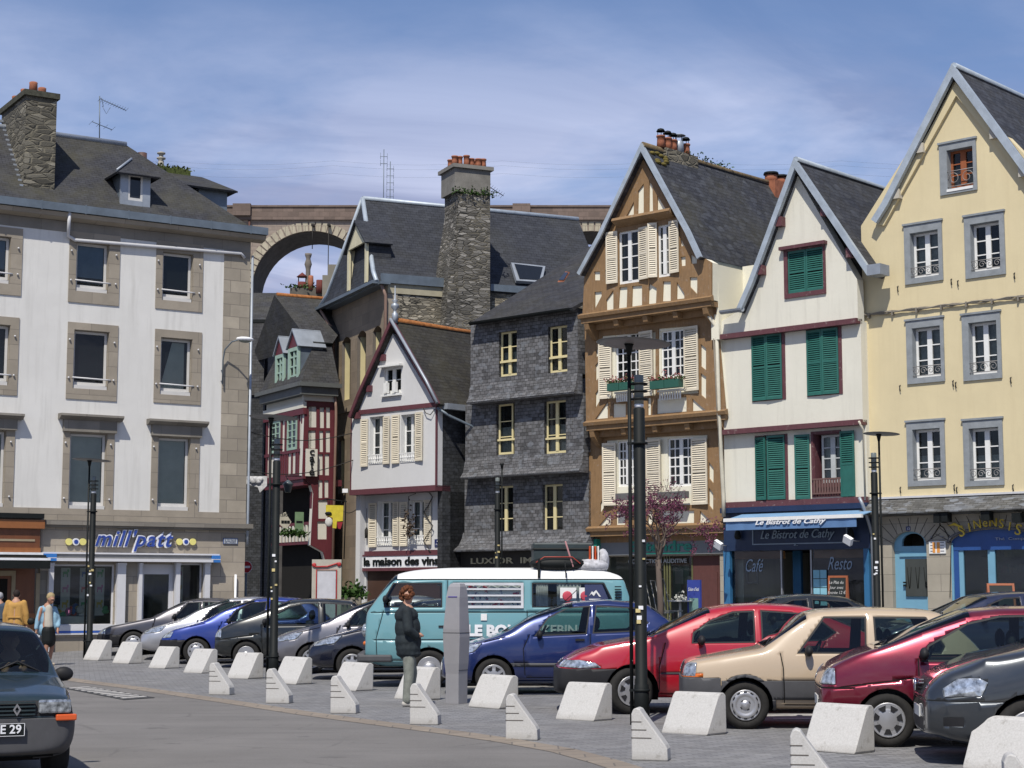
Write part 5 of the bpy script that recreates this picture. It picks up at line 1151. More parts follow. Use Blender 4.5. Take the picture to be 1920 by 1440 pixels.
def slate_house():
    H = rowhouse('slate_hung_house', 870, 'dark slate-hung house with cream casement windows and flared slate skirts')
    m_s = slate('slate_wall', (.112, .112, .118), .16, .105, .12, .45, bmp=.9); m_cw = plain('cream_window_paint', (.62, .54, .30), .55, 0, .06)
    UR = H.uv(1107, 800)[0]; y3, y2, y1 = -.55, -.3, 0.0
    zE = (H.uv(885, 608, y3)[1]+H.uv(1100, 572, y3)[1])/2
    zb3 = (H.uv(872, 765, y3)[1]+H.uv(1104, 724, y3)[1])/2; zb2 = (H.uv(868, 898, y2)[1]+H.uv(1105, 880, y2)[1])/2; zb1 = (H.uv(845, 1032, y1)[1]+H.uv(1105, 1028, y1)[1])/2
    W = [(y3, [(935.6, 621, 969, 705), (1028, 611, 1063.6, 698)]), (y2, [(931, 757, 965, 852), (1021, 751, 1061, 850)]), (y1, [(928, 911, 962, 1006), (1018, 908, 1055, 1003)])]
    zs = [(zE, zb3), (zb3, zb2), (zb2, zb1)]
    for i, ((y, ws), (zt, zb)) in enumerate(zip(W, zs)):
        rs = [H.rect(*w, y) for w in ws]; ul = H.uv([882, 873, 872][i], 700, y)[0]
        x = MB(); zlo = zb+.55
        x.prism([(ul, zlo), (UR, zlo), (UR, zt), (ul, zt)], y, y+.35, holes=[rpoly((r[0], r[1], max(r[2], zlo+.01), r[3])) for r in rs]); H.build(x, 'wall', m_s)
        e = [.18, .22, .42][i]; x = MB()         # flared skirt
        prof = [(y, zlo), (y-.05, zlo-.18), (y-e*.45, zb+.16), (y-e, zb), (y-e+.02, zb-.05), (y+.2, zb-.05), (y+.2, zlo)]
        x.prism(prof, 0, UR-ul+(.3 if i == 2 else 0), 0, Mxy(ul-(.3 if i == 2 else 0))); H.build(x, 'slate_skirt', m_s)
        for k, r in enumerate(rs):
            op = (i == 1 and k == 0)
            w = window(H, (r[0], r[1]-(.16 if op else 0), r[2], r[3]), y+.10, m_cw, 1, 3, .055, 2 if not op else 1, mid=.11, curtain=(.55 if i < 2 and not (i == 0 and k == 1) else 0))
            H.room(r, y+.3); x = MB(); x.box(r[0]-.08, r[1]+(.06), y+.04, y+.09, r[2]+.42, r[2]+.48); 
            if i < 2: x.build('guard_rail', m_cw, w)
            x = MB(); x.box(r[0]-.015, r[0]+.0, y+.0, y+.15, r[2], r[3]); x.build('reveal', m_s, w)
    H.finish()
    x = MB(); x.box(0, .25, .35, 6, 0, zE); x.box(UR-.25, UR, .35, 6, 0, zE); H.build(x, 'side_wall', m_s)
    # shallow slated return at the left corner
    # roof
    m_r = slate('slate_brown', (.036, .036, .040), .22, .13, .2, .06, var=.15)
    u0 = H.uv(884, 605, y3-.25)[0]; q = H.side(1122, 452, u0); A = H.at(884, 604, y3-.25)
    zr, yr = q.z, q.y
    x = MB(); x.slab([(u0, y3-.25, A.z), (UR+.0, y3-.25, A.z), (UR+2.2, yr, zr), (u0, yr, zr)], .1); x.slab([(u0, 2*yr, A.z), (UR, 2*yr, A.z), (UR, yr, zr), (u0, yr, zr)], .1); rf = H.build(x, 'roof', m_r)
    gutter(H, (u0, y3-.30, A.z-.02), (UR, y3-.30, A.z-.02), .09, m_black)
    x = MB(); n = (Vector((0, yr-y3+.25, zr-A.z))).normalized(); 
    Pw = H.P+H.n*(y3-.25)+Vector((0, 0, A.z)); nw = H.n*(-n.z)+Vector((0, 0, n.y))
    def onr(px, py): return H.loc(rp(px, py, Pw, nw))
    c = [onr(1045, 529), onr(1057, 529), onr(1069, 510), onr(1060, 509)]; x.slab(c, .12); up = H.t*0
    x.slab([p+Vector((0, -n.z, n.y))*.03 for p in [c[0].lerp(c[2], .14), c[1].lerp(c[3], .14), c[2].lerp(c[0], .14), c[3].lerp(c[1], .14)]], .02, 1); x.build('skylight', [m_terra, plain('glass_dark', ())], rf)
    # shop fascia
    m_f = plain('fascia_black', (.022, .02, .018), .5, 0, .2)
    x = MB(); r = H.rect(845, 1036, 1104, 1062, -.1); x.box(-.4, UR, -.1, .2, r[2]-.5, zb1-.05); fa = H.build(x, 'shop_fascia', m_f)
    lettering(H, 'LUXIOR  IMMOBILIER', 883, 1102, 1044.5, 1056, -.12, plain('letter_brass', (.40, .36, .24), .5), 0, .004, fa)
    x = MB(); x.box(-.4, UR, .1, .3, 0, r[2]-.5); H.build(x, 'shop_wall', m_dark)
    return H

def wine_house():
    P0 = Vector((-5.18, 55.6, 0)); P1 = Vector((-2.26, 52.9, 0))
    H = House('narrow_gabled_house', P0, FD, 'narrow pale grey gabled house with cream shutters above the wine shop sign', 'house')
    m_w = plaster('pale_grey_render', (.56, .56, .56), (.42, .42, .42), .25, .05); m_bu = wood('burgundy_trim', (.115, .038, .048), .15, 15, .6)
    m_sd = slate('slate_side', (.032, .034, .038), .16, .105, .1, .1, var=.3)
    yl = .5; UR = H.uv(819, 800)[0]; zb = (H.uv(657, 920)[1]+H.uv(816, 912)[1])/2; zm = (H.uv(657, 780)[1]+H.uv(816, 756)[1])/2; aG = H.uv(734, 622); zl = H.uv(673, 1040, yl)[1]
    wg = H.rect(720, 688, 752, 738)
    Wu = [H.rect(692, 781, 720, 868), H.rect(751, 777, 779, 865)]
    x = MB(); x.prism([(0, zb), (UR, zb), (UR, zm), (aG[0], aG[1]), (0, zm)], 0, .25, holes=[rpoly(wg)]+[rpoly(r) for r in Wu]); H.build(x, 'wall', m_w)
    ul, ur = H.uv(674, 980, yl)[0], H.uv(836, 980, yl)[0]
    Wl = [H.rect(708, 940, 737, 1022, yl), H.rect(766, 938, 796, 1020, yl)]
    x = MB(); x.prism([(ul, zl), (ur, zl), (ur, zb+.1), (ul, zb+.1)], yl, yl+.25, holes=[rpoly(r) for r in Wl]); H.build(x, 'wall', m_w)
    x = MB(); x.box(0, UR, -.05, .6, zb-.14, zb+.03); x.box(-.02, UR+.01, -.04, .1, zm-.05, zm+.09)
    x.box(-.01, .04, -.015, .03, zb, zm); x.box(UR-.05, UR+.01, -.015, .03, zb, zm); x.box(ul-.01, ul+.05, yl-.03, yl+.03, zl, zb-.1); x.box(ur-.10, ur+.0, yl-.03, yl+.03, zl-.8, zb-.1); x.box(ul, ur, yl-.06, yl+.1, zl-.02, zl+.10)
    H.build(x, 'timber_trim', m_bu)
    for k, (r, y) in enumerate([(Wu[0], 0), (Wu[1], 0), (Wl[0], yl), (Wl[1], yl)]):
        u0, u1, z0, z1 = r; j = MB(); j.box(u0, u0+.012, y, y+.22, z0, z1); j.box(u1-.012, u1, y, y+.22, z0, z1); j.box(u0, u1, y-.02, y+.22, z0-.03, z0+.01)
        w = window(H, r, y+.2, m_white, 1, 3, .05, 2, mid=.1, curtain=.99); j.build('reveal', m_white, w); H.room(r, y+.3)
        x = MB(); x.box(u0-.03, u1+.03, y-.05, y-.02, z0+.24, z0+.27)
        for i in range(7): u = u0+(u1-u0)*(i+.5)/7; x.box(u-.03, u+.03, y-.045, y-.03, z0+.02, z0+.24); x.ball((u, y-.04, z0+.13), (.05, .012, .05), 0, 6, 4)
        x.build('railing', m_white, w)
    S = m_cream_sh
    for (a, b, c, d, h) in ((679, 786, 691, 875, 'R'), (720, 781, 733, 870, 'L'), (737, 778, 750, 869, 'R'), (780, 773, 795, 864, 'L')): shutter(H, H.rect(a, b, c, d, 0), -.02, S, .12, h, .06)
    for (a, b, c, d, h) in ((694, 943, 707, 1026, 'R'), (738, 941, 750, 1024, 'L'), (752, 941, 765, 1024, 'R'), (797, 937, 811, 1021, 'L')): shutter(H, H.rect(a, b, c, d, yl), yl-.02, S, .12, h, .06)
    w = window(H, wg, .08, m_white, 1, 2, .08, 2, mid=.14); H.room(wg, .24); x = MB(); x.box(wg[0]-.1, wg[1]+.1, -.18, 0, wg[3], wg[3]+.06); x.box(wg[0]-.05, wg[1]+.05, -.1, 0, wg[2]-.08, wg[2]-.01)
    a_ = (wg[0]+wg[1])/2
    for s_ in (-1, 1): u = a_+s_*(wg[1]-wg[0])*.25; x.box(u-.07, u+.07, -.14, -.02, wg[2]+.02, wg[2]+.35)
    x.build('window_hood', m_white, w)
    H.finish()
    # roof
    yo = -.2; a = H.uv(734, 600, yo); l = H.uv(655, 782, yo); r = H.uv(821, 757, yo); lm = H.uv(672, 738, yo); rm = H.uv(800, 717, yo)
    m_r = slate('slate_brown2', (.034, .032, .029), .22, .13, .35, .06, var=.15)
    gable(H, a, l, r, yo, 5.5, m_r, m_bu, .08, .1, lm, rm, ridge_mat=plain('ridge_terracotta', (.30, .12, .04), .9, 0, .4, 8))
    # lead coping on the right verge
    x = MB(); x.tube([(a[0]+.02, yo-.07, a[1]+.03), (rm[0]+.04, yo-.07, rm[1]+.05), (r[0]+.04, yo-.07, r[1]+.02)], .05, 6); H.build(x, 'verge_capping', m_zinc)
    x = MB()
    for f in (.3, .62, .9): u = a[0]+(l[0]-a[0])*f; z = a[1]+(l[1]-a[1])*f; x.box(u-.06, u+.14, yo+.1, 0, z-.35, z-.15)
    x.each('purlin_end', m_bu, H.root)
    x = MB(); x.lathe([(.09, -.1), (.10, .2), (.05, .25), (.05, .32), (.13, .42), (.12, .50), (.04, .56), (.10, .62), (.03, .68), (.015, 1.1)], (a[0]+.05, yo+.1, a[1]), 12); H.build(x, 'roof_finial', m_zinc)
    # right flank, hung with slates
    x = MB(); x.box(UR-.2, UR-.0, .25, 3.2, zl-1, zm+.1); x.box(UR, ur, yl+.1, 3.2, 0, zb-.15); H.build(x, 'side_wall', m_sd)
    x = MB(); x.box(0, .2, .25, 5, zl-1, zm); H.build(x, 'side_wall', m_w)
    q0, q1 = (r[0]+.02, yo+.4, r[1]-.02), (r[0]+.02, 2.6, r[1]-.02); gutter(H, q0, q1, .1); 
    x = MB(); x.box(r[0]-.1, r[0]+.12, .1, 2.6, r[1]-.14, r[1]+.04); H.build(x, 'eaves_board', m_zinc)
    x = MB(); x.tube([(UR+.1, -.1, zm-.1), (UR+.3, .3, zm-.35), (UR+.9, 1.2, zm-.8), (UR+.95, 1.25, zb-1.0), (UR+.85, 1.2, zl-.4)], .045, 6); H.build(x, 'down_pipe', m_zincd)
    # sign
    q = H.rect(675, 1042, 826, 1063, yl-.1); x = MB(); x.box(ul, ur-.05, yl-.12, yl, q[2]-.02, q[3]); x.box(ul, ur-.05, yl-.14, yl, q[3], q[3]+.05, 1); x.box(ul, ur-.05, yl-.14, yl, q[2]-.12, q[2]-.02, 1)
    s = H.build(x, 'shop_sign', [m_lett_white, m_bu]); lettering(H, 'la maison des vins', 682, 822, 1044, 1060, yl-.135, m_black, 0, .012, s)
    x = MB(); x.box(ul, ur, yl+.05, yl+.2, 0, q[2]); H.build(x, 'shop_wall', plain('shopfront_brown', (.06, .03, .02), .6))
    x = MB(); x.box(ul+.0, ul+.35, yl-.02, yl+.05, 0, q[2]-.12); H.build(x, 'shop_pier', m_w)
    q = H.rect(816, 1011, 828, 1025, yl); x = MB(); x.box(q[0], q[1], yl-.03, yl, q[2], q[3]); p = H.build(x, 'street_name_plate', MC['plate_navy'])
    lettering(H, 'RUE', 819, 825, 1013.5, 1016.5, yl-.033, m_lett_white, 0, 0, p, ext=.001); lettering(H, 'DU MUR', 817, 827, 1019, 1022, yl-.033, m_lett_white, 0, 0, p, ext=.001)
    # thermometer-like ironwork and scroll on the wall
    x = MB(); q = H.at(687, 1000, yl-.1); x.lathe([(.05, -.15), (.06, .1), (.01, .2), (.008, .8)], (q.x, yl-.1, q.z), 6); H.build(x, 'hanging_tool', m_chain)
    q = H.at(803, 980, yl-.12); x = MB(); pts = []
    for k in range(26): a2 = k*.55; pts.append((q.x+.14*sin(a2)*(1+.4*sin(k)), yl-.12, q.z+.95-k*.075))
    x.tube(pts, .016, 5); H.build(x, 'wrought_iron_sign', m_chain)
    q = H.at(766, 985, yl-.3); x = MB(); x.tube([(q.x, yl, q.z+1.0), (q.x, yl-.3, q.z+.9), (q.x, yl-.3, q.z)], .012, 5); o = H.build(x, 'basket_bracket', m_chain); weeds(H, [(q.x, yl-.3, q.z-.1, .09, .08, .3), (q.x+.05, yl-.3, q.z-.35, .08, .06, .2)], o, 'dried_plant', 80, .12, plain('dried_brown', (.07, .05, .035), .9))
    # strings of bunting wire
    x = MB(); A = H.uv(812, 764, -.08); x.tube([(A[0]-.45, -.06, A[1]), (A[0]-.3, -.1, A[1]-.15), (A[0]-.1, -.1, A[1]-.22), (A[0]+.05, -.05, A[1]-.05)], .014, 5); H.build(x, 'cable', m_chain)
    return H

def stone_house():
    C = plan(722, 63.0); X = Vector((.912, .41, 0))
    H = House('rubble_stone_house', C, X, 'tall grey stone house with steep slate roof, yellow dormer and big rubble chimney', 'house')
    m_ru = rubble('rubble_wall', (.20, .18, .14), (.42, .36, .26), 3.6, 12.5); m_gr = ashlar('granite_brown', (.235, .185, .13), .8, .42, .14, (.15, .12, .09), .005)
    m_r = slate('slate_dark', (.034, .037, .046), .24, .14, .12, .05, var=.15); m_cr = plain('cream_dormer', (.60, .55, .38), .7, 0, .1)
    zE = H.uv(722, 530)[1]; LY = H.side(628, 600, 0).y; UR = H.uv(1150, 560)[0]
    x = MB(); x.box(.0, UR, 0, .4, 0, zE); H.build(x, 'wall', m_ru)
    # quoin strip and render band
    x = MB(); x.box(-.01, .38, -.02, .0, 0, zE-.28); H.build(x, 'corner_stones', ashlar('granite_trim', ()))
    x = MB(); q = H.uv(860, 545)[0]; x.box(-.01, q, -.05, 0, zE-.38, zE-.02); H.build(x, 'render_band', plain('band_render', (.36, .33, .24), .9, 0, .15))
    # lane facade, x = 0 plane (profile in (y,z))
    My = Matrix(((0, 1, 0, 0), (1, 0, 0, 0), (0, 0, 1, 0), (0, 0, 0, 1)))
    def yz(px, py): q = H.side(px, py, 0); return (q.y, q.z)
    ops = []
    for (a, b, c, d) in ((641, 632, 657, 750), (670, 620, 686, 735), (699, 611, 715, 700), (634, 817, 646, 925)):
        yA, yB = yz(c, (b+d)/2)[0], yz(a, (b+d)/2)[0]; zt = yz((a+c)/2, b)[1]; z0 = yz((a+c)/2, d)[1]
        ops.append((yA, yB, z0, zt))
    holes = []
    for (yA, yB, z0, zt) in ops: holes.append([(yA, z0), (yB, z0)]+[(yB+(yA-yB)*k/6, zt-.18+.18*sin(pi*k/6)) for k in range(7)])
    x = MB(); x.prism([(0.4, 0), (LY+.4, 0), (LY+.4, zE), (0.4, zE)], 0, .35, 0, My, holes=holes); x.box(0, .35, 0, .4, 0, 0.01); H.build(x, 'wall', m_gr)
    x = MB(); x.box(-.02, .36, .0, .4, 0, zE-.02); H.build(x, 'wall', m_gr)
    for (yA, yB, z0, zt) in ops:
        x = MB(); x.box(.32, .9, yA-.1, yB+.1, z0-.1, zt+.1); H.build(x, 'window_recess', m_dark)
        x = MB(); x.box(.12, .33, yB-.03, yB+.01, z0, zt); x.box(.0, .115, yB-.012, yB+.01, z0, zt, 1); x.box(.3, .34, yA, yB-.03, z0, z0+.08); H.build(x, 'window', [MC['cream_window_paint'], m_room])
    x = MB(); zs_ = yz(680, 750)[1]; x.box(-.06, 0, .4, LY, zs_-.3, zs_-.05); H.build(x, 'string_course', m_gr)
    # mansard roof: ridge parallel to the rubble wall
    q = rp(680, 372, H.P+H.n*(LY/2), H.n); R = H.loc(q); zr = R.z; y0e, y1e = -.06, LY+.75
    x = MB(); e = .45; k0 = Vector((-.45, y0e, zE+.05)); 
    k1 = Vector((-.45, y1e, zE-.45)); rx = R.x
    kk = .18    # curved foot of the roof
    def lerp(a, b, t): return a+(b-a)*t
    B0, B1 = Vector((-.45, y0e, zE)), Vector((-.45, y1e, zE)); A = Vector((rx, LY/2, zr)); A2 = Vector((UR, LY/2, zr)); C0 = Vector((UR, y0e, zE)); C1 = Vector((UR, y1e, zE))
    def mid(b, a): m_ = lerp(b, a, .22); m_.z -= .35; return m_
    m0, m1, n0, n1 = mid(B0, A), mid(B1, A), mid(C0, A2), mid(C1, A2)
    x.slab([B0, C0, n0, m0], .1); x.slab([m0, n0, A2, A], .1); x.slab([B1, B0, m0, m1], .1); x.slab([m1, m0, A, A+Vector((0, .01, 0))], .1); x.slab([B1, C1, n1, m1], .1); x.slab([m1, n1, A2, A], .1)
    rf = H.build(x, 'roof', m_r)
    x = MB(); x.tube([A, A2], .1, 8); x.tube([A, m0, B0], .09, 8); x.tube([A, m1, B1], .09, 8); x.build('ridge_capping', MC['zinc_light'], rf)
    xg = H.uv(857, 530)[0]; xh0, xh1 = H.uv(917, 540)[0], H.uv(1006, 548)[0]
    x = MB(); x.box(-.3, xg, -.14, -.055, zE-.02, zE+.32); x.box(xh0, xh1, -.14, -.055, zE-.02, zE+.24); x.build('gutter', m_zincd, rf)
    x = MB(); x.box(-.62, -.40, y0e, y1e, zE-.06, zE+.06); x.box(-.4, 0, -.3, LY, zE-.10, zE-.02); x.build('eaves', m_zincd, rf)
    x = MB(); x.tube([(-.3, -.15, zE-.1), (-.12, -.12, zE-.5), (-.12, -.12, 3)], .06, 8); H.build(x, 'down_pipe', plain('pipe_brown', (.25, .16, .12), .6))
    q = H.side(633, 600, 0); x = MB(); x.tube([(-.5, LY+.3, zE-.1), (-.3, LY-.1, zE-.7), (-.12, LY-.2, zE-.9), (-.12, LY-.2, 2)], .06, 8); H.build(x, 'down_pipe', MC['pipe_brown'])
    # dormer on the lane side hip
    zd = H.side(670, 530, 0).z; xd = 0
    for _ in range(4): zd = H.side(670, 530, xd).z; xd = m0.x+(A.x-m0.x)*max(0, (zd-m0.z)/(A.z-m0.z))-.1
    c0, c1 = H.side(652, 545, xd), H.side(688, 515, xd); zt = H.side(668, 462, xd).z; za = H.side(664, 420, xd).z
    ya, yb = min(c0.y, c1.y), max(c0.y, c1.y); z0 = (c0.z+c1.z)/2-.15; ym = (ya+yb)/2; D_ = .95
    x = MB(); x.box(xd, xd+D_, ya, ya+.10, z0, zt, 1); x.box(xd, xd+D_, yb-.10, yb, z0, zt, 1); x.prism([(ya-.1, zt-.02), (yb+.1, zt-.02), (ym, za)], xd-.04, xd+.05, 0, My); x.box(xd-.03, xd+.05, ya-.02, ya+.2, z0, zt); x.box(xd-.03, xd+.05, yb-.2, yb+.02, z0, zt); x.box(xd+.1, xd+.8, yb-.11, yb-.101, z0, zt)
    d = x.build('dormer', [m_cr, m_r], rf)
    x = MB(); x.box(xd+.75, xd+.8, ya+.10, yb-.11, z0, zt); x.box(xd+.8, xd+D_, ya+.1, yb-.1, zt-.05, zt); x.build('dormer_window', m_dark, d)
    x = MB(); x.slab([(xd-.15, ya-.2, zt-.1), (xd-.15, ym, za+.06), (xd+D_, ym, za+.06), (xd+D_, ya-.2, zt-.1)], .06); x.slab([(xd-.15, yb+.2, zt-.1), (xd-.15, ym, za+.06), (xd+D_, ym, za+.06), (xd+D_, yb+.2, zt-.1)], .06); x.build('dormer_roof', m_r, d)
    # roof window
    Pw = H.P+H.n*y0e+Vector((0, 0, zE)); dv = (A2-Vector((UR, y0e, zE))).normalized(); nw = H.n*(-dv.z)+Vector((0, 0, dv.y))
    def onr(px, py): return H.loc(rp(px, py, Pw, nw))+Vector((0, -dv.z, dv.y))*.03
    c = [onr(968, 527), onr(1016, 530), onr(1022, 500), onr(958, 493)]; 
    x = MB(); x.slab(c, .14); x.slab([p+Vector((0, -dv.z, dv.y))*.03 for p in [c[0].lerp(c[2], .1), c[1].lerp(c[3], .1), c[2].lerp(c[0], .1), c[3].lerp(c[1], .1)]], .02, 1); x.build('roof_window', [m_zinc, MC['glass_dark']], rf)
    # great chimney
    m_ch = rubble('rubble_stack', (.14, .132, .118), (.36, .32, .23), 3.2, 11.0)
    yc = -.65; xa, xb = H.uv(859, 450, yc)[0], H.uv(919, 450, yc)[0]; zt = H.uv(890, 362, yc)[1]; zc = H.uv(890, 318, yc)[1]
    dp = 1.35
    x = MB(); x.box(xa, xb, yc, yc+dp, H.uv(880, 640, yc)[1], zt); ch = H.build(x, 'chimney', m_ch)
    # left shoulder face of the stack
    x = MB(); xs = H.uv(836, 520, yc)[0]; x.prism([(xs, H.uv(830, 640, yc)[1]), (xa, H.uv(830, 640, yc)[1]), (xa, H.uv(850, 395, yc)[1]), (xs+.15, H.uv(836, 500, yc)[1])], yc+.05, yc+dp, 0); x.build('chimney_shoulder', m_ch, ch)
    xa2 = xa-.15
    x = MB(); x.box(xa2, xb, yc-.02, yc+dp, zt, zc); x.build('chimney_render', plain('chimney_render', (.19, .18, .16), .9, 0, .25, 2, .2), ch)
    x = MB(); x.box(xa2-.1, xb+.1, yc-.12, yc+dp+.1, zc, zc+.14); x.build('chimney_cap', plain('cap_grey', (.2, .19, .17), .9), ch)
    zz_ = zc+.14
    pots(H, [(xa2+.12+(xb-xa2-.24)*k/5, yc+.3+.1*(k % 2), zz_) for k in range(6)]+[(xa2+.2+(xb-xa2-.4)*k/3, yc+.9, zz_) for k in range(4)], m_terra, .13, .42, parent=ch)
    weeds(H, [(xa-.1+(xb-xa+.2)*k/9, yc-.05, zt-.08, .08, .08, .10) for k in range(10)], ch, 'weeds', 34, .11)
    x = MB(); q = H.at(926, 348, yc+.4); x.tube([(xb-.1, yc+.5, q.z+.1), (xb+.75, yc+.45, q.z-.35)], .015, 4)
    for k in range(8): f = k/7; u = xb+.05+f*.65; z = q.z+.02-f*.36; x.tube([(u, yc+.25, z+.05), (u, yc+.65, z-.05)], .007, 4)
    x.build('aerial_arm', m_chain, ch)
    # masts behind the ridge
    for (px, py, pb) in ((720, 280, 372), (732, 303, 378)):
        q = H.at(px, py, LY/2+.3); b_ = H.at(px, pb, LY/2+.3); x = MB(); x.tube([(q.x, LY/2+.3, b_.z-1.5), (q.x, LY/2+.3, q.z)], .018, 5)
        for k in range(5 if px > 725 else 2): z = q.z-.3-k*.28; x.tube([(q.x-.14, LY/2+.3, z), (q.x+.14, LY/2+.3, z+.02)], .01, 4); x.tube([(q.x-.14, LY/2+.3, z-.1), (q.x-.14, LY/2+.3, z+.15)], .008, 4); x.tube([(q.x+.14, LY/2+.3, z-.1), (q.x+.14, LY/2+.3, z+.15)], .008, 4)
        o = x.build('radio_mast', m_zincd); o.data.transform(Matrix.Translation(H.P) @ Matrix.Rotation(atan2(H.t.y, H.t.x), 4, 'Z')); tag(o, 'thin %s metal mast on the slate ridge left of the big rubble chimney' % ('taller' if px < 725 else 'shorter many-armed'), 'mast')
    return H

def cafe_house():
    K = plan(567, 66.0); X = Vector((.868, .496, 0)); H = House('burgundy_timbered_house', K, X, 'burgundy and cream half-timbered corner house with the cafe sign, leaning over the lane', 'house')
    m_b = wood('burgundy_timber', (.115, .02, .028), .2, 16, .55); m_p = plaster('infill_ivory', (.62, .60, .52), (.45, .43, .38), .15)
    m_r = slate('slate_lane', (.042, .042, .045), .22, .13, .35, .05, var=.18)
    My = Matrix(((0, 1, 0, 0), (1, 0, 0, 0), (0, 0, 1, 0), (0, 0, 0, 1)))
    UR = H.uv(628, 800)[0]; zt = H.uv(590, 752)[1]; zg = H.uv(590, 722)[1]
    def yz(px, py, x=0): q = H.side(px, py, x); return (q.y, q.z)
    z6 = lambda a, b: (420+a/4, 720+b/4)
    LY = yz(497, 850)[0]
    # right face (frontal): timber lattice with ivory holes
    cells = []
    for (a, b, c, d) in ((635, 168, 695, 325), (718, 175, 752, 330), (765, 175, 797, 330), (632, 348, 688, 485), (715, 350, 745, 510), (762, 350, 797, 512), (708, 525, 742, 682), (755, 525, 790, 685), (708, 722, 740, 855), (752, 722, 785, 852)):
        cells.append([H.uv(*z6(a, d)), H.uv(*z6(c, d)), H.uv(*z6(c, b)), H.uv(*z6(a, b))])
    c2 = [(705, 870, 778, 1010), (700, 1030, 772, 1165)]
    for (a, b, c, d) in c2: cells.append([H.uv(*z6(a, d)), H.uv(*z6(c, d)), H.uv(*z6(c, b)), H.uv(*z6(a, b))])
    zj1 = H.uv(590, 893)[1]; zj2 = H.uv(600, 1018)[1]; ux = H.uv(587, 900)[0]; ux2 = H.uv(592, 1040)[0]; ux3 = H.uv(612, 1060)[0]
    out = [(0, zj1), (ux-.0, zj1-.45), (ux, zj2+.2), (ux3, zj2-.8), (ux3, 0), (UR, 0), (UR, zt), (0, zt)]
    out = [H.uv(567, 893), H.uv(583, 907), H.uv(588, 925), H.uv(583, 1022), H.uv(606, 1035), H.uv(613, 1060), (H.uv(613, 1060)[0], 0), (UR, 0), (UR, zt), (0, zt)]
    x = MB(); x.prism(out, 0, .05, holes=cells); H.build(x, 'timber_frame', m_b)
    x = MB(); x.prism(out, .05, .3); H.build(x, 'wall', m_p)
    # left (lane) face: upper box
    zb = yz(567, 895)[1]; zt0 = yz(567, 757)[1]
    x = MB(); x.prism([(.05, zb), (LY, zb), (LY, zt0+1.0), (.05, zt0+1.0)], .03, .3, 0, My); H.build(x, 'wall', m_p)
    x = MB()
    def post(pa, w=.14, z0=None, z1=None, pr=-.02): y_ = yz(pa, 850)[0]; x.box(pr, .05, y_-w/2, y_+w/2, zb if z0 is None else z0, zt0-.25 if z1 is None else z1)
    for pa in (565.5, 559, 535, 527, 506, 500): post(pa)
    x.box(-.06, .05, -.05, LY+.05, zb-.06, zb+.16); x.box(-.09, .05, -.05, LY+.05, zt0-.42, zt0-.18); x.box(-.03, .05, -.02, LY, zb+1.0, zb+1.12)
    for k in range(9): y_ = .35+k*(LY-.5)/8; x.box(-.02, .05, y_-.05, y_+.05, zb+.16, zb+1.0)
    H.build(x, 'timber_frame', m_b)
    x = MB(); x.box(-.10, .04, -.05, LY+.05, zt0-.18, zt0+.05); x.box(-.1, UR, -.08, .04, zt+.0, H.uv(590, 742)[1]); H.build(x, 'frieze', m_p)
    m_wg = plain('window_green', (.30, .42, .34), .6)
    for (a, b) in ((557, 539), (526, 508)):
        ya, yb = yz(a, 850)[0], yz(b, 850)[0]; z0, z1 = zb+1.12, zt0-.45
        x = MB(); x.box(-.04, .03, ya, ya+.10, z0, z1); x.box(-.04, .03, yb-.10, yb, z0, z1); x.box(-.04, .03, ya+.1, yb-.1, z1-.1, z1); x.box(-.04, .03, ya+.1, yb-.1, z0, z0+.1); ym = (ya+yb)/2; x.box(-.03, .03, ym-.05, ym+.05, z0+.1, z1-.1)
        for k in range(1, 5): z = z0+(z1-z0)*k/5; x.box(-.025, .02, ya+.1, ym-.05, z-.02, z+.02); x.box(-.025, .02, ym+.05, yb-.1, z-.02, z+.02)
        w = H.build(x, 'window', m_wg); g = MB(); g.box(.0, .029, ya+.1, yb-.1, z0+.1, z1-.1); g.build('pane', MC['glass_dark'], w)
    # jettied underside, dark recess and lower storey window with signs
    x = MB(); x.box(0.0, 1.6, .06, LY, zb-.3, zb-.06); H.build(x, 'jetty_floor', m_b)
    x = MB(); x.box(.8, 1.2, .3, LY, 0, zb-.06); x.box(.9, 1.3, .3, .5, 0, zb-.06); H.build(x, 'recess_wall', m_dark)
    x = MB(); zl0, zl1 = yz(567, 1015, .4)[1], yz(567, 985, .4)[1]
    for k in range(11): y_ = .3+k*.33; x.box(.38, .44, y_-.06, y_+.06, zl0, zl1)
    x.box(.40, .5, .2, 4.2, zl1, zl1+.12, 1); x.box(.40, .5, .2, 4.2, zl0-.12, zl0, 1); x.box(.38, .48, .1, .3, zl0, zb, 1); x.box(.5, .55, .2, 4.2, zl0, zl1, 1)
    H.build(x, 'balcony', [m_p, m_b])
    # gutter and mansard
    a0 = H.uv(560, 718, -.35); z0 = a0[1]; g = MB(); g.box(-.4, UR+.1, -.42, -.28, z0-.1, z0+.06); g.box(-.42, -.28, -.28, LY+.2, z0-.1, z0+.06); g.box(-.28, UR, -.28, .1, H.uv(590, 742)[1], z0-.1); g.box(-.28, .1, .1, LY, H.uv(590, 742)[1], z0-.1); H.build(g, 'gutter', plain('gutter_grey', (.10, .105, .10), .6))
    zm = H.uv(590, 643, .3)[1]; x = MB(); s_ = .55
    x.slab([(-.3, -.3, z0), (UR+.05, -.3, z0), (UR+.05, s_, zm), (s_, s_, zm)], .08); x.slab([(-.3, LY+.2, z0), (-.3, -.3, z0), (s_, s_, zm), (s_, LY+.2, zm)], .08)
    rf = H.build(x, 'roof', m_r)
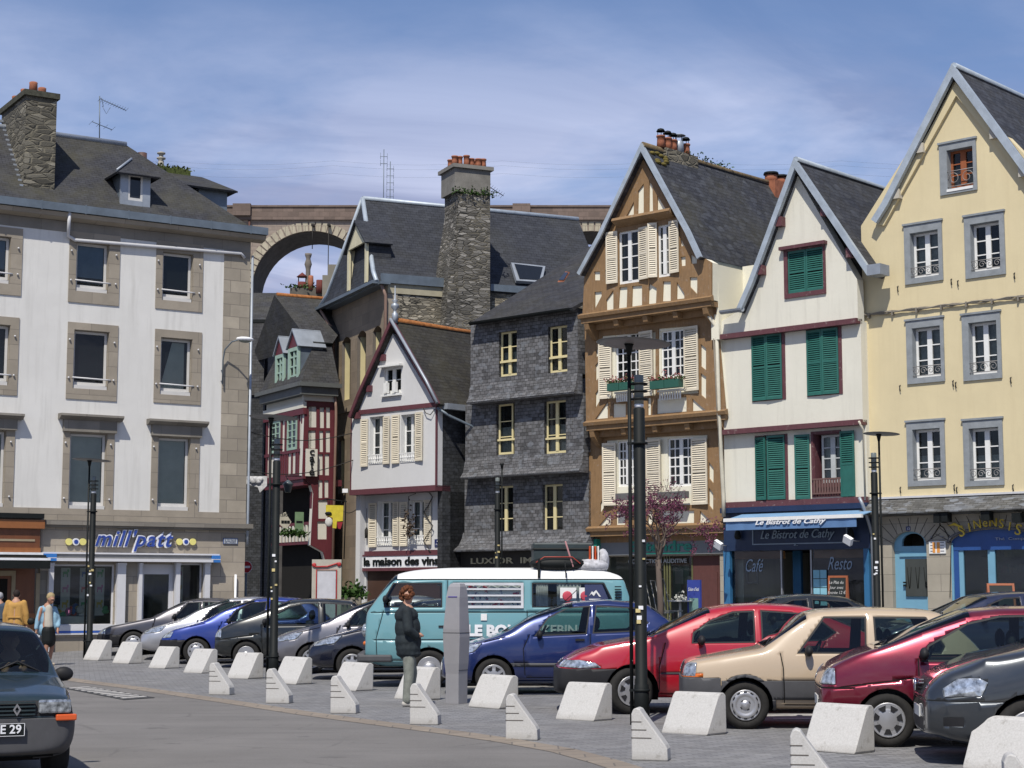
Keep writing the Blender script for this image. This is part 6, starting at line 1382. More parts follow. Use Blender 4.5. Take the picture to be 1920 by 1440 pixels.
    x = MB(); x.tube([(s_-.05, s_-.05, zm+.03), (UR+.05, s_-.05, zm+.03)], .06, 6); x.tube([(s_-.05, s_-.05, zm+.03), (s_-.05, LY, zm+.03)], .05, 6); x.build('curb_roll', m_black, rf)
    # upper roof with terracotta ridge
    zr = H.uv(560, 556, 3.2)[1]; x = MB(); ua = H.uv(518, 600, 3.2)[0]; ub = H.uv(610, 600, 3.2)[0]
    x.slab([(s_, s_, zm), (UR+.05, s_, zm), (ub+1.5, 3.2, zr), (ua, 3.2, zr)], .1); x.slab([(s_, LY+3, zm), (s_, s_, zm), (ua, 3.2, zr), (ua, 3.21, zr)], .1); x.build('upper_roof', m_r, rf)
    x = MB(); x.tube([(ua, 3.2, zr), (ub+1.5, 3.2, zr)], .09, 6); x.build('ridge_tiles', MC['ridge_terracotta'], rf)
    # two dormers on the lane side
    for (pa, pb, pt, pbb) in ((517, 533, 655, 733), (541, 560, 642, 722)):
        yb_, ya_ = yz(pa, 700, -.1)[0], yz(pb, 700, -.1)[0]; zt_ = yz((pa+pb)/2, pt+10, -.1)[1]; zb_ = yz((pa+pb)/2, pbb, -.1)[1]
        x = MB(); x.box(-.1, .9, ya_, ya_+.12, zb_, zt_); x.box(-.1, .9, yb_-.12, yb_, zb_, zt_); d = x.build('dormer', m_zincd, rf)
        x = MB(); w = ya_, yb_; x.box(-.13, -.05, ya_-.02, ya_+.16, zb_, zt_); x.box(-.13, -.05, yb_-.16, yb_+.02, zb_, zt_); x.box(-.13, -.05, ya_+.16, yb_-.16, zt_-.14, zt_); ym = (ya_+yb_)/2; x.box(-.10, -.05, ym-.06, ym+.06, zb_, zt_-.14)
        for k in range(1, 4): z = zb_+(zt_-zb_)*k/4; x.box(-.10, -.05, ya_+.16, ym-.06, z-.03, z+.03); x.box(-.10, -.05, ym+.06, yb_-.16, z-.03, z+.03)
        x.build('dormer_window', m_wg, d); x = MB(); x.box(.0, .05, ya_+.1, yb_-.1, zb_, zt_); x.build('pane', MC['glass_dark'], d)
        x = MB(); za = zt_+.75; x.slab([(-.2, ya_-.12, zt_), (-.2, ym, za), (1.0, ym, za), (1.0, ya_-.12, zt_)], .05); x.slab([(-.2, yb_+.12, zt_), (-.2, ym, za), (1.0, ym, za), (1.0, yb_+.12, zt_)], .05); x.build('dormer_roof', m_zinc, d)
        x = MB(); x.prism([(ya_-.1, zt_), (yb_+.1, zt_), (ym, za-.05)], -.12, -.06, 0, My); x.build('dormer_gable', m_b, d)
    # café sign board
    r = H.rect(573, 842, 594, 893, -.1); x = MB(); x.box(r[0], r[1], -.16, -.08, r[2], r[3]); s = H.build(x, 'cafe_sign', m_p)
    for i, ch in enumerate('café'):
        z = r[3]-(r[3]-r[2])*(i+.9)/4.05; t_ = text(ch, .42, s, 'lettering', m_black, Matrix.Translation(((r[0]+r[1])/2, -.18, z)), 0, .01, .004, 'CENTER', sx=1.2)
    x = MB(); x.tube([(UR-.08, -.12, zt+.3), (UR-.02, -.12, zt-.2), (UR, -.1, zt-.6), (UR-.1, -.1, .5)], .055, 8); H.build(x, 'down_pipe', MC['pipe_brown'])
    # hanging signs on the lane side
    x = MB(); q = H.rect(524, 960, 546, 991, -.3); M = 0
    x.prism([(q[0], q[2]+.15), (q[0]+.2, q[2]), (q[1]-.15, q[2]+.03), (q[1], q[2]+.25), (q[1]-.12, q[3]-.2), (q[0]+.5*(q[1]-q[0]), q[3]), (q[0]+.03, q[3]-.1)], -.32, -.29)
    for k in range(3): u = q[0]+(q[1]-q[0])*(.2+.25*k); x.box(u-.03, u+.07, -.335, -.32, q[2]+.2, q[2]+.3, 1)
    s = H.build(x, 'hanging_sign', [plain('sign_cream', (.5, .47, .38), .8), m_black]); lettering(H, "L'EUROPE", 526, 543, 962, 968, -.33, m_black, 0, 0, s, ext=.002)
    x = MB(); q = H.rect(553, 960, 569, 998, -.3); x.box(q[0], q[1], -.32, -.29, q[2], q[3]); 
    for k in range(3): u = q[0]+(q[1]-q[0])*(.25+.25*k); x.box(u-.04, u+.04, -.33, -.32, q[2]+.35, q[2]+.43, 1)
    H.build(x, 'hanging_sign', [plain('sign_green', (.16, .25, .14), .8), m_black])
    weeds(H, [(H.uv(530+k*7, 1003, -.3)[0], -.3, H.uv(540, 1003, -.3)[1], .16, .1, .08) for k in range(6)], None, 'hanging_plants', 60, .16)
    return H

def lane_and_far():
    # dark slate house at the far left of the lane
    m_r = slate('slate_lane', ()); m_sd = slate('slate_side', ())
    H = House('dark_lane_house', plan(448, 72), Vector((1, .05, 0)), 'dark slate-roofed house in the shade of the narrow lane', 'house')
    def P(a, b, y=0): return H.at(a, b, y)
    z = P(480, 600).z; zt = P(480, 549, 2).z; u1 = P(512, 600).x; u0 = -1.5
    x = MB(); x.slab([(u0, 0, z), (u1-.1, 0, z), (u1, 2, zt), (u0, 2, zt)], .12); x.slab([(u0, 4, z), (u1, 4, z), (u1, 2, zt), (u0, 2, zt)], .12); H.build(x, 'roof', m_r)
    z2 = P(480, 745).z; x = MB(); x.slab([(u0, -.05, z-.15), (u1-.3, -.05, z-.15), (P(497, 740).x, -.9, z2), (u0, -.9, z2)], .12); H.build(x, 'lower_roof', m_r)
    x = MB(); x.box(u0, u1-.2, .1, 4, 0, z); x.box(u0, P(497, 740).x, -.8, .1, 0, z2); H.build(x, 'wall', m_sd)
    x = MB(); x.box(u0, u1-.2, -.06, .1, z-.12, z+.02); H.build(x, 'gutter', m_black)
    # end of the lane: shadowed houses closing the view
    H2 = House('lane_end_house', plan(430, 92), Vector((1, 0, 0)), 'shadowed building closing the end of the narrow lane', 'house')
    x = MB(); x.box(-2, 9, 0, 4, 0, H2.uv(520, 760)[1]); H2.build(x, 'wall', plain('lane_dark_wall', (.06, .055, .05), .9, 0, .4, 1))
    x = MB(); 
    for (a, b, c, d) in ((534, 1065, 541, 1105), (547, 1075, 552, 1110)): r = H2.rect(a, b, c, d); x.box(r[0], r[1], -.05, 0, r[2], r[3])
    H2.build(x, 'lit_doorway', plain('door_pale', (.20, .16, .09), .8))
    H3 = House('lane_left_house', plan(452, 54), Vector((.02, 1, 0)), 'dark unlit house side along the left of the lane behind the granite corner', 'house')
    x = MB(); x.box(0, 16, -.0, 1.5, 0, 15); H3.build(x, 'wall', m_sd) if 0 else None
    bpy.data.objects.remove(H3.root)
    # chimney cluster seen through the arch
    S = House('distant_chimney_house', plan(600, 95), Vector((1, .1, 0)), 'distant roof with mossy chimney stack and tall pot seen through the viaduct arch', 'house')
    r = S.rect(543, 540, 606, 600); x = MB(); x.box(r[0], r[1], 0, 1.2, 0, r[3]); b = S.build(x, 'chimney', plain('stack_dark', (.10, .09, .075), .9, 0, .3, 1))
    r2 = S.rect(604, 522, 640, 640); x = MB(); x.box(r2[0], r2[1], -1, 1, 0, r2[3]); x.box(r2[0]+.3, r2[0]+.9, -1, .2, r2[3], r2[3]+.6); S.build(x, 'chimney', plain('stack_grey', (.20, .185, .15), .9, 0, .2, 1))
    q = S.at(577, 540); zt = S.at(577, 473).z; h = zt-q.z; x = MB(); x.lathe([(.18, 0), (.14, h*.1), (.13, h*.55), (.16, h*.62), (.21, h*.70), (.15, h*.80), (.12, h*.86), (.18, h*.94), (.20, h), (.1, h)], (q.x, .4, q.z), 12); x.build('chimney_pot', plain('pot_grey', (.16, .14, .12), .85), b)
    q = S.at(566, 540); x = MB(); x.lathe([(.26, 0), (.24, .4)], (q.x, .4, q.z), 10); x.lathe([(.01, .95), (.32, .70), (.30, .68)], (q.x, .4, q.z), 10); x.tube([(q.x-.2, .4, q.z+.3), (q.x-.2, .4, q.z+.7)], .03, 4); x.tube([(q.x+.2, .4, q.z+.3), (q.x+.2, .4, q.z+.7)], .03, 4); x.build('chimney_pot', plain('pot_darkred', (.13, .035, .03), .8), b)
    q = S.at(635, 513); x = MB(); x.lathe([(.18, -.6), (.14, .45), (.17, .5)], (q.x, 0, q.z), 10); x.build('chimney_pot', m_terra, b)
    q = S.at(579, 540); x = MB(); x.lathe([(.17, -.1), (.14, .7), (.10, .72)], (q.x+.1, .1, q.z), 10); x.build('chimney_pot', m_terra, b)
    weeds(S, [(r[0]+(r[1]-r[0])*k/7, .2, r[3], .2, .2, .12) for k in range(8)], b, 'weeds', 26, .2)
    for (px) in (597, 601): q = S.at(px, 540); x = MB(); x.lathe([(.14, -.3), (.12, .45)], (q.x, 0, q.z), 8); x.build('chimney_pot', MC['pot_darkred'], b)
    # ---------------- viaduct
    D = 230.0; V = House('railway_viaduct', plan(480, D), Vector((1, .0, 0)), 'tall stone railway viaduct with round arch rising behind the roofs', 'viaduct')
    t = NT('viaduct_stone'); col, fac = t.brick(t.uv, (.20, .16, .13), (.31, .26, .21), (.12, .10, .09), 1.3, .55, .04)
    n = t.noise(t.ob, .12, 6, .65); col = t.mix(t.ramp(n, [(.35, 0), (.7, .5)]), col, (.16, .12, .10)); col = t.mix(t.math('MULTIPLY', t.noise(t.ob, 1.8, 5), .5), col, (.36, .30, .25)); m_v = t.fin(col, .95)
    m_v2 = ashlar('viaduct_brick', (.155, .115, .095), 1.4, .7, .2, (.12, .09, .07), .03); m_v3 = ashlar('viaduct_voussoir', (.40, .36, .27), .9, 2.2, .12, (.2, .17, .13), .03)
    def U(px, py, y=0): return V.uv(px, py, y)
    zt = U(560, 386)[1]; zp = U(560, 406)[1]; zc = U(560, 413)[1]
    c = U(588, 560); Rr = (U(690, 500)[0]-U(479, 500)[0])/2+.4; cu = U(584, 500)[0]; zs = U(584, 433)[1]-Rr
    pitch = 2*Rr+2.9
    arches = [cu+k*pitch for k in range(-3, 9)]
    x = MB(); holes = []
    u0, u1 = cu-3.6*pitch, cu+8.6*pitch
    for a in arches: holes.append([(a-Rr, 4), (a+Rr, 4)]+[(a+Rr*cos(pi*k/24), zs+Rr*sin(pi*k/24)) for k in range(25)])
    x.prism([(u0, 0), (u1, 0), (u1, zc), (u0, zc)], 0, 9, holes=holes); V.build(x, 'arcade', m_v)
    x = MB(); x.box(u0, u1, -.45, 9.45, zc, zc+.5); x.box(u0, u1, -.35, .3, zp, zt-.25); x.box(u0, u1, -.5, .4, zt-.25, zt); x.box(u0, u1, 8.7, 9.3, zp, zt)
    for a in arches: p = a-pitch/2; x.box(p-1.2, p+1.2, -.9, .35, zp, zt+.15); x.box(p-1.2, p+1.2, -.9, .0, 0, zc) if 0 else None
    V.build(x, 'parapet', m_v2)
    x = MB()
    n = 31
    for a in arches:
        for k in range(n):
            a0, a1 = pi*k/n+.012, pi*(k+1)/n-.012; ro = Rr+1.25
            x.prism([(a+Rr*cos(a0), zs+Rr*sin(a0)), (a+ro*cos(a0), zs+ro*sin(a0)), (a+ro*cos(a1), zs+ro*sin(a1)), (a+Rr*cos(a1), zs+Rr*sin(a1))], -.12, .02)
    V.build(x, 'arch_ring', m_v3)
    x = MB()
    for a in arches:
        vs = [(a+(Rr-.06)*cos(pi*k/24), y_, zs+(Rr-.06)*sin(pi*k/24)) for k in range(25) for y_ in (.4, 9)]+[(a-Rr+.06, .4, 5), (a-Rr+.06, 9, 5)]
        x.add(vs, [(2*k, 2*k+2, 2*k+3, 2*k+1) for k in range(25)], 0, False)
    V.build(x, 'arch_soffit', plain('stained_shaded_stone', (.085, .08, .075), .95, 0, .3, .8))  # dark stained lining; the shade inside the arches is put into its colour
    x = MB(); 
    for a in arches: p = a-pitch/2+1.0; x.tube([(p, -.25, 10), (p, -.25, zp)], .14, 6)
    V.build(x, 'down_pipe', plain('pipe_rust', (.10, .05, .04), .8))
    x = MB()
    for px in (588, 618): q = U(px, 425); x.tube([(q[0], -1.2, q[1]), (q[0], -1.2, U(px, 470 if px < 600 else 540)[1])], .06, 4); x.box(q[0]-.2, q[0]+.2, -1.3, 0, q[1]-.1, q[1]+.15)
    V.build(x, 'hanging_cable', m_chain)
    # overhead wires above the viaduct
    x = MB(); 
    for py in (288, 297, 312): 
        z = U(700, py)[1]; pts = []
        for k in range(60): u = u0+(u1-u0)*k/59; pts.append((u, 4, z-1.0*abs(sin(k*pi/6))*.6))
        x.tube(pts, .009, 4)
    for k in range(0): pass
    o = V.build(x, 'overhead_wires', m_zincd)
    x = MB(); 
    for a in (arches[0]-12, arches[-1]+12): x.tube([(a, 4, zp), (a, 4, U(700, 285)[1]+1)], .12, 6)
    V.build(x, 'wire_mast', m_zincd)
# ================================================================== CARS
def lin(pts, x):
    if x <= pts[0][0]: return pts[0][1]
    for (a, b), (c, d) in zip(pts, pts[1:]):
        if x <= c: return b+(d-b)*(x-a)/(c-a) if c > a else d
    return pts[-1][1]
def inpoly(p, poly):
    x, y = p; r = False; n = len(poly)
    for i in range(n):
        (x1, y1), (x2, y2) = poly[i], poly[(i+1) % n]
        if (y1 > y) != (y2 > y) and x < (x2-x1)*(y-y1)/(y2-y1)+x1: r = not r
    return r
AX = {'y': (0, 2), 'x': (1, 2), 'z': (0, 1)}
def imprint(bm, lay, poly, axis, sel, tg):
    a, b = AX[axis]; lo = (min(p[0] for p in poly), min(p[1] for p in poly)); hi = (max(p[0] for p in poly), max(p[1] for p in poly))
    def pick():
        out = []
        for f in bm.faces:
            if f[lay] == 99: continue
            xs = [v.co[a] for v in f.verts]; ys = [v.co[b] for v in f.verts]
            if max(xs) < lo[0] or min(xs) > hi[0] or max(ys) < lo[1] or min(ys) > hi[1]: continue
            if sel(f): out.append(f)
        return out
    n = len(poly)
    for i in range(n):
        p, q = poly[i], poly[(i+1) % n]; fs = pick()
        if not fs: return
        es = {e for f in fs for e in f.edges}; vs = {v for f in fs for v in f.verts}
        co = Vector((0, 0, 0)); co[a], co[b] = p; no = Vector((0, 0, 0)); no[a], no[b] = q[1]-p[1], p[0]-q[0]
        if no.length < 1e-6: continue
        bmesh.ops.bisect_plane(bm, geom=list(fs)+list(es)+list(vs), dist=1e-5, plane_co=co, plane_no=no.normalized())
    for f in pick():
        c = f.calc_center_median()
        if inpoly((c[a], c[b]), poly): f[lay] = tg
def growp(poly, d):
    n = len(poly); ar = sum(poly[i][0]*poly[(i+1) % n][1]-poly[(i+1) % n][0]*poly[i][1] for i in range(n)); s = 1 if ar > 0 else -1; out = []
    for i in range(n):
        p0, p, p2 = Vector(poly[i-1]), Vector(poly[i]), Vector(poly[(i+1) % n]); e1, e2 = (p-p0).normalized(), (p2-p).normalized()
        n1, n2 = Vector((e1.y, -e1.x))*s, Vector((e2.y, -e2.x))*s; m = n1+n2; m = m/max(.35, m.length_squared/2) if m.length > .1 else n1
        out.append((p.x+m.x*d, p.y+m.y*d))
    return out
m_tyre = plain('tyre_rubber', (.022, .021, .02), .85, 0, .2, 20); m_blk = plain('black_plastic', (.018, .018, .02), .6, 0, .15, 8, Specular_IOR_Level=.25)
m_chrome = plain('chrome', (.6, .6, .62), .15, 1, .05); m_seat = plain('seat_cloth', (.035, .035, .04), .9); m_under = plain('underbody', (.008, .008, .008), .95)
m_cg = glassy('car_glass', (.50, .60, .57), .04, .02, (.01, .015, .015)); m_lens = plain('headlight_lens', (.55, .58, .60), .08, .5, .25, 30, coat=0) if 0 else plain('headlight_lens', (.42, .45, .48), .08, .6, .75, 17)
m_or = plain('indicator_orange', (.55, .13, .02), .25); m_rl = plain('tail_lens', (.35, .01, .012), .2); m_gcl = plain('cladding_grey', (.060, .060, .064), .65, 0, .12, 8)
m_alu = plain('hubcap_silver', (.40, .40, .41), .35, .6, .08)
def paint(name, c, metal=.0, rough=.28):
    def f():
        t = NT(name); n = t.noise(t.ob, 1.2, 4); d = t.noise(t.map(t.ob, (1, 1, 2.5)), 3, 5)
        col = t.mix(t.math('MULTIPLY', t.ramp(d, [(.45, 0), (.8, 1)]), .10), c, (.25, .22, .18))
        t.fin(col, t.math('ADD', t.math('MULTIPLY', n, .12), rough), metal); t.b.inputs['Coat Weight'].default_value = .9; t.b.inputs['Coat Roughness'].default_value = .04; return t.m
    return M_(name, f)
def wheel(root, x, y, r, kind, name='wheel', turn=0):
    w = .19; M = Matrix.Rotation(pi/2, 3, 'X')     # lathe axis z -> -y (outwards on the near side)
    o = empty(name, (x, y, r)); o.parent = root
    if turn: o.rotation_euler = (0, 0, turn)
    sgn = -1 if y < 0 else 1
    R_ = Matrix.Identity(3) if sgn < 0 else Matrix.Rotation(pi, 3, 'Z')
    MM = R_ @ M
    t = MB(); rr = r*.66
    t.lathe([(rr, -w), (r-.03, -w), (r, -w+.03), (r, -.03), (r-.03, 0), (rr+.02, .008), (rr, -.02)], (0, 0, 0), 28, 0, MM); t.build('tyre', m_tyre, o)
    h = MB(); h.lathe([(rr, -.02), (rr-.015, -.035), (rr-.03, -.07), (.01, -.08)], (0, 0, 0), 24, 1, MM); z0 = -.03
    h.lathe([(rr*1.0, -.012), (rr*.95, .004), (rr*.87, -.006)], (0, 0, 0), 28, 0, MM)
    def blade(a, w0, w1, r0, r1, mt=0, zz=.0, dz=.02):
        c, s = cos(a), sin(a); q = []
        for rad, ww in ((r0, w0), (r1, w1)):
            for sg in (-1, 1): q.append((rad*c-sg*ww*s, rad*s+sg*ww*c))
        q = [q[0], q[1], q[3], q[2]]
        h.hexa([MM @ Vector((a_, b_, z0+zz-dz)) for a_, b_ in q], [MM @ Vector((a_, b_, z0+zz)) for a_, b_ in q], mt)
    if kind == 'star5':
        for k in range(5): blade(pi/2+k*2*pi/5, .055, .03, .03, rr*.92, 0, .02)
        h.lathe([(.085, -.02), (.08, .0), (.01, .01)], (0, 0, 0), 16, 0, MM)
    elif kind == 'petal':
        h.lathe([(rr*.9, -.02), (rr*.6, -.004), (.08, .0), (.01, .006)], (0, 0, 0), 28, 0, MM)
        for k in range(7): blade(k*2*pi/7+.2, .018, .045, rr*.50, rr*.80, 1, .034, .006)
    elif kind == 'slots':
        h.lathe([(rr*.93, -.015), (rr*.8, .006), (rr*.62, .006), (rr*.5, -.01), (.06, -.006), (.05, .008), (.01, .01)], (0, 0, 0), 28, 0, MM)
        for k in range(12): blade(k*pi/6, .02, .02, rr*.80, rr*.87, 1, .04, .006)
        for k in range(4): blade(k*pi/2+.6, .016, .016, rr*.24, rr*.35, 1, .03, .006)
    elif kind == 'dome': h.lathe([(rr*.62, -.03), (rr*.55, .03), (rr*.35, .055), (.01, .065)], (0, 0, 0), 28, 0, MM); [blade(k*pi/10, .012, .014, rr*.72, rr*.86, 1, .02, .01) for k in range(20)]
    else:
        h.lathe([(rr*.93, -.02), (rr*.5, .004), (.01, .01)], (0, 0, 0), 28, 0, MM)
        for k in range(8): blade(k*pi/4, .014, .02, rr*.5, rr*.78, 1, .028, .006)
    h.build('rim', [m_alu, m_blk], o); return o
def car(s, px, Y, label, pm, group='cars parked side by side across the square', head=HEAD, name='parked_car', sc=1.07, kw='plain', place=None, cat='car', tint=None, turn=0):
    L, hw = s['L'], s['W']/2; top, belt, bot = s['top'], s['belt'], s['bot']; plan_ = s.get('plan') or [(0, .80), (.12, .91), (.45, .98), (1.0, 1), (L-1.0, 1), (L-.35, .96), (L-.05, .86), (L, .80)]
    H = max(z for x, z in top); xs = sorted({round(x, 3) for x in [p[0] for p in top]+[.12, .45, L-.3, L-.05]+[L*k/16 for k in range(17)]})
    ys = []; xs2 = [xs[0]]
    for x in xs[1:]:
        if x-xs2[-1] > .07 or x in [p[0] for p in top]: xs2.append(x)
    xs = xs2; rings = []
    for x in xs:
        w = hw*lin(plan_, x); zb, ze, zt = lin(bot, x), lin(belt, x), lin(top, x); ze = min(ze, zt-.01)
        t = max(0, min(1, (zt-ze)/(H-lin(belt, x)+1e-6))); tum = s.get('tum', .19)
        wt = w*(.93-tum*t)
        P = [(0, zb), (w*.78, zb), (w*.95, zb+.05), (w*1.0, zb+(ze-zb)*.42), (w*.99, zb+(ze-zb)*.78), (w*.945, ze), (w*.945+(wt-w*.945)*.5, ze+(zt-ze)*.52), (wt, ze+(zt-ze)*.91), (wt*.86, ze+(zt-ze)*.985+0), (0, zt+(.015 if t > .6 else .0))]
        if t < .12 and x < L*.5: P[6] = (w*.90, ze+(zt-ze)*.45); P[7] = (w*.80, ze+(zt-ze)*.78); P[8] = (w*.55, ze+(zt-ze)*.94)
        rings.append(P)
    bm = bmesh.new(); lay = bm.faces.layers.int.new('tg'); V = []
    for x, P in zip(xs, rings):
        row = [bm.verts.new((x, -y, z)) for y, z in P]; row2 = [row[0]]+[bm.verts.new((x, y, z)) for y, z in P[1:-1]]+[row[-1]]; V.append((row, row2))
    wx0, wx1, rx0, rx1 = s['ws'][0], s['ws'][1], s['rs'][0], s['rs'][1]; n = len(rings[0])
    for i in range(len(xs)-1):
        xm = (xs[i]+xs[i+1])/2
        for side in (0, 1):
            for j in range(n-1):
                a, b, c, d = V[i][side][j], V[i][side][j+1], V[i+1][side][j+1], V[i+1][side][j]
                f = bm.faces.new((a, b, c, d) if side == 1 else (a, d, c, b)); 
                if j >= 7 and wx0 < xm < wx1: f[lay] = 1
                if j >= 7 and rx0 < xm < rx1: f[lay] = 7
    for i, flip in ((0, 0), (len(xs)-1, 1)):
        for j in range(n-1):
            q = [V[i][0][j], V[i][0][j+1], V[i][1][j+1], V[i][1][j]]; q = [v for k, v in enumerate(q) if v not in q[:k]]
            try: bm.faces.new(q if not flip else q[::-1])
            except ValueError: pass
    bmesh.ops.recalc_face_normals(bm, faces=bm.faces)
    # one level of smoothing, evaluated
    me = bpy.data.meshes.new('cage'); bm.to_mesh(me); bm.free(); tmp = bpy.data.objects.new('cage', me); COL.objects.link(tmp)
    md = tmp.modifiers.new('s', 'SUBSURF'); md.levels = 2; md.render_levels = 2
    ev = tmp.evaluated_get(bpy.context.evaluated_depsgraph_get()); me2 = bpy.data.meshes.new_from_object(ev); bpy.data.objects.remove(tmp)
    bm = bmesh.new(); bm.from_mesh(me2); lay = bm.faces.layers.int.get('tg') or bm.faces.layers.int.new('tg'); bm.normal_update()
    side = lambda f: abs(f.normal.y) > .35
    # wheel arches
    wr = s['wr']
    for wx in s['wx']:
        ra = wr+.045; circ = [(wx+ra*cos(pi*k/10), wr+ra*sin(pi*k/10)) for k in range(11)]+[(wx-ra, -.1), (wx+ra, -.1)]
        sel = lambda f: (abs(f.normal.y) > .3 or f.normal.z < -.5) and abs(f.calc_center_median().y) > hw*.55 and f.calc_center_median().z < wr+ra+.03
        if s.get('lip'): imprint(bm, lay, growp(circ[:-2], .035)+[(wx-ra-.04, -.1), (wx+ra+.04, -.1)], 'y', sel, 3)
        imprint(bm, lay, circ, 'y', sel, 99)
    for (poly, axis, ss, tg) in s.get('marks', ()):
        x1 = ss.get('x1', 99); x0 = ss.get('x0', -9); ym = ss.get('ym', -1); nx = ss.get('nx', None); yM = ss.get('yM', 9)
        def sel(f):
            c = f.calc_center_median()
            return x0 < c.x < x1 and ym < abs(c.y) < yM and (nx is None or f.normal.x*nx > .35) and f[lay] in (0, 3, 6, 8)
        for k in ((1, -1) if ss.get('mir') else (1,)): imprint(bm, lay, [(p[0]*k, p[1]) for p in poly], axis, sel, tg)
    for g in s['glass']:
        sel = lambda f: side(f) and f.calc_center_median().z > .6 and f[lay] in (0, 2, 5)
        imprint(bm, lay, growp(g, .020), 'y', sel, 5); imprint(bm, lay, g, 'y', sel, 2)
    for seam in s.get('seams', ()):
        for p, q in zip(seam, seam[1:]):
            d = (Vector(q)-Vector(p)).normalized()*.006; nn = Vector((-d.y, d.x)); sel = lambda f: abs(f.normal.y) > .5 and f[lay] in (0, 8)
            imprint(bm, lay, [(p[0]-nn.x, p[1]-nn.y), (q[0]-nn.x, q[1]-nn.y), (q[0]+nn.x, q[1]+nn.y), (p[0]+nn.x, p[1]+nn.y)], 'y', sel, 4)
    # place
    if place is None:
        near = plan(px, Y); near.z = 0; u = Vector((cos(head), sin(head), 0)); v = Vector((-sin(head), cos(head), 0)); P0 = near+v*hw*sc
    else: P0 = Vector(place)
    root = empty(name, (P0.x, P0.y, gz(P0.x, P0.y)), head); tag(root, label, cat, group)
    tags = {0: ('body', pm, 0), 1: ('windscreen', s.get('gl', m_cg), 0), 2: ('side_window', s.get('gl', m_cg), 0), 7: ('rear_window', m_cg, 0), 3: ('bumper', s.get('bm', m_blk), .018), 4: ('door_seam', m_under, 0), 5: ('window_seal', m_blk, 0), 6: ('grille', m_blk, 0), 8: ('side_moulding', s.get('mm', m_gcl), .010), 9: ('headlight', m_lens, .006), 10: ('indicator', m_or, .008), 11: ('tail_light', m_rl, .006), 12: ('roof_panel', s.get('rm', pm), 0)}
    objs = {}; bm.verts.index_update()
    Lz = s.get('liftz', 0)
    for tg, (nm, mt, th) in tags.items():
        fs = [f for f in bm.faces if f[lay] == tg]
        if not fs: continue
        if tg in (2, 3, 5, 4, 9, 10, 11, 8): groups = [[f for f in fs if sg*f.calc_center_median().y > 0] for sg in (-1, 1)] if tg in (2, 5, 4, 9, 10, 11, 8) else [[f for f in fs if f.calc_center_median().x < L/2], [f for f in fs if f.calc_center_median().x >= L/2]]
        else: groups = [fs]
        for gf in groups:
            if not gf: continue
            vid = {}; vs = []; fl = []
            for f in gf:
                ids = []
                for v in f.verts:
                    k = v.index
                    if k not in vid: vid[k] = len(vs); vs.append(v.co*sc)
                    ids.append(vid[k])
                fl.append(ids)
            mb = MB(); mb.add(vs, fl, 0, True); o = mb.build(nm, mt, root); objs.setdefault(tg, []).append(o)
            if th: m = o.modifiers.new('raise', 'SOLIDIFY'); m.thickness = th; m.offset = 1
            if tg == 0: m = o.modifiers.new('shell', 'SOLIDIFY'); m.thickness = .015; m.offset = -1; o.data.materials.append(m_blk); m.material_offset = 1; m.material_offset_rim = 0
    bm.free()
    zb = min(z for x, z in bot)
    x = MB(); x.box(.25*sc, (L-.25)*sc, -hw*.72*sc, hw*.72*sc, (zb+.02)*sc, (zb+.22)*sc)
    for wx in s['wx']: x.box((wx-wr-.06)*sc, (wx+wr+.06)*sc, -hw*.60*sc, hw*.60*sc, (zb-.02)*sc, (wr*2+.06)*sc)
    x.build('underbody', m_under, root)
    xi0, xi1 = s.get('cab', (wx0+.35, L-.55)); zs = lin(belt, L/2)-.02; x = MB(); sx = (xi0+.75)*sc
    x.box((xi0-.25)*sc, (xi0+.1)*sc, -hw*.82*sc, hw*.82*sc, .45*sc, (zs-.02)*sc); x.build('dashboard', m_blk, root)
    rx_ = min(L-.9, xi0+1.75)
    for (cx_, yy, w_) in ((xi0+.75, -.36, .24), (xi0+.75, .36, .24), (rx_, 0, .60)):
        x = MB(); x.box((cx_-.28)*sc, (cx_+.25)*sc, (yy-w_)*sc, (yy+w_)*sc, .3*sc, .52*sc); Mr = Matrix.Translation((cx_*sc+.26, 0, .5*sc)) @ Matrix.Rotation(.22, 4, 'Y')
        x.box(-.06, .08, (yy-w_)*sc, (yy+w_)*sc, 0, (zs-.42)*sc+.0, 0, Mr)
        for hy in ((yy,) if w_ < .5 else (-.32, .32)): x.ball(Mr @ Vector((0.02, hy*sc, (zs-.30)*sc)), (.06, .13, .12), 0, 8, 6)
        x.build('seat', m_seat, root, bevel=.04)
    x = MB(); Mw = Matrix.Translation(((xi0+.28)*sc, -.36*sc, (zs+.0)*sc)) @ Matrix.Rotation(-1.1, 4, 'Y'); x.tube([Mw @ Vector((.18*cos(k*pi/9), .18*sin(k*pi/9), 0)) for k in range(19)], .014, 5); x.build('steering_wheel', m_blk, root)
    for wx in s['wx']:
        for sg in (-1, 1): wheel(root, wx*sc, sg*(hw-.035)*sc, wr*sc, kw if sg < 0 else 'plain', turn=turn if wx == s['wx'][0] else 0)
    # mirrors
    mx, mz = s['mir']
    for sg in (-1, 1):
        x = MB(); y_ = sg*(hw*.93+.11)*sc; x.ball((mx*sc, y_, mz*sc), (.05, .095, .07), 0, 12, 8); x.tube([((mx-.02)*sc, sg*(hw-.07)*sc, (mz-.03)*sc), (mx*sc, y_, (mz-.02)*sc)], .03, 6); x.build('wing_mirror', s.get('mirm', m_blk), root)
    for (hx, hz) in s.get('handles', ()):
        for sg in (-1, 1): x = MB(); x.box((hx-.07)*sc, (hx+.07)*sc, sg*(hw-.005)*sc-.012, sg*(hw-.005)*sc+.012, (hz-.015)*sc, (hz+.018)*sc); x.build('door_handle', s.get('hm', m_blk), root)
